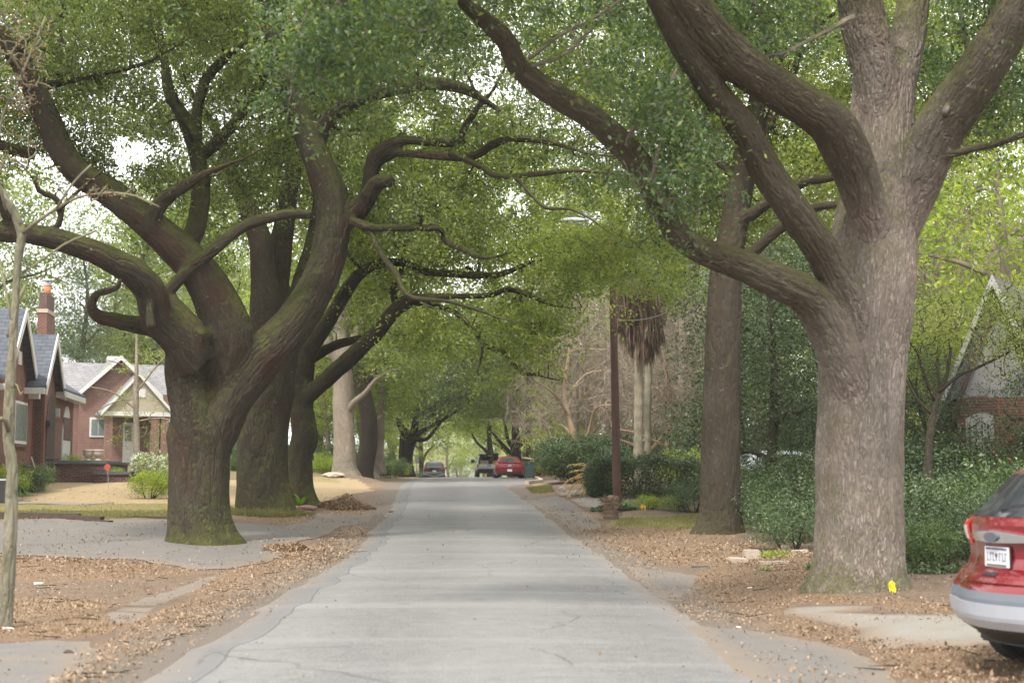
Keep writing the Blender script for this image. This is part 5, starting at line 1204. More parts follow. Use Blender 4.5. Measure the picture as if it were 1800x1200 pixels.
# left yards
G2 = 'shrubs in the left yards'
for px, d, s, p, lab in [
    (150, 60, .9, sC, 'yellow-green shrub behind the pair of stone urns'), (205, 57.5, .5, sC, 'low lime shrub in the raised brick bed'), (12, 48, .85, sC, 'bright lime shrub at the left edge below the house window'),
    (50, 50, .8, sB, 'green shrub beneath the white house window'), (275, 61, .8, sB, 'rounded shrub left of the big forked oak'), (440, 75, 1.1, sB, 'shrub between the first two left trunks'),
    (545, 82, 1.2, sB, 'shrub left of the pale grey fourth trunk'), (575, 78, 1.0, sC, 'lime shrub right behind the slim leaning oak'), (590, 88, 1.3, sA, 'dark shrub behind the pale grey fourth trunk'),
    (630, 96, 1.1, sC, 'lime shrub between pale and broken trunks'), (690, 92, 1.0, sB, 'shrub right of the storm-broken trunk'), (700, 99, .9, sC, 'low lime shrub before the far dark oak'),
    (680, 112, 1.4, sB, 'shrub far along the left verge'), (745, 128, 1.0, sD, 'grey-green shrub behind the charcoal car'), (405, 82, 1.3, sA, 'dark shrub behind the black lamp post'), (490, 92, 1.5, sB, 'tall shrub in the far left yard')]:
    S(p, px, d, s, lab, G2)
G3 = 'shrubs beyond the crest on the right'
for px, d, s, p, lab in [(960, 104, 1.2, sC, 'lime shrub behind the tiny far red car'), (985, 88, 1.2, sC, 'lime shrub behind the left end of the clipped hedge'), (940, 118, 1.3, sB, 'shrub behind the slim dark trunk'), (830, 150, 1.5, sC, 'lime shrub on the far slope'),
                      (1020, 76, 1.2, sC, 'yellow-green shrub topping the clipped hedge'), (1060, 74, 1.2, sC, 'lime shrub behind the utility pole'), (1100, 72, 1.1, sC, 'lime shrub behind the palm trunks'), (1000, 100, 1.6, sA, 'dark shrub beyond the clipped hedge'), (1130, 86, 1.8, sA, 'large dark shrub behind the crape myrtles')]:
    S(p, px, d, s, lab, G3)
# clipped hedges
for px, d, s, p, lab in [(1300, 72, 2.6, sA, 'tall dark bush far behind the dark straight oak'), (1400, 76, 2.6, sB, 'tall bush far behind, between the two right oaks'), (1470, 70, 2.6, sA, 'tall dark bush far behind the pale grey oak'), (1570, 66, 2.5, sB, 'tall bush left of the right house, far back'), (1650, 60, 2.3, sA, 'tall dark bush beside the right house wall'), (1150, 96, 2.8, sB, 'tall bush far behind the palm trunks'), (1060, 104, 2.8, sA, 'tall dark bush far behind the utility pole'), (960, 122, 2.6, sB, 'tall bush far behind the green wheeled bin')]:
    S(p, px, d, s, lab, 'tall bushes far back on the right')
h1 = proto_shrub('hedge', 2.2, 2.4, 2.0, 46000, 310, 'leaf_dark', .09, shell=.16, stems=14, lobes=9)
place(h1, pxx(1022, 60), 60, 1, .3, 'large rounded dark green clipped hedge left of the utility pole', 'hedge')
h2 = proto_shrub('hedge', 1.9, 1.1, 1.3, 40000, 311, 'leaf_dark', .08, shell=.16, stems=12, boxy=1)
place(h2, pxx(1135, 48.5), 49.5, 1, -.12, 'long low dark hedge right of the utility pole', 'hedge')
h3 = proto_shrub('hedge', 1.5, 1.3, 1.15, 15000, 312, 'leaf_mid', .07, shell=.15, stems=10)
h3_place = place(h3, pxx(1735, 38), 38, 1, .5, 'bright green rounded boxwood under the lattice window', 'hedge')
cam = proto_shrub('camellia', 1.5, 1.3, 2.9, 15000, 313, 'leaf_dark', .08, shell=.3, flower=('flower_red', 90, .07))
place(cam, pxx(1832, 36), 36, .95, .2, 'camellia with small red blooms beside the lattice window', 'camellia')
az = proto_shrub('azalea', 1.0, .9, 1.15, 5500, 314, 'leaf_mid', .06, shell=.3, flower=('flower_white', 420, .06))
place(az, pxx(272, 58), 58, 1, 1, 'azalea dotted with white flowers left of the big forked oak', 'azalea')
lt_ = proto_shrub('clipped_shrub', .85, .7, .95, 5200, 315, 'leaf_lime', .06, shell=.25, stems=6)
place(lt_, pxx(266, 47), 47, 1, 0, 'flat-topped yellow-green shrub on a bare stem beside the big oak', 'shrub')

# ---- strap-leaved plants
def straps(name, n, L, w, mat, seed, up=(.3, 1.2), segs=5, arch=1.0, stemcol=None):
    rg = np.random.default_rng(seed); V = []; Q = []; c = 0
    for i in range(n):
        a = rg.uniform(0, 6.28); el = rg.uniform(*up); l = L * rg.uniform(.7, 1.1); d = np.array([math.cos(a), math.sin(a)]); sd_ = np.array([-d[1], d[0], 0])
        p = np.array([d[0] * .03, d[1] * .03, 0.]); e = el
        for k in range(segs + 1):
            f = k / segs; ww = w * (math.sin(math.pi * (.12 + .88 * f)) ** .7 if f < 1 else .04)
            V += [p + sd_ * ww / 2, p - sd_ * ww / 2]
            if k: Q.append((c + 2 * k - 2, c + 2 * k - 1, c + 2 * k + 1, c + 2 * k))
            p = p + np.array([d[0] * math.cos(e), d[1] * math.cos(e), math.sin(e)]) * l / segs; e -= arch * 1.5 / segs * (1 + f)
        c += 2 * (segs + 1)
    return fast_mesh(name, np.array(V), np.array(Q))
def plant(name, me, mat, px, py, lab, cat, grp=None, s=1, d=None):
    p = ghit(px, py) if d is None else gp(pxx(px, d), d)
    o = link(name, me, M[mat]); o.location = p - Vector((0, 0, .02)); o.scale = (s, s, s); return tag(o, lab, cat, grp)
me_l = straps('strap_leaf_plant', 60, .75, .05, 'x', 1)
plant('strap_leaf_plant', me_l, 'leaf_fresh', 55, 862, 'clump of arching green leaves by the house wall', 'plant', 'strap-leaved clumps', 1.2)
plant('strap_leaf_plant', me_l, 'leaf_fresh', 25, 870, 'green arching clump at the left frame edge', 'plant', 'strap-leaved clumps', 1.3)
plant('strap_leaf_plant', me_l, 'leaf_fresh', 1100, 893, 'grassy arching clump right of the palm stump', 'plant', 'strap-leaved clumps', .9)
plant('broad_leaf_plant', straps('broad_leaf_plant', 14, .55, .13, 'x', 2, up=(.9, 1.4), arch=.6), 'leaf_fresh', 529, 888, 'bright green broad-leaved plant at the foot of the leaning oak', 'plant')
plant('dwarf_palm', straps('dwarf_palm', 34, .9, .07, 'x', 3, up=(.4, 1.4), arch=.5), 'leaf_fresh', 291, 835, 'small bright green palm beside the white azalea', 'palm', None, 1.2, d=52)
plant('weed', straps('weed', 12, .22, .03, 'x', 4), 'leaf_fresh', 1521, 1034, 'little green weed at the foot of the pale grey oak', 'weed')
plant('weed', straps('weed', 12, .22, .04, 'x', 5), 'leaf_fresh', 1345, 1002, 'little green weed beside the brick edging', 'weed', None, 1)
# cycad with dry yellow fronds
cy = thing('cycad', ghit(1052, 868), 'cycad with drooping yellow-brown fronds beside the utility pole', 'cycad')
rg = np.random.default_rng(9); fr = Tubes(); pts = []; dr_ = []; b0 = np.array(cy.location) + [0, 0, .45]
MB().lathe((0, 0, -.05), [(.16, 0), (.2, .25), (.15, .5)], 10).build('trunk', M['stumpm'], cy, world=False)
for i in range(34):
    a = i * 2.4; e = 1.35 - 1.5 * (i / 34); L = rg.uniform(1.1, 1.45); p = b0.copy(); P = [p.copy()]
    for k in range(9):
        p = p + np.array([math.cos(a) * math.cos(e), math.sin(a) * math.cos(e), math.sin(e)]) * L / 9; e -= .17; P.append(p.copy())
        t = P[-1] - P[-2]; sdv = np.cross(t, [0, 0, 1]); sdv /= np.linalg.norm(sdv)
        for m in range(3):
            q = P[-2] + t * m / 3
            for sg in (-1, 1): pts.append(q); dr_.append(sdv * sg + t / np.linalg.norm(t) * .6 - [0, 0, .25])
    fr.add(P, np.linspace(.012, .004, len(P)), 4, cap=False)
fr.build('frond_stalks', M['bark_pale'], cy)
V, Q = leaf_geo(np.array(pts), .24, rg, wr=.13, droop=0, dirs=np.array(dr_) * 3); link('fronds', fast_mesh('fronds', V, Q), M['frond_tan'], cy)

# ---- palms: trunks with skirts of dead fronds
def palm(px, d, pytop, wpx, lab, seed, skirt=3.2):
    b = gp(pxx(px, d), d); root = thing('palm_tree', b, lab, 'palm tree', 'cabbage palms behind the hedge'); rg = np.random.default_rng(seed)
    top = at(px + 4, pytop, d); r = wpx * d / F / 2
    P = catmull([np.array([*(b - Vector((0, 0, .1))), r * 1.15]), np.array([*b.lerp(top, .3), r]), np.array([*b.lerp(top, .7), r * 1.0]), np.array([*top, r * .9])], .12)
    P[:, 3] *= 1 + .05 * np.sign(np.sin(np.arange(len(P)) * 1.6)); t = Tubes(); t.add(P[:, :3], P[:, 3], 16, .02, seed); t.build('trunk', M['palm'], root)
    c = np.array(top); C, Dr = [], []
    for i in range(150):      # dead fronds folded down against the trunk
        a = rg.choice([.3, 1.5, 2.9, 3.6, 5.0]) + rg.normal() * .28; z = rg.uniform(-skirt * (1 + .25 * math.sin(a * 3)), .2); w = rg.uniform(.25, 1.0) * (1 + z / skirt * .3); o = c + [math.cos(a) * w, math.sin(a) * w, z]
        for k in range(26): C.append(o + rg.normal(size=3) * [.09, .09, .1]); Dr.append([math.cos(a) * .25, math.sin(a) * .25, -3.5])
    V, Q = leaf_geo(np.array(C), .75, rg, wr=.05, droop=.3, dirs=np.array(Dr)); link('dead_fronds', fast_mesh('dead_fronds', V, Q), M['frond_brown'], root)
    C, Dr = [], []
    for i in range(26):
        a = i * 2.4; e = rg.uniform(-.3, 1.2); L = rg.uniform(1.0, 1.4); v = np.array([math.cos(a) * math.cos(e), math.sin(a) * math.cos(e), math.sin(e)]); h = c + v * L
        sdv = np.cross(v, [0, 0, 1]); sdv /= np.linalg.norm(sdv)
        for k in range(40):
            q = (k / 39 - .5) * 2.6; C.append(h); Dr.append((v * math.cos(q) + sdv * math.sin(q)) * 4)
    V, Q = leaf_geo(np.array(C), .85, rg, wr=.05, droop=.8, dirs=np.array(Dr)); link('crown', fast_mesh('crown', V, Q), M['leaf_oak'], root)
palm(1120, 56, 500, 16, 'palm with a pale trunk and brown frond skirt, left of the pair', 21, 2.1)
palm(1137, 61, 480, 12, 'palm with a darker thinner trunk just right of the pale one', 22, 2.2)
palm(1195, 70, 430, 12, 'taller palm farther back with hanging brown fronds', 23, 2.2)
palm(1330, 62, 440, 14, 'palm with hanging brown fronds between the two big right oaks', 25, 1.6)
palm(1010, 84, 400, 12, 'tall far palm behind the street lamp', 26, 1.4)

# ferny moss / resurrection fern skirt round the dark fluted oak
rg = np.random.default_rng(31); a = rg.uniform(0, 6.28, 9000); q = rg.uniform(.85, 1.45, 9000); bx_, by_ = pxx(466, 42), 41.8
X = bx_ + np.cos(a) * q * 1.05; Y = by_ - np.abs(np.sin(a)) * q * .9; Z = gz(X, Y) + rg.uniform(.02, .16, 9000) * (1.5 - q)
o = leaves('mondo_grass', np.stack([X, Y, Z], -1), .13, M['grass'], None, 31, wr=.14, up=.3, droop=-.3); tag(recentre(o), 'tufted green ground cover ringing the dark fluted oak', 'ground cover', kind='stuff')
for cx_, cy_, r_, nm in ((1078, 896, .7, 'low green ivy round the foot of the palm stump'), (1560, 1000, 1.3, 'leafy ivy patch on the ground right of the pale grey oak')):
    c = ghit(cx_, cy_); k = 2600; a = rg.uniform(0, 6.28, k); q = np.sqrt(rg.random(k)); X = c.x + np.cos(a) * q * r_; Y = c.y + np.sin(a) * q * r_ * .8
    o = leaves('ivy', np.stack([X, Y, gz(X, Y) + rg.random(k) * .16 * (1 - q * .6)], -1), .065, M['leaf_dark'], None, 33, wr=.9, up=1.2); tag(recentre(o), nm, 'ivy')

# fallen twigs among the leaves
rg = np.random.default_rng(17); ft = Tubes()
for _ in range(520):
    y = 10.5 + 30 * rg.random() ** 1.4; x = rg.uniform(-.4, .4) * y; p = np.array([x, y, float(gz(x, y)) + .02]); qx_, qy_ = proj(p)
    if rl(y) + .2 < x < rr(y) - .2 or not any(in_poly(np.array([qx_]), np.array([qy_]), q)[0] for q, _d in LITTER): continue
    a = rg.uniform(0, 6.28); L = rg.uniform(.08, .38); d = np.array([math.cos(a), math.sin(a), rg.uniform(0, .15)]) * L
    ft.add([p, p + d * .5 + rg.normal(size=3) * .015 * [1, 1, 0], p + d], [.006, .005, .002], 4, cap=False)
tag(ft.build('fallen_twigs', M['bark_dark'], None), 'small fallen twigs scattered in the leaf litter', 'fallen twigs', kind='stuff')
# ------------------------------------------------------------------ houses
class Facade:
    """a wall plane: origin O, outward normal angle; s runs to the right as seen from outside-front, off is towards the viewer"""
    def __init__(f, O, n):
        f.O = Vector((O[0], O[1], 0)); f.n = Vector((n[0], n[1], 0)).normalized(); f.e = Vector((-f.n.y, f.n.x, 0))
        if f.e.dot(Vector((1, 0, 0))) < 0 and abs(f.n.y) > .5: f.e = -f.e
    def hit(f, px, py, off=0):
        d = at(px, py, 1.0) - Vector((0, 0, CAM_H)); o = Vector((0, 0, CAM_H))
        t = (off - (o - f.O).dot(f.n)) / d.dot(f.n); p = o + d * t
        return (p - f.O).dot(f.e), p.z
    def P(f, s, z, off=0): p = f.O + f.e * s + f.n * off; return Vector((p.x, p.y, z))
    def box(f, mb, s0, s1, z0, z1, o0, o1):
        P = [f.P(s, z, o) for z in (z0, z1) for o in (o0, o1) for s in (s0, s1)]
        return mb.add(P, [(0, 2, 3, 1), (4, 5, 7, 6), (0, 1, 5, 4), (2, 6, 7, 3), (0, 4, 6, 2), (1, 3, 7, 5)])
    def plate(f, mb, pts, o0, o1):
        P = [f.P(s, z, o0) for s, z in pts]; return mb.prism(P, f.n * (o1 - o0))
def bar(mb, a, b, w, h, upv=Vector((0, 0, 1))):
    a, b = Vector(a), Vector(b); d = (b - a).normalized(); u = d.cross(upv).normalized(); v = u.cross(d)
    P = [p + u * x * w / 2 + v * y * h / 2 for p in (a, b) for y in (-1, 1) for x in (-1, 1)]
    return mb.add(P, [(0, 1, 3, 2), (4, 6, 7, 5), (0, 4, 5, 1), (2, 3, 7, 6), (0, 2, 6, 4), (1, 5, 7, 3)])
def gable_roof(f, root, sL, sR, sA, ze, zA, o_front, o_back, mat, name='roof', th=.12, over=.25):
    """two slabs from ridge to eaves; returns nothing"""
    mb = MB()
    for sE in (sL, sR):
        k = over / max(.1, abs(sA - sE)); sx = sE + (sE - sA) * k; zx = ze - (zA - ze) * k
        q = [f.P(sA, zA, o_front), f.P(sx, zx, o_front), f.P(sx, zx, o_back), f.P(sA, zA, o_back)]
        mb.add(q + [p + Vector((0, 0, th)) for p in q], [(0, 1, 2, 3), (7, 6, 5, 4), (0, 4, 5, 1), (1, 5, 6, 2), (2, 6, 7, 3), (3, 7, 4, 0)])
    return mb.build(name, mat, root)
def rakes(f, root, sL, sR, sA, ze, zA, off, w=.22, over=.25, mat='white', th=.16):
    mb = MB()
    for sE in (sL, sR):
        k = over / max(.1, abs(sA - sE)); sx = sE + (sE - sA) * k; zx = ze - (zA - ze) * k
        mb.prism([f.P(sA, zA + th, off), f.P(sx, zx + th, off), f.P(sx, zx + th - w - .1, off), f.P(sA, zA + th - w - .1, off)], f.n * .05)
    mb.build('fascia', M[mat], root)

# --- near brick house on the left
f1 = Facade((-18, 50), (.989, .148)); f1.e = Vector((-.148, .989, 0)).normalized()
hs = thing('brick_house', f1.P(6, float(gz(-18.9, 56)) - .1, -3), 'steep-gabled red brick house with slate-blue roofs and white trim at left', 'house')
gzl = 0.9
s0 = -7; sW = f1.hit(77, 760, .45)[0]; sE_ = f1.hit(128, 760, .45)[0]
s45, zA1 = f1.hit(45, 548, .3); s66, ze1 = f1.hit(64, 672, .3); sL1 = 2 * s45 - s66
mb = MB(); f1.box(mb, s0, sW + .3, gzl, ze1, -6, 0)
f1.plate(mb, [(sL1, ze1), (s66, ze1), (s45, zA1)], -.3, 0)
mb.build('wall', M['brick'], hs)
mb = MB(); sR2, ze2 = f1.hit(111, 683, .75); sA2, zA2 = f1.hit(99.5, 593, .75); sL2 = 2 * sA2 - sR2
f1.box(mb, sW, sE_, gzl, ze2, -5, .45); f1.plate(mb, [(sL2, ze2), (sR2, ze2), (sA2, zA2)], .15, .45)
wing = mb.build('entry_wing', M['brick'], hs)
mb = MB(); f1.box(mb, sW - .015, sW, gzl + .3, ze2 - .4, .1, .35); mb.build('dark_brick_strip', M['brick2'], wing)  # strip of darker brown brick on the wing's side wall
gable_roof(f1, hs, sL1, s66, s45, ze1, zA1, .35, -9, M['shingle'])
rakes(f1, hs, sL1, s66, s45, ze1, zA1, .33, w=.30)
gable_roof(f1, hs, sL2, sR2, sA2, ze2, zA2, .8, -5, M['shingle'])
rakes(f1, hs, sL2, sR2, sA2, ze2, zA2, .78, w=.30)
for a_ in ((sL2 - .45, sL2 - .15, ze2 - .45, ze2 - .22, -.2, .75), (s66 + .1, s66 + .4, ze1 - .62, ze1 - .4, -3, .4), (sL1 - .5, sL1 - .2, ze1 - .62, ze1 - .4, -3, .4), (sR2 + .1, sE_ + .5, ze2 - .35, ze2 - .12, -.6, .9)):
    mb = MB(); f1.box(mb, *a_); mb.build('eaves_board', M['white'], hs)
mb = MB(); q = [f1.P(sR2 - .2, ze2 - .1, .85), f1.P(sE_ + .6, ze2 - .1, .85), f1.P(sE_ - .2, ze2 + 1.9, -2.2), f1.P(sR2 - .2, ze2 + 1.9, -2.2)]
mb.add(q + [p + Vector((0, 0, .1)) for p in q], [(0, 1, 2, 3), (7, 6, 5, 4), (0, 4, 5, 1), (1, 5, 6, 2), (2, 6, 7, 3), (3, 7, 4, 0)]); mb.build('roof', M['shingle'], hs)
# long main roof running back to the left
mb = MB(); q = [f1.P(s0 - 1, ze1 - .3, .1), f1.P(sL1 - .3, ze1 - .3, .1), f1.P(sL1 + 1, zA1 - .3, -3.2), f1.P(s0 - 1, zA1 - .3, -3.2)]
mb.add(q + [p + Vector((0, 0, .12)) for p in q], [(0, 1, 2, 3), (7, 6, 5, 4), (0, 4, 5, 1), (1, 5, 6, 2), (2, 6, 7, 3), (3, 7, 4, 0)]); mb.build('roof', M['shingle'], hs)
def arch_pts(s0, s1, z0, z1, n=10, point=1.0):
    r = (s1 - s0) / 2; c = (s0 + s1) / 2; P = [(s0, z0), (s1, z0)]
    for i in range(n + 1):
        t = math.pi * i / n; P.append((c + r * math.cos(t), z1 - r * point + r * point * math.sin(t)))
    return P
# white mullioned window
a, zt = f1.hit(28, 703, .05); b, zb = f1.hit(46.5, 781, .05)
mb = MB(); f1.box(mb, a, b, zb, zt, .0, .05); wn_ = mb.build('window', M['white'], hs)
for k in range(3):
    mb = MB(); w = (b - a - .3) / 3; f1.box(mb, a + .1 + k * (w + .05), a + .1 + k * (w + .05) + w, zb + .12, zt - .1, .052, .062); mb.build('pane', M['glass_pale'], wn_)
mb = MB(); f1.box(mb, a - .08, b + .08, zb - .12, zb - .003, -.02, .12); mb.build('sill', M['brick2'], wn_)
a, zt = f1.hit(33, 616, .03); b, zb = f1.hit(38, 642, .03); mb = MB(); f1.box(mb, a, b, zb, zt, 0, .04); mb.build('gable_vent', M['white'], hs)
# arched entry niche, pointed side window
a, zt = f1.hit(84, 694, .47); b, zb = f1.hit(93.5, 808, .47); mb = MB(); f1.plate(mb, arch_pts(a - .12, b + .12, zb, zt + .12, point=1.4), .452, .50); ar = mb.build('entry_arch', M['brick2'], hs)
mb = MB(); f1.plate(mb, arch_pts(a, b, zb, zt, point=1.4), .502, .506); mb.build('doorway', M['timber'], ar)
a, zt = f1.hit(111, 711, .47); b, zb = f1.hit(121.5, 809, .47); mb = MB(); f1.plate(mb, arch_pts(a, b, zb, zt, point=1.5), .452, .50); dr = mb.build('door', M['white'], hs)
zz = zt - (zt - zb) * .22; zy = zt - (zt - zb) * .64; mb = MB(); f1.box(mb, a + .1, b - .1, zy, zz, .502, .51); mb.build('pane', M['glass'], dr)
mb = MB(); s_, z_ = f1.hit(103, 722, .6); f1.box(mb, s_ - .1, s_ + .1, z_ - .25, z_ + .1, .452, .65); mb.build('wall_lantern', M['steel'], hs)
mb = MB(); s_, z_ = f1.hit(88, 744, .6); f1.box(mb, s_ - .3, s_ + .25, z_ - .12, z_ + .1, .51, .65); mb.build('letter_box', M['darkmetal'], hs)
mb = MB(); s_, z_ = f1.hit(68, 660, .1); f1.box(mb, s_ - .2, s_ + .3, z_ - .15, z_ + .08, -.1, .3); mb.build('roof_cricket', M['terracotta'], hs)
# chimney
a, zc = f1.hit(83, 545, -1.4); b, _ = f1.hit(97, 545, -1.4); mb = MB(); f1.box(mb, a, b, ze1, zc - .0, -1.82, -1.4); ch = mb.build('chimney', M['brick'], hs)
mb = MB(); f1.box(mb, a + .05, b - .05, zc + .002, zc + .85, -1.78, -1.44); mb.build('chimney_neck', M['brick2'], ch)
mb = MB(); f1.box(mb, a - .04, b + .04, zc - .12, zc + .06, -1.86, -1.36); mb.build('chimney_band', M['stone'], ch)
c = f1.P((a + b) / 2, zc + .85, -1.61); MB().lathe(c, [(.17, 0), (.18, .2), (.16, .5)], 14).build('chimney_pot', M['terracotta'], ch, smooth=True)
MB().lathe(c + Vector((0, 0, .45)), [(.19, 0), (.19, .12), (.1, .14), (.1, .2), (.27, .22), (.27, .26)], 14).build('metal_cap', M['steel'], ch)
# raised brick terrace in front
tr = thing('brick_terrace', f1.P(5, gzl, 3), 'dark brick raised bed with a blue-grey cap in front of the house entry', 'terrace')
sT, zt = f1.hit(80, 815, .46); oU = 2.75; oL = 3.75
mb = MB(); f1.box(mb, sT, sE_ + 1, gzl, zt, .46, oU); mb.build('wall', M['brick2'], tr)
mb = MB(); f1.box(mb, sT - .08, sE_ + 1.05, zt + .002, zt + .12, .461, oU + .07); mb.build('cap', M['capstone'], tr)
zt2 = zt - .42
mb = MB(); f1.box(mb, sT - .4, sT - .005, gzl, zt2, oU - .35, oL); f1.box(mb, sT, sE_, gzl, zt2, oU + .01, oL); mb.build('wall', M['brick2'], tr)
mb = MB(); f1.box(mb, sT - .48, sT - .09, zt2 + .002, zt2 + .12, oU - .4, oL + .06); f1.box(mb, sT - .089, sE_, zt2 + .002, zt2 + .12, oU + .08, oL + .06); mb.build('cap', M['capstone'], tr)
for o__, lab in ((2.05, 'left one of two pale stone urns on the brick terrace'), (2.45, 'right one of two pale stone urns on the brick terrace')):
    p = f1.P(sT + .3, zt + .12, o__)
    u = MB().lathe((0, 0, 0), [(.13, 0), (.13, .06), (.07, .09), (.06, .12), (.13, .17), (.185, .25), (.20, .33), (.195, .38), (.22, .40), (.22, .45), (.17, .46)], 20).build('stone_urn', M['urn'], smooth=True); u.location = p
    tag(u, lab, 'urn', 'stone urns on the terrace')
# red yard sign, broom leaning at the wall, hose
p = gp(pxx(195, 52), 52); sg = thing('yard_sign', p, 'small red octagonal yard sign on a thin stake by the brick bed', 'sign')
top = at(189, 820, 52); MB().cyl(p - Vector((0, 0, .1)), top, .012, n=6).build('stake', M['steel'], sg)
MB().cyl(top + Vector((0, -.03, -.02)), top + Vector((.005, -.01, -.02)), .13, n=8).build('panel', M['signred'], sg)
a = at(70, 848, 53); b = at(55, 803, 53.6); br = thing('broom', a, 'pale wooden pole leaning against the dark brick corner', 'broom'); MB().cyl(a, b, .03, .03, 8).build('handle', M['stone'], br); MB().cyl(a + (a - b).normalized() * .25, a, .1, .04, 8).build('bristles', M['timber'], br)
c = gp(pxx(63, 52.6), 52.6, .3); mb = MB()
for k in range(3):
    for i in range(16):
        t0, t1 = i * math.pi / 8, (i + 1) * math.pi / 8; r_ = .22 + k * .03
        mb.cyl(c + Vector((math.cos(t0) * r_, k * .03, math.sin(t0) * r_)), c + Vector((math.cos(t1) * r_, k * .03, math.sin(t1) * r_)), .014, n=5)
tag(recentre(mb.build('garden_hose', M['whitecar'])), 'coiled pale garden hose by the house wall', 'hose')
# planter box and low step at far left
p = ghit(8, 884); pl = thing('planter_box', p, 'dark square planter on a grey step at the left frame edge', 'planter'); z0 = p.z
MB().box((p.x, p.y, z0 + .35), (.55, .55, .7)).build('box', M['darkmetal'], pl, bevel=.02); MB().box((p.x, p.y, z0 + .73), (.62, .62, .06)).build('rim', M['steel'], pl)
p = ghit(22, 860); MB_ = MB().box((p.x, p.y, p.z + .25), (1.1, .6, .5)); tag(recentre(MB_.build('stone_block', M['capstone'], bevel=.03)), 'grey block step beside the dark planter', 'block')
# timber edging of the drive
tb = thing('timber_edging', ghit(60, 912), 'dark weathered timber beams along the edge of the gravel drive', 'edging')
for (x0, x1, y0, y1, h) in ((-180, 30, 909, 911, .17), (30, 140, 911, 913, .17), (120, 180, 913, 916, .13), (150, 196, 917, 919, .07)):
    a, b = ghit(x0, y0), ghit(x1, y1); mb = MB(); bar(mb, a + Vector((0, 0, h / 2)), b + Vector((0, 0, h / 2)), .17, h); mb.build('beam', M['timber'], tb, bevel=.012)
for (x0, x1) in ((205, 300),):
    a, b = ghit(x0, 910), ghit(x1, 912); mb = MB(); bar(mb, a + Vector((0, 0, .03)), b + Vector((0, 0, .03)), .12, .08); mb.build('beam', M['timber'], tb, bevel=.012)

# --- farther brick house
f2 = Facade((pxx(140, 80), 80), (.42, -.91)); f2.e = Vector((.91, .42, 0)).normalized()
h2_ = thing('brick_house', f2.P(3, 1.6, -4), 'farther red brick house with grey roof and a beige porch pediment', 'house')
sl, ze = f2.hit(141, 690, 0); sa, za = f2.hit(211, 630, 0); sr = 2 * sa - sl; zb2 = 1.2
mb = MB(); f2.box(mb, sl, sr + 3, zb2, ze, -8, 0); f2.plate(mb, [(sl, ze), (sr, ze), (sa, za)], -.3, 0); mb.build('wall', M['brick3'], h2_)
gable_roof(f2, h2_, sl, sr, sa, ze, za, .4, -8, M['shingle_grey']); rakes(f2, h2_, sl, sr, sa, ze, za, .38, w=.16)
z3 = f2.hit(150, 641, -4)[1]; mb = MB()
for (oA, oB) in ((-.2, -4), (-8.5, -4)):
    q = [f2.P(sl - 3.5, ze - .1, oA), f2.P(sr + 5, ze - .1, oA), f2.P(sr + 5, z3, oB), f2.P(sl - 3.5, z3, oB)]
    mb.add(q + [p + Vector((0, 0, .12)) for p in q], [(0, 1, 2, 3), (7, 6, 5, 4), (0, 4, 5, 1), (1, 5, 6, 2), (2, 6, 7, 3), (3, 7, 4, 0)])
mb.build('roof', M['shingle_grey'], h2_)
mb = MB(); f2.box(mb, sl - 3.3, sl - .01, zb2, ze - .2, -7.8, -.6); mb.build('wall', M['brick3'], h2_)
o2 = 2.0; pl_, pz = f2.hit(183, 722, o2); pr_, _ = f2.hit(300, 722, o2); pa, pza = f2.hit(240, 660, o2)
mb = MB(); f2.plate(mb, [(pl_, pz), (pr_, pz), ((pl_ + pr_) / 2, pza)], o2 - .2, o2); mb.build('pediment', M['cream'], h2_)
gable_roof(f2, h2_, pl_, pr_, (pl_ + pr_) / 2, pz, pza, o2 + .25, .05, M['shingle_grey'], over=.2); rakes(f2, h2_, pl_, pr_, (pl_ + pr_) / 2, pz, pza, o2 + .23, w=.1, over=.2)
mb = MB(); f2.box(mb, pl_ - .1, pr_ + .1, pz - .25, pz - .01, .02, o2 + .05); mb.build('porch_beam', M['white'], h2_)
for s_ in (pl_ + .1, pr_ - .5, (pl_ + pr_) / 2 + .8):
    mb = MB(); f2.box(mb, s_, s_ + .4, zb2, pz - .26, o2 - .45, o2 - .05); mb.build('porch_post', M['brick3'], h2_)
def flatpiece(f, root, x0, y0, x1, y1, off, name, mat, th=.06):
    a, zt = f.hit(x0, y0, off); b, zb = f.hit(x1, y1, off); mb = MB(); f.box(mb, a, b, zb, zt, off - th, off); return mb.build(name, M[mat], root)
dd = flatpiece(f2, h2_, 217, 742, 234, 818, .07, 'door', 'white'); flatpiece(f2, dd, 220, 748, 231, 775, .09, 'pane', 'glass_pale', .01)
for x0, y0, x1, y1, g in ((158, 733, 187, 768, 'glass_pale'), (265, 728, 294, 792, 'glass')):
    w_ = flatpiece(f2, h2_, x0, y0, x1, y1, .06, 'window', 'white'); xm = (x0 + x1) / 2
    flatpiece(f2, w_, x0 + 3, y0 + 4, xm - 1, y1 - 3, .075, 'pane', g, .01); flatpiece(f2, w_, xm + 1, y0 + 4, x1 - 3, y1 - 3, .075, 'pane', g, .01)
flatpiece(f2, h2_, 243, 683, 256, 699, o2 + .03, 'gable_vent', 'white', .03)
a, zc = f2.hit(190, 626, -5); mb = MB(); f2.box(mb, a, a + .8, ze, zc, -5.5, -4.8); mb.build('chimney', M['white'], h2_)

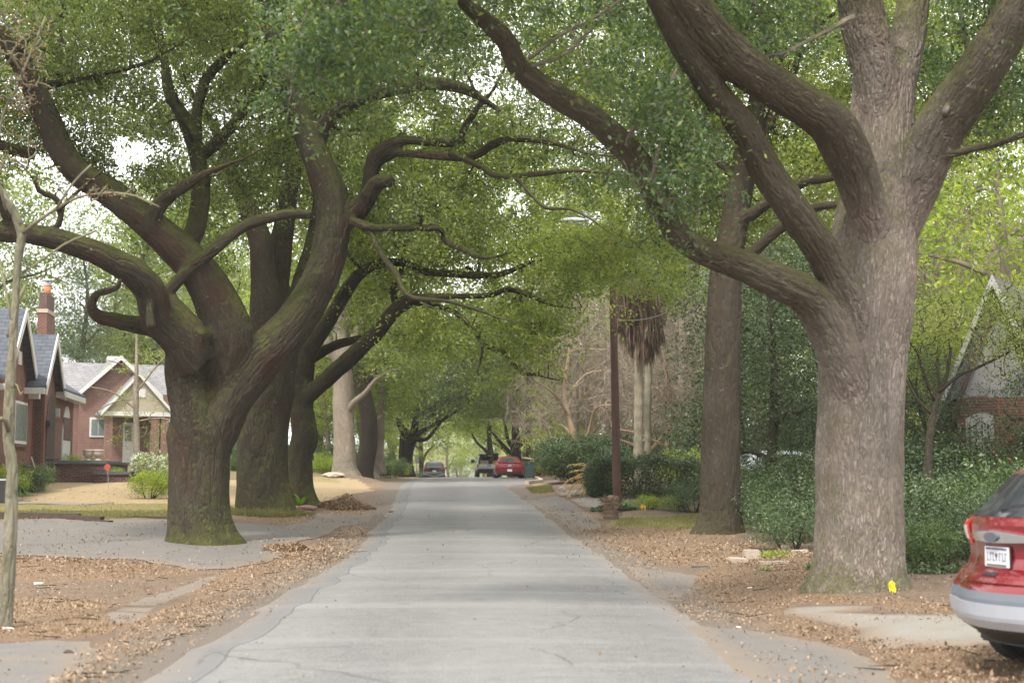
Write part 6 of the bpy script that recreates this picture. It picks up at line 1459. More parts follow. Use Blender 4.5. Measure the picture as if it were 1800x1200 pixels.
# --- house on the right
f3 = Facade((pxx(1700, 42), 42), (-.55, -.83)); f3.e = Vector((.83, -.55, 0)).normalized()
h3_ = thing('brick_house', f3.P(2, .4, -4), 'steep-gabled house at the right with stucco gable and lattice window', 'house')
sl, ze = f3.hit(1672, 690, 0); sa, za = f3.hit(1752, 495, 0); sr = 2 * sa - sl
zbr = f3.hit(1700, 700, 0)[1]
mb = MB(); f3.box(mb, sl + .15, sr, .2, zbr, -8, 0); mb.build('wall', M['brick'], h3_)
kk = (zbr - ze) / (za - ze); mb = MB(); f3.plate(mb, [(sl + (sa - sl) * kk, zbr + .002), (sr - (sa - sl) * kk, zbr + .002), (sa, za)], -.3, -.01); mb.build('gable', M['stucco'], h3_)
gable_roof(f3, h3_, sl, sr, sa, ze, za, .5, -9, M['shingle_dark'], over=.5); rakes(f3, h3_, sl, sr, sa, ze, za, .48, w=.22, over=.5, mat='trim_aged')
rakes(f3, h3_, sl + .35, sr - .35, sa, ze, za - .55, .1, w=.25, over=.3, mat='trim_brown')
a, zt = f3.hit(1697, 729, .05); b, zb = f3.hit(1748, 795, .05); mb = MB(); f3.plate(mb, [(a, zb), (b, zb), (b, zt - .05), (a + (b - a) * .7, zt + .06), (a + (b - a) * .35, zt + .03), (a, zt - .12)], 0, .06); wn_ = mb.build('lattice_window', M['trim_aged'], h3_)
for i in range(4):
    for j in range(4):
        w = (b - a - .1) / 4; h = (zt - zb - .3) / 4; mb = MB(); f3.box(mb, a + .1 + i * w, a + i * w + w - .03, zb + .08 + j * h, zb + .02 + j * h + h, .062, .07); mb.build('pane', M['glass'], wn_)
mb = MB(); f3.plate(mb, arch_pts(a - .15, b + .1, zt - .05, zt + .55, point=.35), .002, .05); mb.build('brick_arch', M['brick2'], h3_)
# ------------------------------------------------------------------ street furniture and small things
# wooden pole with cobra-head lamp
b = ghit(1085, 884); pl = thing('street_lamp', b, 'reddish wooden utility pole carrying a cobra-head street lamp over the road', 'street lamp')
top = at(1074, 340, b.y); t = Tubes(); P = np.array([b - Vector((0, 0, .2)), b.lerp(top, .33), b.lerp(top, .66), top]); t.add(catmull(P, .5), np.linspace(.145, .10, len(catmull(P, .5))), 16, .01, 3); t.build('pole', M['bark_dark'] if 0 else M['pole'], pl)
a0 = at(1076, 392, b.y); arm = [a0, at(1062, 386, b.y - .3), at(1045, 384, b.y - .6), at(1022, 388, b.y - 1.0)]
t = Tubes(); t.add(catmull([np.array(p) for p in arm], .1), np.full(len(catmull([np.array(p) for p in arm], .1)), .03), 8); t.build('arm', M['steel'], pl)
h0, h1 = at(1026, 387, b.y - 1.0), at(980, 389, b.y - 1.7); ax = (h1 - h0).normalized(); sd_ = ax.cross(Vector((0, 0, 1))).normalized(); V = []; Fs = []
n = 12; prof = [(0, .06, .05), (.15, .1, .08), (.45, .17, .11), (.75, .17, .09), (.95, .1, .05), (1, .03, .02)]
for f, w, h in prof:
    c = h0.lerp(h1, f)
    for i in range(n): a = 2 * math.pi * i / n; V.append(c + sd_ * math.cos(a) * w + Vector((0, 0, 1)) * math.sin(a) * h * (1 if math.sin(a) > 0 else .5))
for j in range(len(prof) - 1):
    for i in range(n): Fs.append((j * n + i, j * n + (i + 1) % n, (j + 1) * n + (i + 1) % n, (j + 1) * n + i))
Fs += [tuple(range(n)), tuple((len(prof) - 1) * n + i for i in range(n))]
hd = MB().add(V, Fs).build('lamp_head', M['whitecar'], pl, smooth=True)
c = h0.lerp(h1, .55); MB().lathe(c - Vector((0, 0, .13)), [(.04, 0), (.11, .04), (.13, .09)], 14).build('lens', M['lamp_clear'], hd, smooth=True)
def cable(pts, r, lab, grp='overhead cables', seg=24, sag=.3):
    out = []
    for a, b_ in zip(pts[:-1], pts[1:]):
        for i in range(seg): f = i / seg; p = a.lerp(b_, f); p = p - Vector((0, 0, sag * 4 * f * (1 - f))); out.append(np.array(p))
    out.append(np.array(pts[-1])); t = Tubes(); t.add(np.array(out), np.full(len(out), r), 5); o = t.build('overhead_cable', M['wire'], None); recentre(o); tag(o, lab, 'cable', grp)
cable([at(1085, 375, 49), at(1000, 490, 46), at(860, 560, 42), at(730, 525, 38.5)], .012, 'pale service cable sloping down left from the street lamp pole', sag=.15)
cable([at(1076, 400, 49), at(880, 470, 110)], .012, 'cable running from the lamp pole down the street', sag=.8)
cable([at(1078, 560, 49), at(1250, 500, 40), at(1700, 420, 34)], .010, 'thin service cable from the lamp pole to the right house', sag=.4)
# palm stump beside the pole
s = ghit(1074, 912); st = thing('palm_stump', s, 'shaggy brown palm stump at the foot of the utility pole', 'stump')
r_ = 26 / 2 * s.y / F; hh = 38 * s.y / F
t = Tubes(); P = np.array([[s.x, s.y, s.z - .1], [s.x, s.y, s.z + hh * .3], [s.x, s.y, s.z + hh * .8], [s.x - .02, s.y, s.z + hh]]); Pc = catmull(P, .02)
t.add(Pc, r_ * (1 + .12 * np.abs(np.sin(np.arange(len(Pc)) * .55))), 26, .05, 9); t.build('stump', M['stumpm'], st)
rg = np.random.default_rng(44); a = rg.uniform(0, 6.28, 260); C = np.stack([s.x + np.cos(a) * r_, s.y + np.sin(a) * r_, s.z + rg.uniform(.1, hh, 260)], -1)
V, Q = leaf_geo(C, .2, rg, wr=.12, dirs=np.stack([np.cos(a), np.sin(a), a * 0 + .5], -1)); link('husk', fast_mesh('husk', V, Q), M['frond_brown'], st)
# brick ring by the right verge
BK = 'blocks edging the little planting ring'
def block(px, py, sx, sy, sz, rz, lab, mat='stone', tilt=0):
    p = ghit(px, py); o = MB().box((0, 0, sz / 2 - .02), (sx, sy, sz)).build('edging_block', M[mat], None, world=False, bevel=.018)
    o.location = p; o.rotation_euler = (tilt, tilt * .5, rz); tag(o, lab, 'block', BK)
block(1296, 988, .34, .22, .10, .15, 'pale block at the left end of the planting ring', tilt=.08)
block(1321, 982, .29, .24, .19, .05, 'pinkish block standing highest in the planting ring')
block(1347, 991, .30, .16, .07, .02, 'flat block at the front of the ring, next to the tall block')
block(1375, 989, .28, .16, .06, -.12, 'thin flat block at the front right of the ring')
block(1380, 966, .15, .14, .12, .6, 'small upright block at the back of the planting ring', tilt=.1)
block(1406, 972, .34, .2, .09, -.25, 'tilted flat block at the back right of the ring, near the trunk', tilt=-.1)
block(1345, 974, .5, .1, .14, .05, 'brown weathered block closing the back of the ring', 'timber')
block(1240, 996, .5, .08, .04, -.08, 'thin dark strip of edging lying left of the ring', 'capstone')
c = ghit(1360, 980); k = 500; rg = np.random.default_rng(5); o = leaves('moss_tuft', np.stack([c.x + rg.normal(size=k) * .2, c.y + rg.normal(size=k) * .12, c.z + rg.random(k) * .12], -1), .05, M['leaf_lime'], None, 3); tag(recentre(o), 'tuft of yellow-green growth inside the block ring', 'plant')
# yellow marker flag
p = ghit(1569, 1046); fl = thing('marker_flag', p, 'crumpled yellow utility marker flag at the foot of the pale grey oak', 'flag')
MB().cyl(p, p + Vector((0, 0, .22)), .004, n=6).build('wire_stake', M['steel'], fl)
V = []; Fs = []; w, h = .095, .13
for i in range(6):
    for j in range(6):
        u, v = i / 5, j / 5; V.append(p + Vector(((u - .5) * w * (1 - .5 * abs(v - .5)) + .01 * math.sin(v * 6), .02 * math.sin(u * 7 + v * 4), .04 + v * h + .02 * math.sin(u * 4))))
for i in range(5):
    for j in range(5): Fs.append((i * 6 + j, i * 6 + j + 1, (i + 1) * 6 + j + 1, (i + 1) * 6 + j))
MB().add(V, Fs).build('flag', M['yellow2'], fl)
# litter scraps
def scrap(px, py, s_, lab, mat='paper'):
    p = ghit(px, py); rg = random.Random(px); V = [(rg.uniform(-1, 1) * s_, rg.uniform(-.6, .6) * s_, rg.uniform(0, .5) * s_) for _ in range(14)]
    bm = bmesh.new(); [bm.verts.new(v) for v in V]; bmesh.ops.convex_hull(bm, input=bm.verts); me = bpy.data.meshes.new('paper_scrap'); 
    loose = [v for v in bm.verts if not v.link_faces]; bmesh.ops.delete(bm, geom=loose, context='VERTS'); bm.to_mesh(me); bm.free()
    o = link('paper_scrap', me, M[mat]); o.location = p; tag(o, lab, 'litter', 'scraps on the verge')
scrap(14, 1106, .07, 'crumpled white scrap at the foot of the thin bare sapling'); scrap(70, 1028, .09, 'flat white scrap lying on the bare soil right of the sapling')
scrap(282, 1133, .03, 'tiny white scrap at the edge of the leaf litter, left verge'); scrap(1318, 1034, .05, 'white scrap in the leaves left of the pale grey oak'); scrap(1297, 1103, .04, 'pale scrap at the edge of the right drive')
def rock(px, py, sx, sz, lab, mat='stone', nm='rock'):
    p = ghit(px, py); bm = bmesh.new(); bmesh.ops.create_icosphere(bm, subdivisions=2, radius=1); rg = random.Random(px)
    for v in bm.verts: v.co = Vector((v.co.x * sx, v.co.y * sx * .7, v.co.z * sz)) * rg.uniform(.85, 1.12)
    me = bpy.data.meshes.new(nm); bm.to_mesh(me); bm.free(); o = link(nm, me, M[mat]); o.location = p + Vector((0, 0, sz * .6)); tag(o, lab, 'rock', 'rocks')
rock(988, 866, .16, .15, 'pale squarish rock in front of the big clipped hedge'); rock(540, 896, .32, .10, 'pinkish flat stone at the foot of the slim leaning oak', 'pinkstone'); rock(586, 838, .5, .14, 'pale rock at the left of the pale grey fourth trunk'); rock(415, 896, .22, .07, 'small brick lump left of the dark fluted oak', 'pinkstone')
rock(540, 1077, .03, .015, 'small dark pebble on the road surface', 'timber'); rock(120, 1150, .05, .03, 'brown clod lying on the bottom left drive', 'timber'); rock(688, 900, .09, .03, 'dark scrap of bark on the road', 'timber')
# yellow blossoms on the right
for px, py, lab in ((1131, 898, 'single yellow flower in front of the long dark hedge'),):
    p = ghit(px, py); k = 40; rg = np.random.default_rng(6); o = leaves('yellow_flower', np.array(p) + rg.normal(size=(k, 3)) * .035 + [0, 0, .12], .06, M['flower_yellow'], None, 3, wr=.9); tag(recentre(o), lab, 'flower')
# green wheeled bins
def bin_(px, d, lab, sc=1, mat='bin'):
    p = gp(pxx(px, d), d); o = thing('wheeled_bin', p, lab, 'bin', 'bins by the far kerb'); o.scale = (sc,) * 3
    V = [(-.24, -.24, .06), (.24, -.24, .06), (.24, .24, .06), (-.24, .24, .06), (-.34, -.36, .98), (.34, -.36, .98), (.34, .36, .98), (-.34, .36, .98)]
    MB().add(V, [(0, 1, 2, 3), (7, 6, 5, 4), (0, 4, 5, 1), (1, 5, 6, 2), (2, 6, 7, 3), (3, 7, 4, 0)]).build('bucket', M[mat], o, world=False, bevel=.03)
    MB().box((0, 0, 1.01), (.76, .80, .05)).box((0, .05, 1.05), (.6, .6, .05)).build('lid', M[mat], o, world=False, bevel=.02)
    for s_ in (1, -1): MB().cyl((s_ * .24, .28, .13), (s_ * .30, .28, .13), .13, n=14).build('wheel', M['rubber'], o, world=False)
bin_(931, 90, 'green wheeled rubbish bin on the right verge beside the coupe'); bin_(919.5, 99, 'dark bin half hidden behind the green wheeled bin', .9, 'blackplastic')
# far poles, guard, signs, lamp post
def post(name, px, d, pytop, r_, mat, lab, cat, grp=None, lean=0):
    p = gp(pxx(px, d), d, -.1); o = thing(name, p, lab, cat, grp); tp = at(px + lean, pytop, d); MB().cyl(p, tp, r_, r_ * .85, 10).build('post', M[mat], o); return o, tp
post('utility_pole', 955, 100, 560, .15, 'pole', 'dark wooden pole standing right of the green wheeled bin', 'pole')
post('guy_guard', 936, 97, 782, .06, 'yellow', 'yellow plastic guy-wire guard leaning behind the green bin', 'guy guard', None, 4)
o, tp = post('street_sign', 733, 112, 800, .035, 'steel', 'small pale sign on a grey post right of the far dark oak', 'sign'); MB().box((tp.x, tp.y - .05, tp.z - .25), (.3, .03, .55)).build('panel', M['whitecar'], o)
o, tp = post('lamp_post', 403, 72, 800, .045, 'darkmetal', 'slim black lamp post seen between the first two left trunks', 'lamp post'); MB().lathe(tp, [(.05, 0), (.13, .08), (.16, .35), (.06, .42), (.02, .5)], 8).build('lantern', M['darkmetal'], o)
o, tp = post('sign_post', 541, 66, 804, .045, 'steel', 'grey post with a box beside the slim leaning oak', 'post'); MB().box((tp.x + .1, tp.y, tp.z), (.35, .4, .25)).build('mail_box', M['darkmetal'], o, bevel=.03)
# blue thing glimpsed by the right house and behind the oak
o = thing('plant_pot', gp(pxx(1706, 41), 41), 'small dark blue pot below the lattice window of the right house', 'pot'); MB().lathe((0, 0, 0), [(.15, 0), (.22, .3), (.2, .4)], 14).build('pot', M['blue'], o, world=False, smooth=True); o.location.z += .9
# dead branch lying in the yard
rgd = random.Random(5); k0 = ghit(440, 960); 
# ------------------------------------------------------------------ vehicles
class Car:
    """body lofted through horizontal outlines: levels (z, x rear, x front, half width, corner radius)"""
    def __init__(c, levels, bow=.07):
        c.L = np.array(levels, float); c.bow = bow
    def P(c, z, t, off=0):
        s = 1 if t >= 0 else -1; t = abs(t)
        v = [np.interp(z, c.L[:, 0], c.L[:, k]) for k in range(1, 5)]; xr, xf, w, r = v; r = min(r, w * .9)
        if t <= .2: y = (w - r) * t / .2; x = xr; nx, ny = -1, 0; x += c.bow * (y / w) ** 2
        elif t <= .3:
            a = (t - .2) / .1 * math.pi / 2; y = (w - r) + r * math.sin(a); x = xr + c.bow * ((w - r) / w) ** 2 + r * (1 - math.cos(a)); nx, ny = -math.cos(a), math.sin(a)
        elif t <= .7:
            x0 = xr + r + c.bow; x1 = xf - r * 1.2; x = x0 + (x1 - x0) * (t - .3) / .4; y = w; nx, ny = 0, 1
        elif t <= .8:
            a = (t - .7) / .1 * math.pi / 2; y = w - r + r * math.cos(a); x = xf - r * 1.2 + r * 1.2 * math.sin(a); nx, ny = math.sin(a), math.cos(a)
        else: y = (w - r) * (1 - (t - .8) / .2); x = xf; nx, ny = 1, 0
        return Vector((x + nx * off, s * (y + ny * off), z))
    def patch(c, name, mat, root, t0, t1, z0, z1, off=.008, nt=12, nz=5, th=.03):
        f0 = z0 if callable(z0) else (lambda t: z0); f1_ = z1 if callable(z1) else (lambda t: z1); V, Fs = [], []
        for o in (off, off - th):
            for i in range(nt + 1):
                t = t0 + (t1 - t0) * i / nt
                for j in range(nz + 1): V.append(c.P(f0(t) + (f1_(t) - f0(t)) * j / nz, t, o))
        m = (nt + 1) * (nz + 1); I = lambda i, j, k: k * m + i * (nz + 1) + j
        for i in range(nt):
            for j in range(nz): Fs.append((I(i, j, 0), I(i, j + 1, 0), I(i + 1, j + 1, 0), I(i + 1, j, 0)))
            for j in (0, nz): Fs.append((I(i, j, 0), I(i + 1, j, 0), I(i + 1, j, 1), I(i, j, 1)))
        for j in range(nz):
            for i in (0, nt): Fs.append((I(i, j, 0), I(i, j + 1, 0), I(i, j + 1, 1), I(i, j, 1)))
        return MB().add(V, Fs).build(name, mat, root, world=False, smooth=False)
    def body(c, mat, root, name='body'):
        z0, z1 = c.L[0, 0], c.L[-1, 0]; zs = np.unique(np.concatenate([c.L[:, 0], np.linspace(z0, z1, 34)]))
        ts = np.concatenate([np.linspace(0, .2, 7)[:-1], np.linspace(.2, .3, 7)[:-1], np.linspace(.3, .7, 22)[:-1], np.linspace(.7, .8, 7)[:-1], np.linspace(.8, 1, 7)])
        tt = np.concatenate([ts, -ts[1:-1][::-1]]); n = len(tt); V = [c.P(z, t) for z in zs for t in tt]; Fs = []
        for j in range(len(zs) - 1):
            for i in range(n): k = (i + 1) % n; Fs.append((j * n + i, j * n + k, (j + 1) * n + k, (j + 1) * n + i))
        Fs.append(tuple(range(n - 1, -1, -1))); Fs.append(tuple((len(zs) - 1) * n + i for i in range(n)))
        o = MB().add(V, Fs).build(name, mat, root, world=False, smooth=True)
        m = o.modifiers.new('edge', 'EDGE_SPLIT'); m.split_angle = R(38)
        return o
def wheel(root, x, y, r, w, rim='silver', out=1):
    mb = MB(); a = Vector((x, y - w / 2, r)); b = Vector((x, y + w / 2, r)); n = 28; V, Fs = [], []
    prof = [(-w / 2, r * .62), (-w / 2, r * .93), (-w / 2 + .03, r), (w / 2 - .03, r), (w / 2, r * .93), (w / 2, r * .62)]
    for i in range(n):
        t = 2 * math.pi * i / n
        for (dy, rr_) in prof: V.append((x + math.cos(t) * rr_, y + dy, r + math.sin(t) * rr_))
    k = len(prof)
    for i in range(n):
        j = (i + 1) % n
        for q in range(k): Fs.append((i * k + q, j * k + q, j * k + (q + 1) % k, i * k + (q + 1) % k))
    wo_ = thing('wheel', (0, 0, 0), '', '', None); wo_.parent = root
    MB().add(V, Fs).build('tyre', M['rubber'], wo_, world=False, smooth=False)
    mb = MB().cyl((x, y + out * w * .30, r), (x, y + out * w * .34, r), r * .6, n=20)
    for i in range(7):
        t = i * math.pi * 2 / 7; d = Vector((math.cos(t), 0, math.sin(t))); bar(mb, Vector((x, y + out * w * .42, r)) + d * .04, Vector((x, y + out * w * .42, r)) + d * r * .6, .05, .03, Vector((0, 1, 0)))
    mb.build('rim', M[rim], wo_, world=False)
def wheels(root, xs, y, r, w, rim='silver'):
    for x in xs:
        for s in (1, -1): wheel(root, x, s * y, r, w, rim, s)
def carthing(name, px, d, heading, label, cat, grp=None, dz=0):
    p = gp(pxx(px, d), d, dz); o = thing(name, p, label, cat, grp); o.rotation_euler = (0, 0, math.pi / 2 - heading); return o
def localbox(root, name, mat, c, s, bevel=.01, parent=None, rot=None):
    mb = MB().box(c, s, M=rot); return mb.build(name, M[mat], parent or root, world=False, bevel=bevel)

SUVL = [(.27, -2.05, 2.05, .80, .25), (.36, -2.20, 2.2, .87, .25), (.46, -2.27, 2.26, .905, .26), (.60, -2.285, 2.28, .915, .27), (.69, -2.27, 2.28, .92, .27), (.74, -2.24, 2.28, .92, .27), (.79, -2.20, 2.28, .92, .26), (.84, -2.125, 2.27, .92, .25),
        (.92, -2.10, 2.25, .92, .25), (1.02, -2.115, 2.15, .915, .25), (1.10, -2.14, 1.95, .91, .26), (1.17, -2.15, 1.2, .90, .27), (1.23, -2.10, 1.02, .875, .27), (1.28, -2.02, .92, .85, .27), (1.42, -1.90, .66, .79, .27), (1.56, -1.77, .35, .725, .26), (1.63, -1.66, .15, .68, .26), (1.68, -1.52, -.1, .61, .26), (1.71, -1.2, -.3, .48, .24), (1.72, -.95, -.5, .3, .2)]
head = R(74)
rc = Vector((3.70, 11.15)); hv = Vector((math.sin(head), math.cos(head))); cc = rc + hv * 2.2
suv = thing('red_car', (cc.x, cc.y, float(gz(3.9, 11.6)) + .01), 'red compact SUV with grey bumper, backed toward the street at the right edge', 'car'); suv.rotation_euler = (0, 0, math.pi / 2 - head)
C1 = Car([(z, a, b, w * .93, r) for z, a, b, w, r in SUVL], .40); C1.body(M['red'], suv)
C1.patch('rear_window', M['glass'], suv, -.225, .225, 1.235, lambda t: 1.62 - 1.2 * t * t, .006, 16, 8)
C1.patch('side_window', M['glass'], suv, .33, .62, 1.22, 1.58, .006, 14, 4); C1.patch('side_window', M['glass'], suv, -.62, -.33, 1.22, 1.58, .006, 14, 4)
C1.patch('windscreen', M['glass'], suv, .83, 1.0, 1.24, 1.60, .006, 6, 4); C1.patch('windscreen', M['glass'], suv, -1.0, -.83, 1.24, 1.60, .006, 6, 4)
C1.patch('bumper', M['silver'], suv, -.34, .34, .385, .575, .03, 26, 6, .06); C1.patch('bumper_insert', M['darksilver'], suv, -.335, .335, .575, .665, .012, 26, 3, .05)
C1.patch('underbody_trim', M['blackplastic'], suv, -.36, .36, .27, .40, .015, 24, 3, .05)
C1.patch('chrome_bar', M['chrome'], suv, -.13, .13, lambda t: 1.035 + .9 * t * t, lambda t: 1.125 - 1.9 * t * t, .035, 18, 5, .05)
C1.patch('tailgate_recess', M['maroon'], suv, -.14, .14, .86, 1.03, .003, 10, 3, .01)
C1.patch('tail_lamp', M['lamp_red'], suv, .205, .33, lambda t: 1.0 + .8 * (t - .2), 1.20, .012, 10, 5); C1.patch('tail_lamp', M['lamp_red'], suv, -.33, -.205, lambda t: 1.0 + .8 * (-t - .2), 1.20, .012, 10, 5)
C1.patch('lamp_clear_highlight', M['lamp_clear'], suv, .215, .32, 1.04, 1.15, .018, 8, 2); C1.patch('lamp_clear_highlight', M['lamp_clear'], suv, -.32, -.215, 1.04, 1.15, .018, 8, 2)  # clear lamp section, enlarged as a painted pale highlight at the lamp edge
C1.patch('tailgate_handle', M['blackplastic'], suv, -.028, .028, .785, .81, .01, 4, 2); C1.patch('crease', M['red'], suv, -.18, .18, .735, .765, .02, 14, 2, .03)
xb = C1.P(1.08, 0).x
em = MB().cyl((xb - .048, 0, 1.078), (xb - .03, 0, 1.078), .062, n=22); eo = em.build('badge', M['capstone'], suv, world=False); eo.data.transform(Matrix.Diagonal((1, 1.35, .62, 1))); eo.data.transform(Matrix.Translation((0, 0, 1.078 * .38)))
pb = C1.P(.93, 0).x - .022
plt = localbox(suv, 'licence_plate', 'white', (pb, 0, .925), (.012, .31, .158), .004)
localbox(suv, 'plate_band', 'blue', (pb - .009, 0, .988), (.004, .27, .012), 0, plt); localbox(suv, 'plate_band', 'capstone', (pb - .009, 0, .862), (.004, .25, .014), 0, plt)
pc = plain('plate_letter_blue', (.16, .19, .32), .6)
for i, y in enumerate((-.115, -.075, -.04, .04, .08, .115)):      # blurred plate characters
    mb = MB().box((pb - .009, -y, .927), (.004, .007, .07)); mb.box((pb - .009, -y - .012, .955 if i % 2 else .9), (.004, .018, .008)); mb.build('plate_character', pc, plt, world=False)
mb = MB().cyl((pb - .011, 0, .94), (pb - .008, 0, .94), .016, n=8); mb.box((pb - .0095, 0, .915), (.003, .006, .035)); mb.build('plate_emblem', M['capstone'], plt, world=False)
localbox(suv, 'plate_frame', 'blackplastic', (pb + .012, -.0, .925), (.014, .33, .172), .004)  # black plastic frame a little larger than the plate
wi = MB(); bar(wi, C1.P(1.30, .03, .03), C1.P(1.335, -.13, .03), .02, .03); wi.build('wiper', M['blackplastic'], suv, world=False)
localbox(suv, 'underbody', 'blackplastic', (0, 0, .30), (3.6, 1.5, .2), .02)
MB().cyl((-2.0, .45, .33), (-1.7, .45, .33), .035, n=12).build('exhaust', M['blackplastic'], suv, world=False)
wheels(suv, (-1.32, 1.33), .80, .355, .235)

# maroon coupe
rdir = lambda y: math.atan2(float(rl(y + 5) - rl(y - 5)), 10)
CO = [(.20, -2.30, 2.3, .84, .25), (.30, -2.42, 2.4, .92, .28), (.5, -2.48, 2.46, .955, .3), (.72, -2.50, 2.46, .96, .3), (.92, -2.46, 2.4, .95, .3), (.98, -2.40, 2.2, .93, .3), (1.0, -2.2, 1.6, .90, .3), (1.03, -1.75, 1.05, .86, .3), (1.1, -1.60, .9, .80, .28), (1.25, -1.2, .6, .71, .25), (1.37, -.85, .3, .63, .22), (1.43, -.6, .05, .52, .2), (1.45, -.4, -.1, .4, .15)]
co = carthing('parked_car', 893.5, 94.2, rdir(92), 'maroon two-door coupe parked at the right kerb near the crest', 'car', 'cars down the street')
C2 = Car(CO, .05); C2.body(M['maroon'], co); C2.patch('rear_window', M['glass'], co, -.19, .19, 1.08, 1.33, .006)
C2.patch('tail_lamps', M['blackplastic'], co, -.22, .22, .76, .88, .006, 16, 3); C2.patch('tail_lamp', M['lamp_red'], co, .06, .20, .80, .835, .012); C2.patch('tail_lamp', M['lamp_red'], co, -.20, -.06, .80, .835, .012)
C2.patch('badge', M['steel'], co, -.035, .035, .79, .85, .014, 4, 2); C2.patch('bumper_insert', M['blackplastic'], co, -.24, .24, .2, .42, .008, 16, 3); C2.patch('side_window', M['glass'], co, .35, .62, 1.08, 1.34, .006); C2.patch('side_window', M['glass'], co, -.62, -.35, 1.08, 1.34, .006)
localbox(co, 'licence_plate', 'white', (-2.51, 0, .52), (.02, .31, .16)); localbox(co, 'spoiler', 'maroon', (-2.36, 0, 1.02), (.2, 1.5, .05)); wheels(co, (-1.5, 1.45), .84, .36, .26, 'darksilver')
# charcoal crossover
c3_ = carthing('parked_car', 764, 123, rdir(120), 'charcoal crossover driving away on the left just past the crest', 'car', 'cars down the street')
C3 = Car([(z * .97, a, b, w, r) for z, a, b, w, r in SUVL], .08); C3.body(M['blackcar'], c3_); C3.patch('rear_window', M['glass'], c3_, -.2, .2, 1.25, 1.54, .006)
C3.patch('tail_lamp', M['lamp_red'], c3_, .12, .32, .98, 1.1, .012); C3.patch('tail_lamp', M['lamp_red'], c3_, -.32, -.12, .98, 1.1, .012); C3.patch('bumper_trim', M['silver'], c3_, -.3, .3, lambda t: .40 + .6 * abs(t), lambda t: .46 + .6 * abs(t), .02, 16, 2)
C3.patch('side_window', M['glass'], c3_, .33, .62, 1.2, 1.5, .006); C3.patch('side_window', M['glass'], c3_, -.62, -.33, 1.2, 1.5, .006)
localbox(c3_, 'licence_plate', 'white', (-2.15, 0, .85), (.02, .31, .14)); wheels(c3_, (-1.3, 1.3), .8, .35, .23, 'darksilver')
for s in (1, -1): localbox(c3_, 'side_mirror', 'blackcar', (.55, s * 1.0, 1.12), (.15, .22, .14), .03)
# white pickup with a loaded bed
pk = carthing('pickup_truck', 858, 112.5, rdir(110), 'white pickup with crates and black drums in its open bed', 'truck', 'cars down the street')
PK = [(.42, -2.6, 2.6, .86, .12), (.6, -2.68, 2.68, .95, .14), (.9, -2.7, 2.68, .97, .15), (1.08, -2.68, 2.5, .95, .15)]
C4 = Car(PK, .02); C4.body(M['whitecar'], pk)
C5 = Car([(1.08, -.6, 1.4, .93, .15), (1.2, -.6, 1.2, .90, .15), (1.6, -.5, .7, .78, .15), (1.78, -.35, .4, .7, .15), (1.8, -.2, .2, .5, .1)], .02); C5.body(M['whitecar'], pk, 'cab')
C5.patch('rear_window', M['glass'], pk, -.18, .18, 1.25, 1.66, .006); C5.patch('side_window', M['glass'], pk, .33, .65, 1.25, 1.66, .006); C5.patch('side_window', M['glass'], pk, -.65, -.33, 1.25, 1.66, .006)
localbox(pk, 'bumper', 'blackplastic', (-2.76, 0, .56), (.16, 1.84, .34), .03); C4.patch('tail_lamp', M['lamp_red'], pk, .2, .3, .85, 1.05, .01); C4.patch('tail_lamp', M['lamp_red'], pk, -.3, -.2, .85, 1.05, .01); localbox(pk, 'tailgate_handle', 'blackplastic', (-2.715, 0, .98), (.03, .3, .06), 0)
for s in (1, -1): localbox(pk, 'side_mirror', 'blackplastic', (.9, s * 1.18, 1.35), (.12, .28, .3), .03); bar_ = MB(); bar(bar_, (-2.55, s * .9, 1.08), (-1.9, s * .75, 1.75), .07, .07); bar_.build('rack_bar', M['whitecar'], pk, world=False)
wheels(pk, (-1.7, 1.7), .84, .39, .26, 'darksilver')
pz = pk.location; Rm = Matrix.Rotation(pk.rotation_euler.z, 3, 'Z')
def inbed(x, y, z): return pz + Rm @ Vector((x, y, z))
for x, y, w, d_, h, m_, nm, lab, ct in [(-2.3, .35, .5, .6, .3, 'cream', 'wooden_crate', 'tan wooden crate left in the white pickup bed', 'crate'), (-2.3, -.5, .5, .55, .28, 'wood_raw', 'wooden_crate', 'reddish wooden crate right in the white pickup bed', 'crate'), (-2.25, -.08, .4, .34, .62, 'timber', 'tool_box', 'upright brown box with yellow label in the white pickup bed', 'box')]:
    r_ = thing(nm, inbed(x, y, 1.09), lab, ct, 'load in the pickup bed'); r_.rotation_euler = pk.rotation_euler; localbox(r_, 'box', m_, (0, 0, h / 2), (w, d_, h)); localbox(r_, 'lid', 'yellow' if nm == 'tool_box' else 'timber', (0, 0, h + .02), (w + .02, d_ + .02, .04), 0)
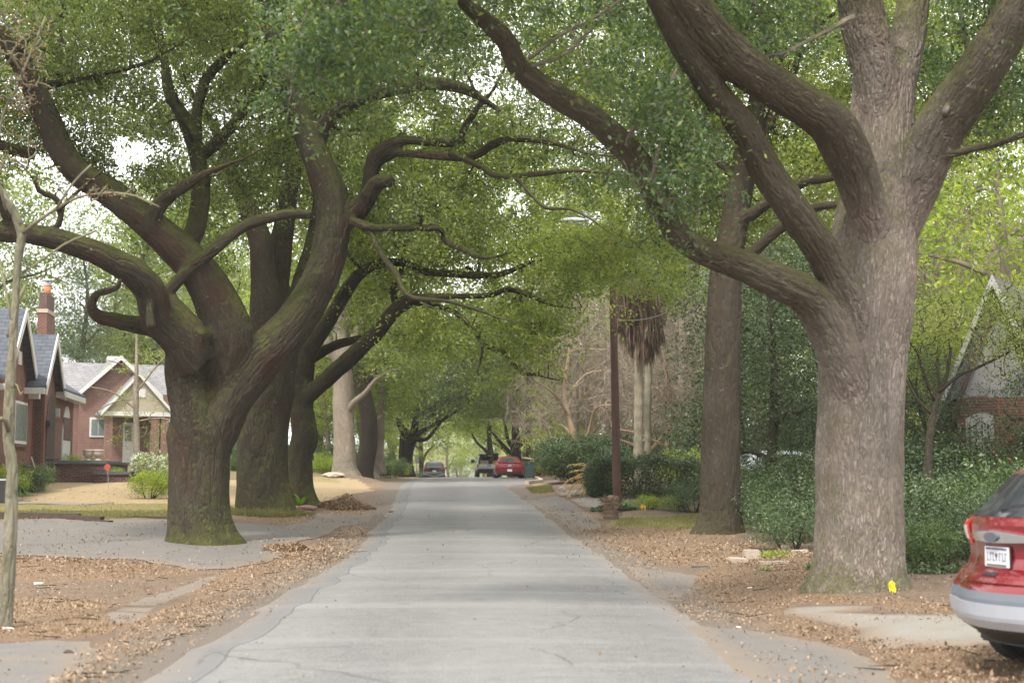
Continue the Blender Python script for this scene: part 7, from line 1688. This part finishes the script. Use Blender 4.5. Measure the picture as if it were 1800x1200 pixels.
for x, y, lab, top in [(-1.7, .5, 'black drum with a pale lid, left in the pickup bed', 'white'), (-1.7, -.5, 'black drum with a teal lid, right in the pickup bed', 'bin'), (-1.35, 0, 'black drum in the middle of the pickup bed', 'blackplastic')]:
    r_ = thing('drum', inbed(x, y, 1.09), lab, 'drum', 'load in the pickup bed'); MB().lathe((0, 0, 0), [(.27, 0), (.29, .2), (.28, .4), (.29, .6), (.27, .78)], 16).build('barrel', M['blackplastic'], r_, world=False, smooth=True); MB().lathe((0, 0, .781), [(.28, 0), (.28, .05), (.2, .08)], 16).build('lid', M[top], r_, world=False)
# little cars glimpsed beyond
def glimpse(px, d, heading, paint, lab, L=CO, dz=0):
    o = carthing('parked_car', px, d, heading, lab, 'car', 'cars down the street', dz); c = Car(L, .05); c.body(M[paint], o); hi = max(l[0] for l in L)
    c.patch('rear_window', M['glass'], o, -.19, .19, hi * .74, hi * .92, .006); c.patch('side_window', M['glass'], o, .34, .62, hi * .74, hi * .92, .006); c.patch('side_window', M['glass'], o, -.62, -.34, hi * .74, hi * .92, .006)
    c.patch('tail_lamp', M['lamp_red'], o, .1, .28, .8, .9, .01); c.patch('tail_lamp', M['lamp_red'], o, -.28, -.1, .8, .9, .01); wheels(o, (-1.45, 1.45), .82, .35, .24, 'darksilver')
glimpse(953, 106, R(75), 'red', 'small bright red car glimpsed right of the green bin')
glimpse(985, 112, R(80), 'whitecar', 'white car glimpsed between the far pole and the clipped hedge')
glimpse(1215, 70, R(85), 'whitecar', 'white car half hidden behind shrubs left of the dark straight oak')
glimpse(1400, 47, R(80), 'whitecar', 'white car in the drive behind the shrubs, between the two right oaks', SUVL)

# ------------------------------------------------------------------ air
hz = MB().box((0, 269, 14), (802, 660, 44)); ho = hz.build('haze', None); tag(ho, kind='stuff')
hm = bpy.data.materials.new('haze_air'); hm.use_nodes = True; nt = hm.node_tree; nt.nodes.clear()
out = nt.nodes.new('ShaderNodeOutputMaterial'); pv = nt.nodes.new('ShaderNodeVolumePrincipled')
pv.inputs['Color'].default_value = (.86, .9, .88, 1); pv.inputs['Density'].default_value = .0004; pv.inputs['Anisotropy'].default_value = .2
nt.links.new(pv.outputs[0], out.inputs['Volume']); ho.data.materials.append(hm)
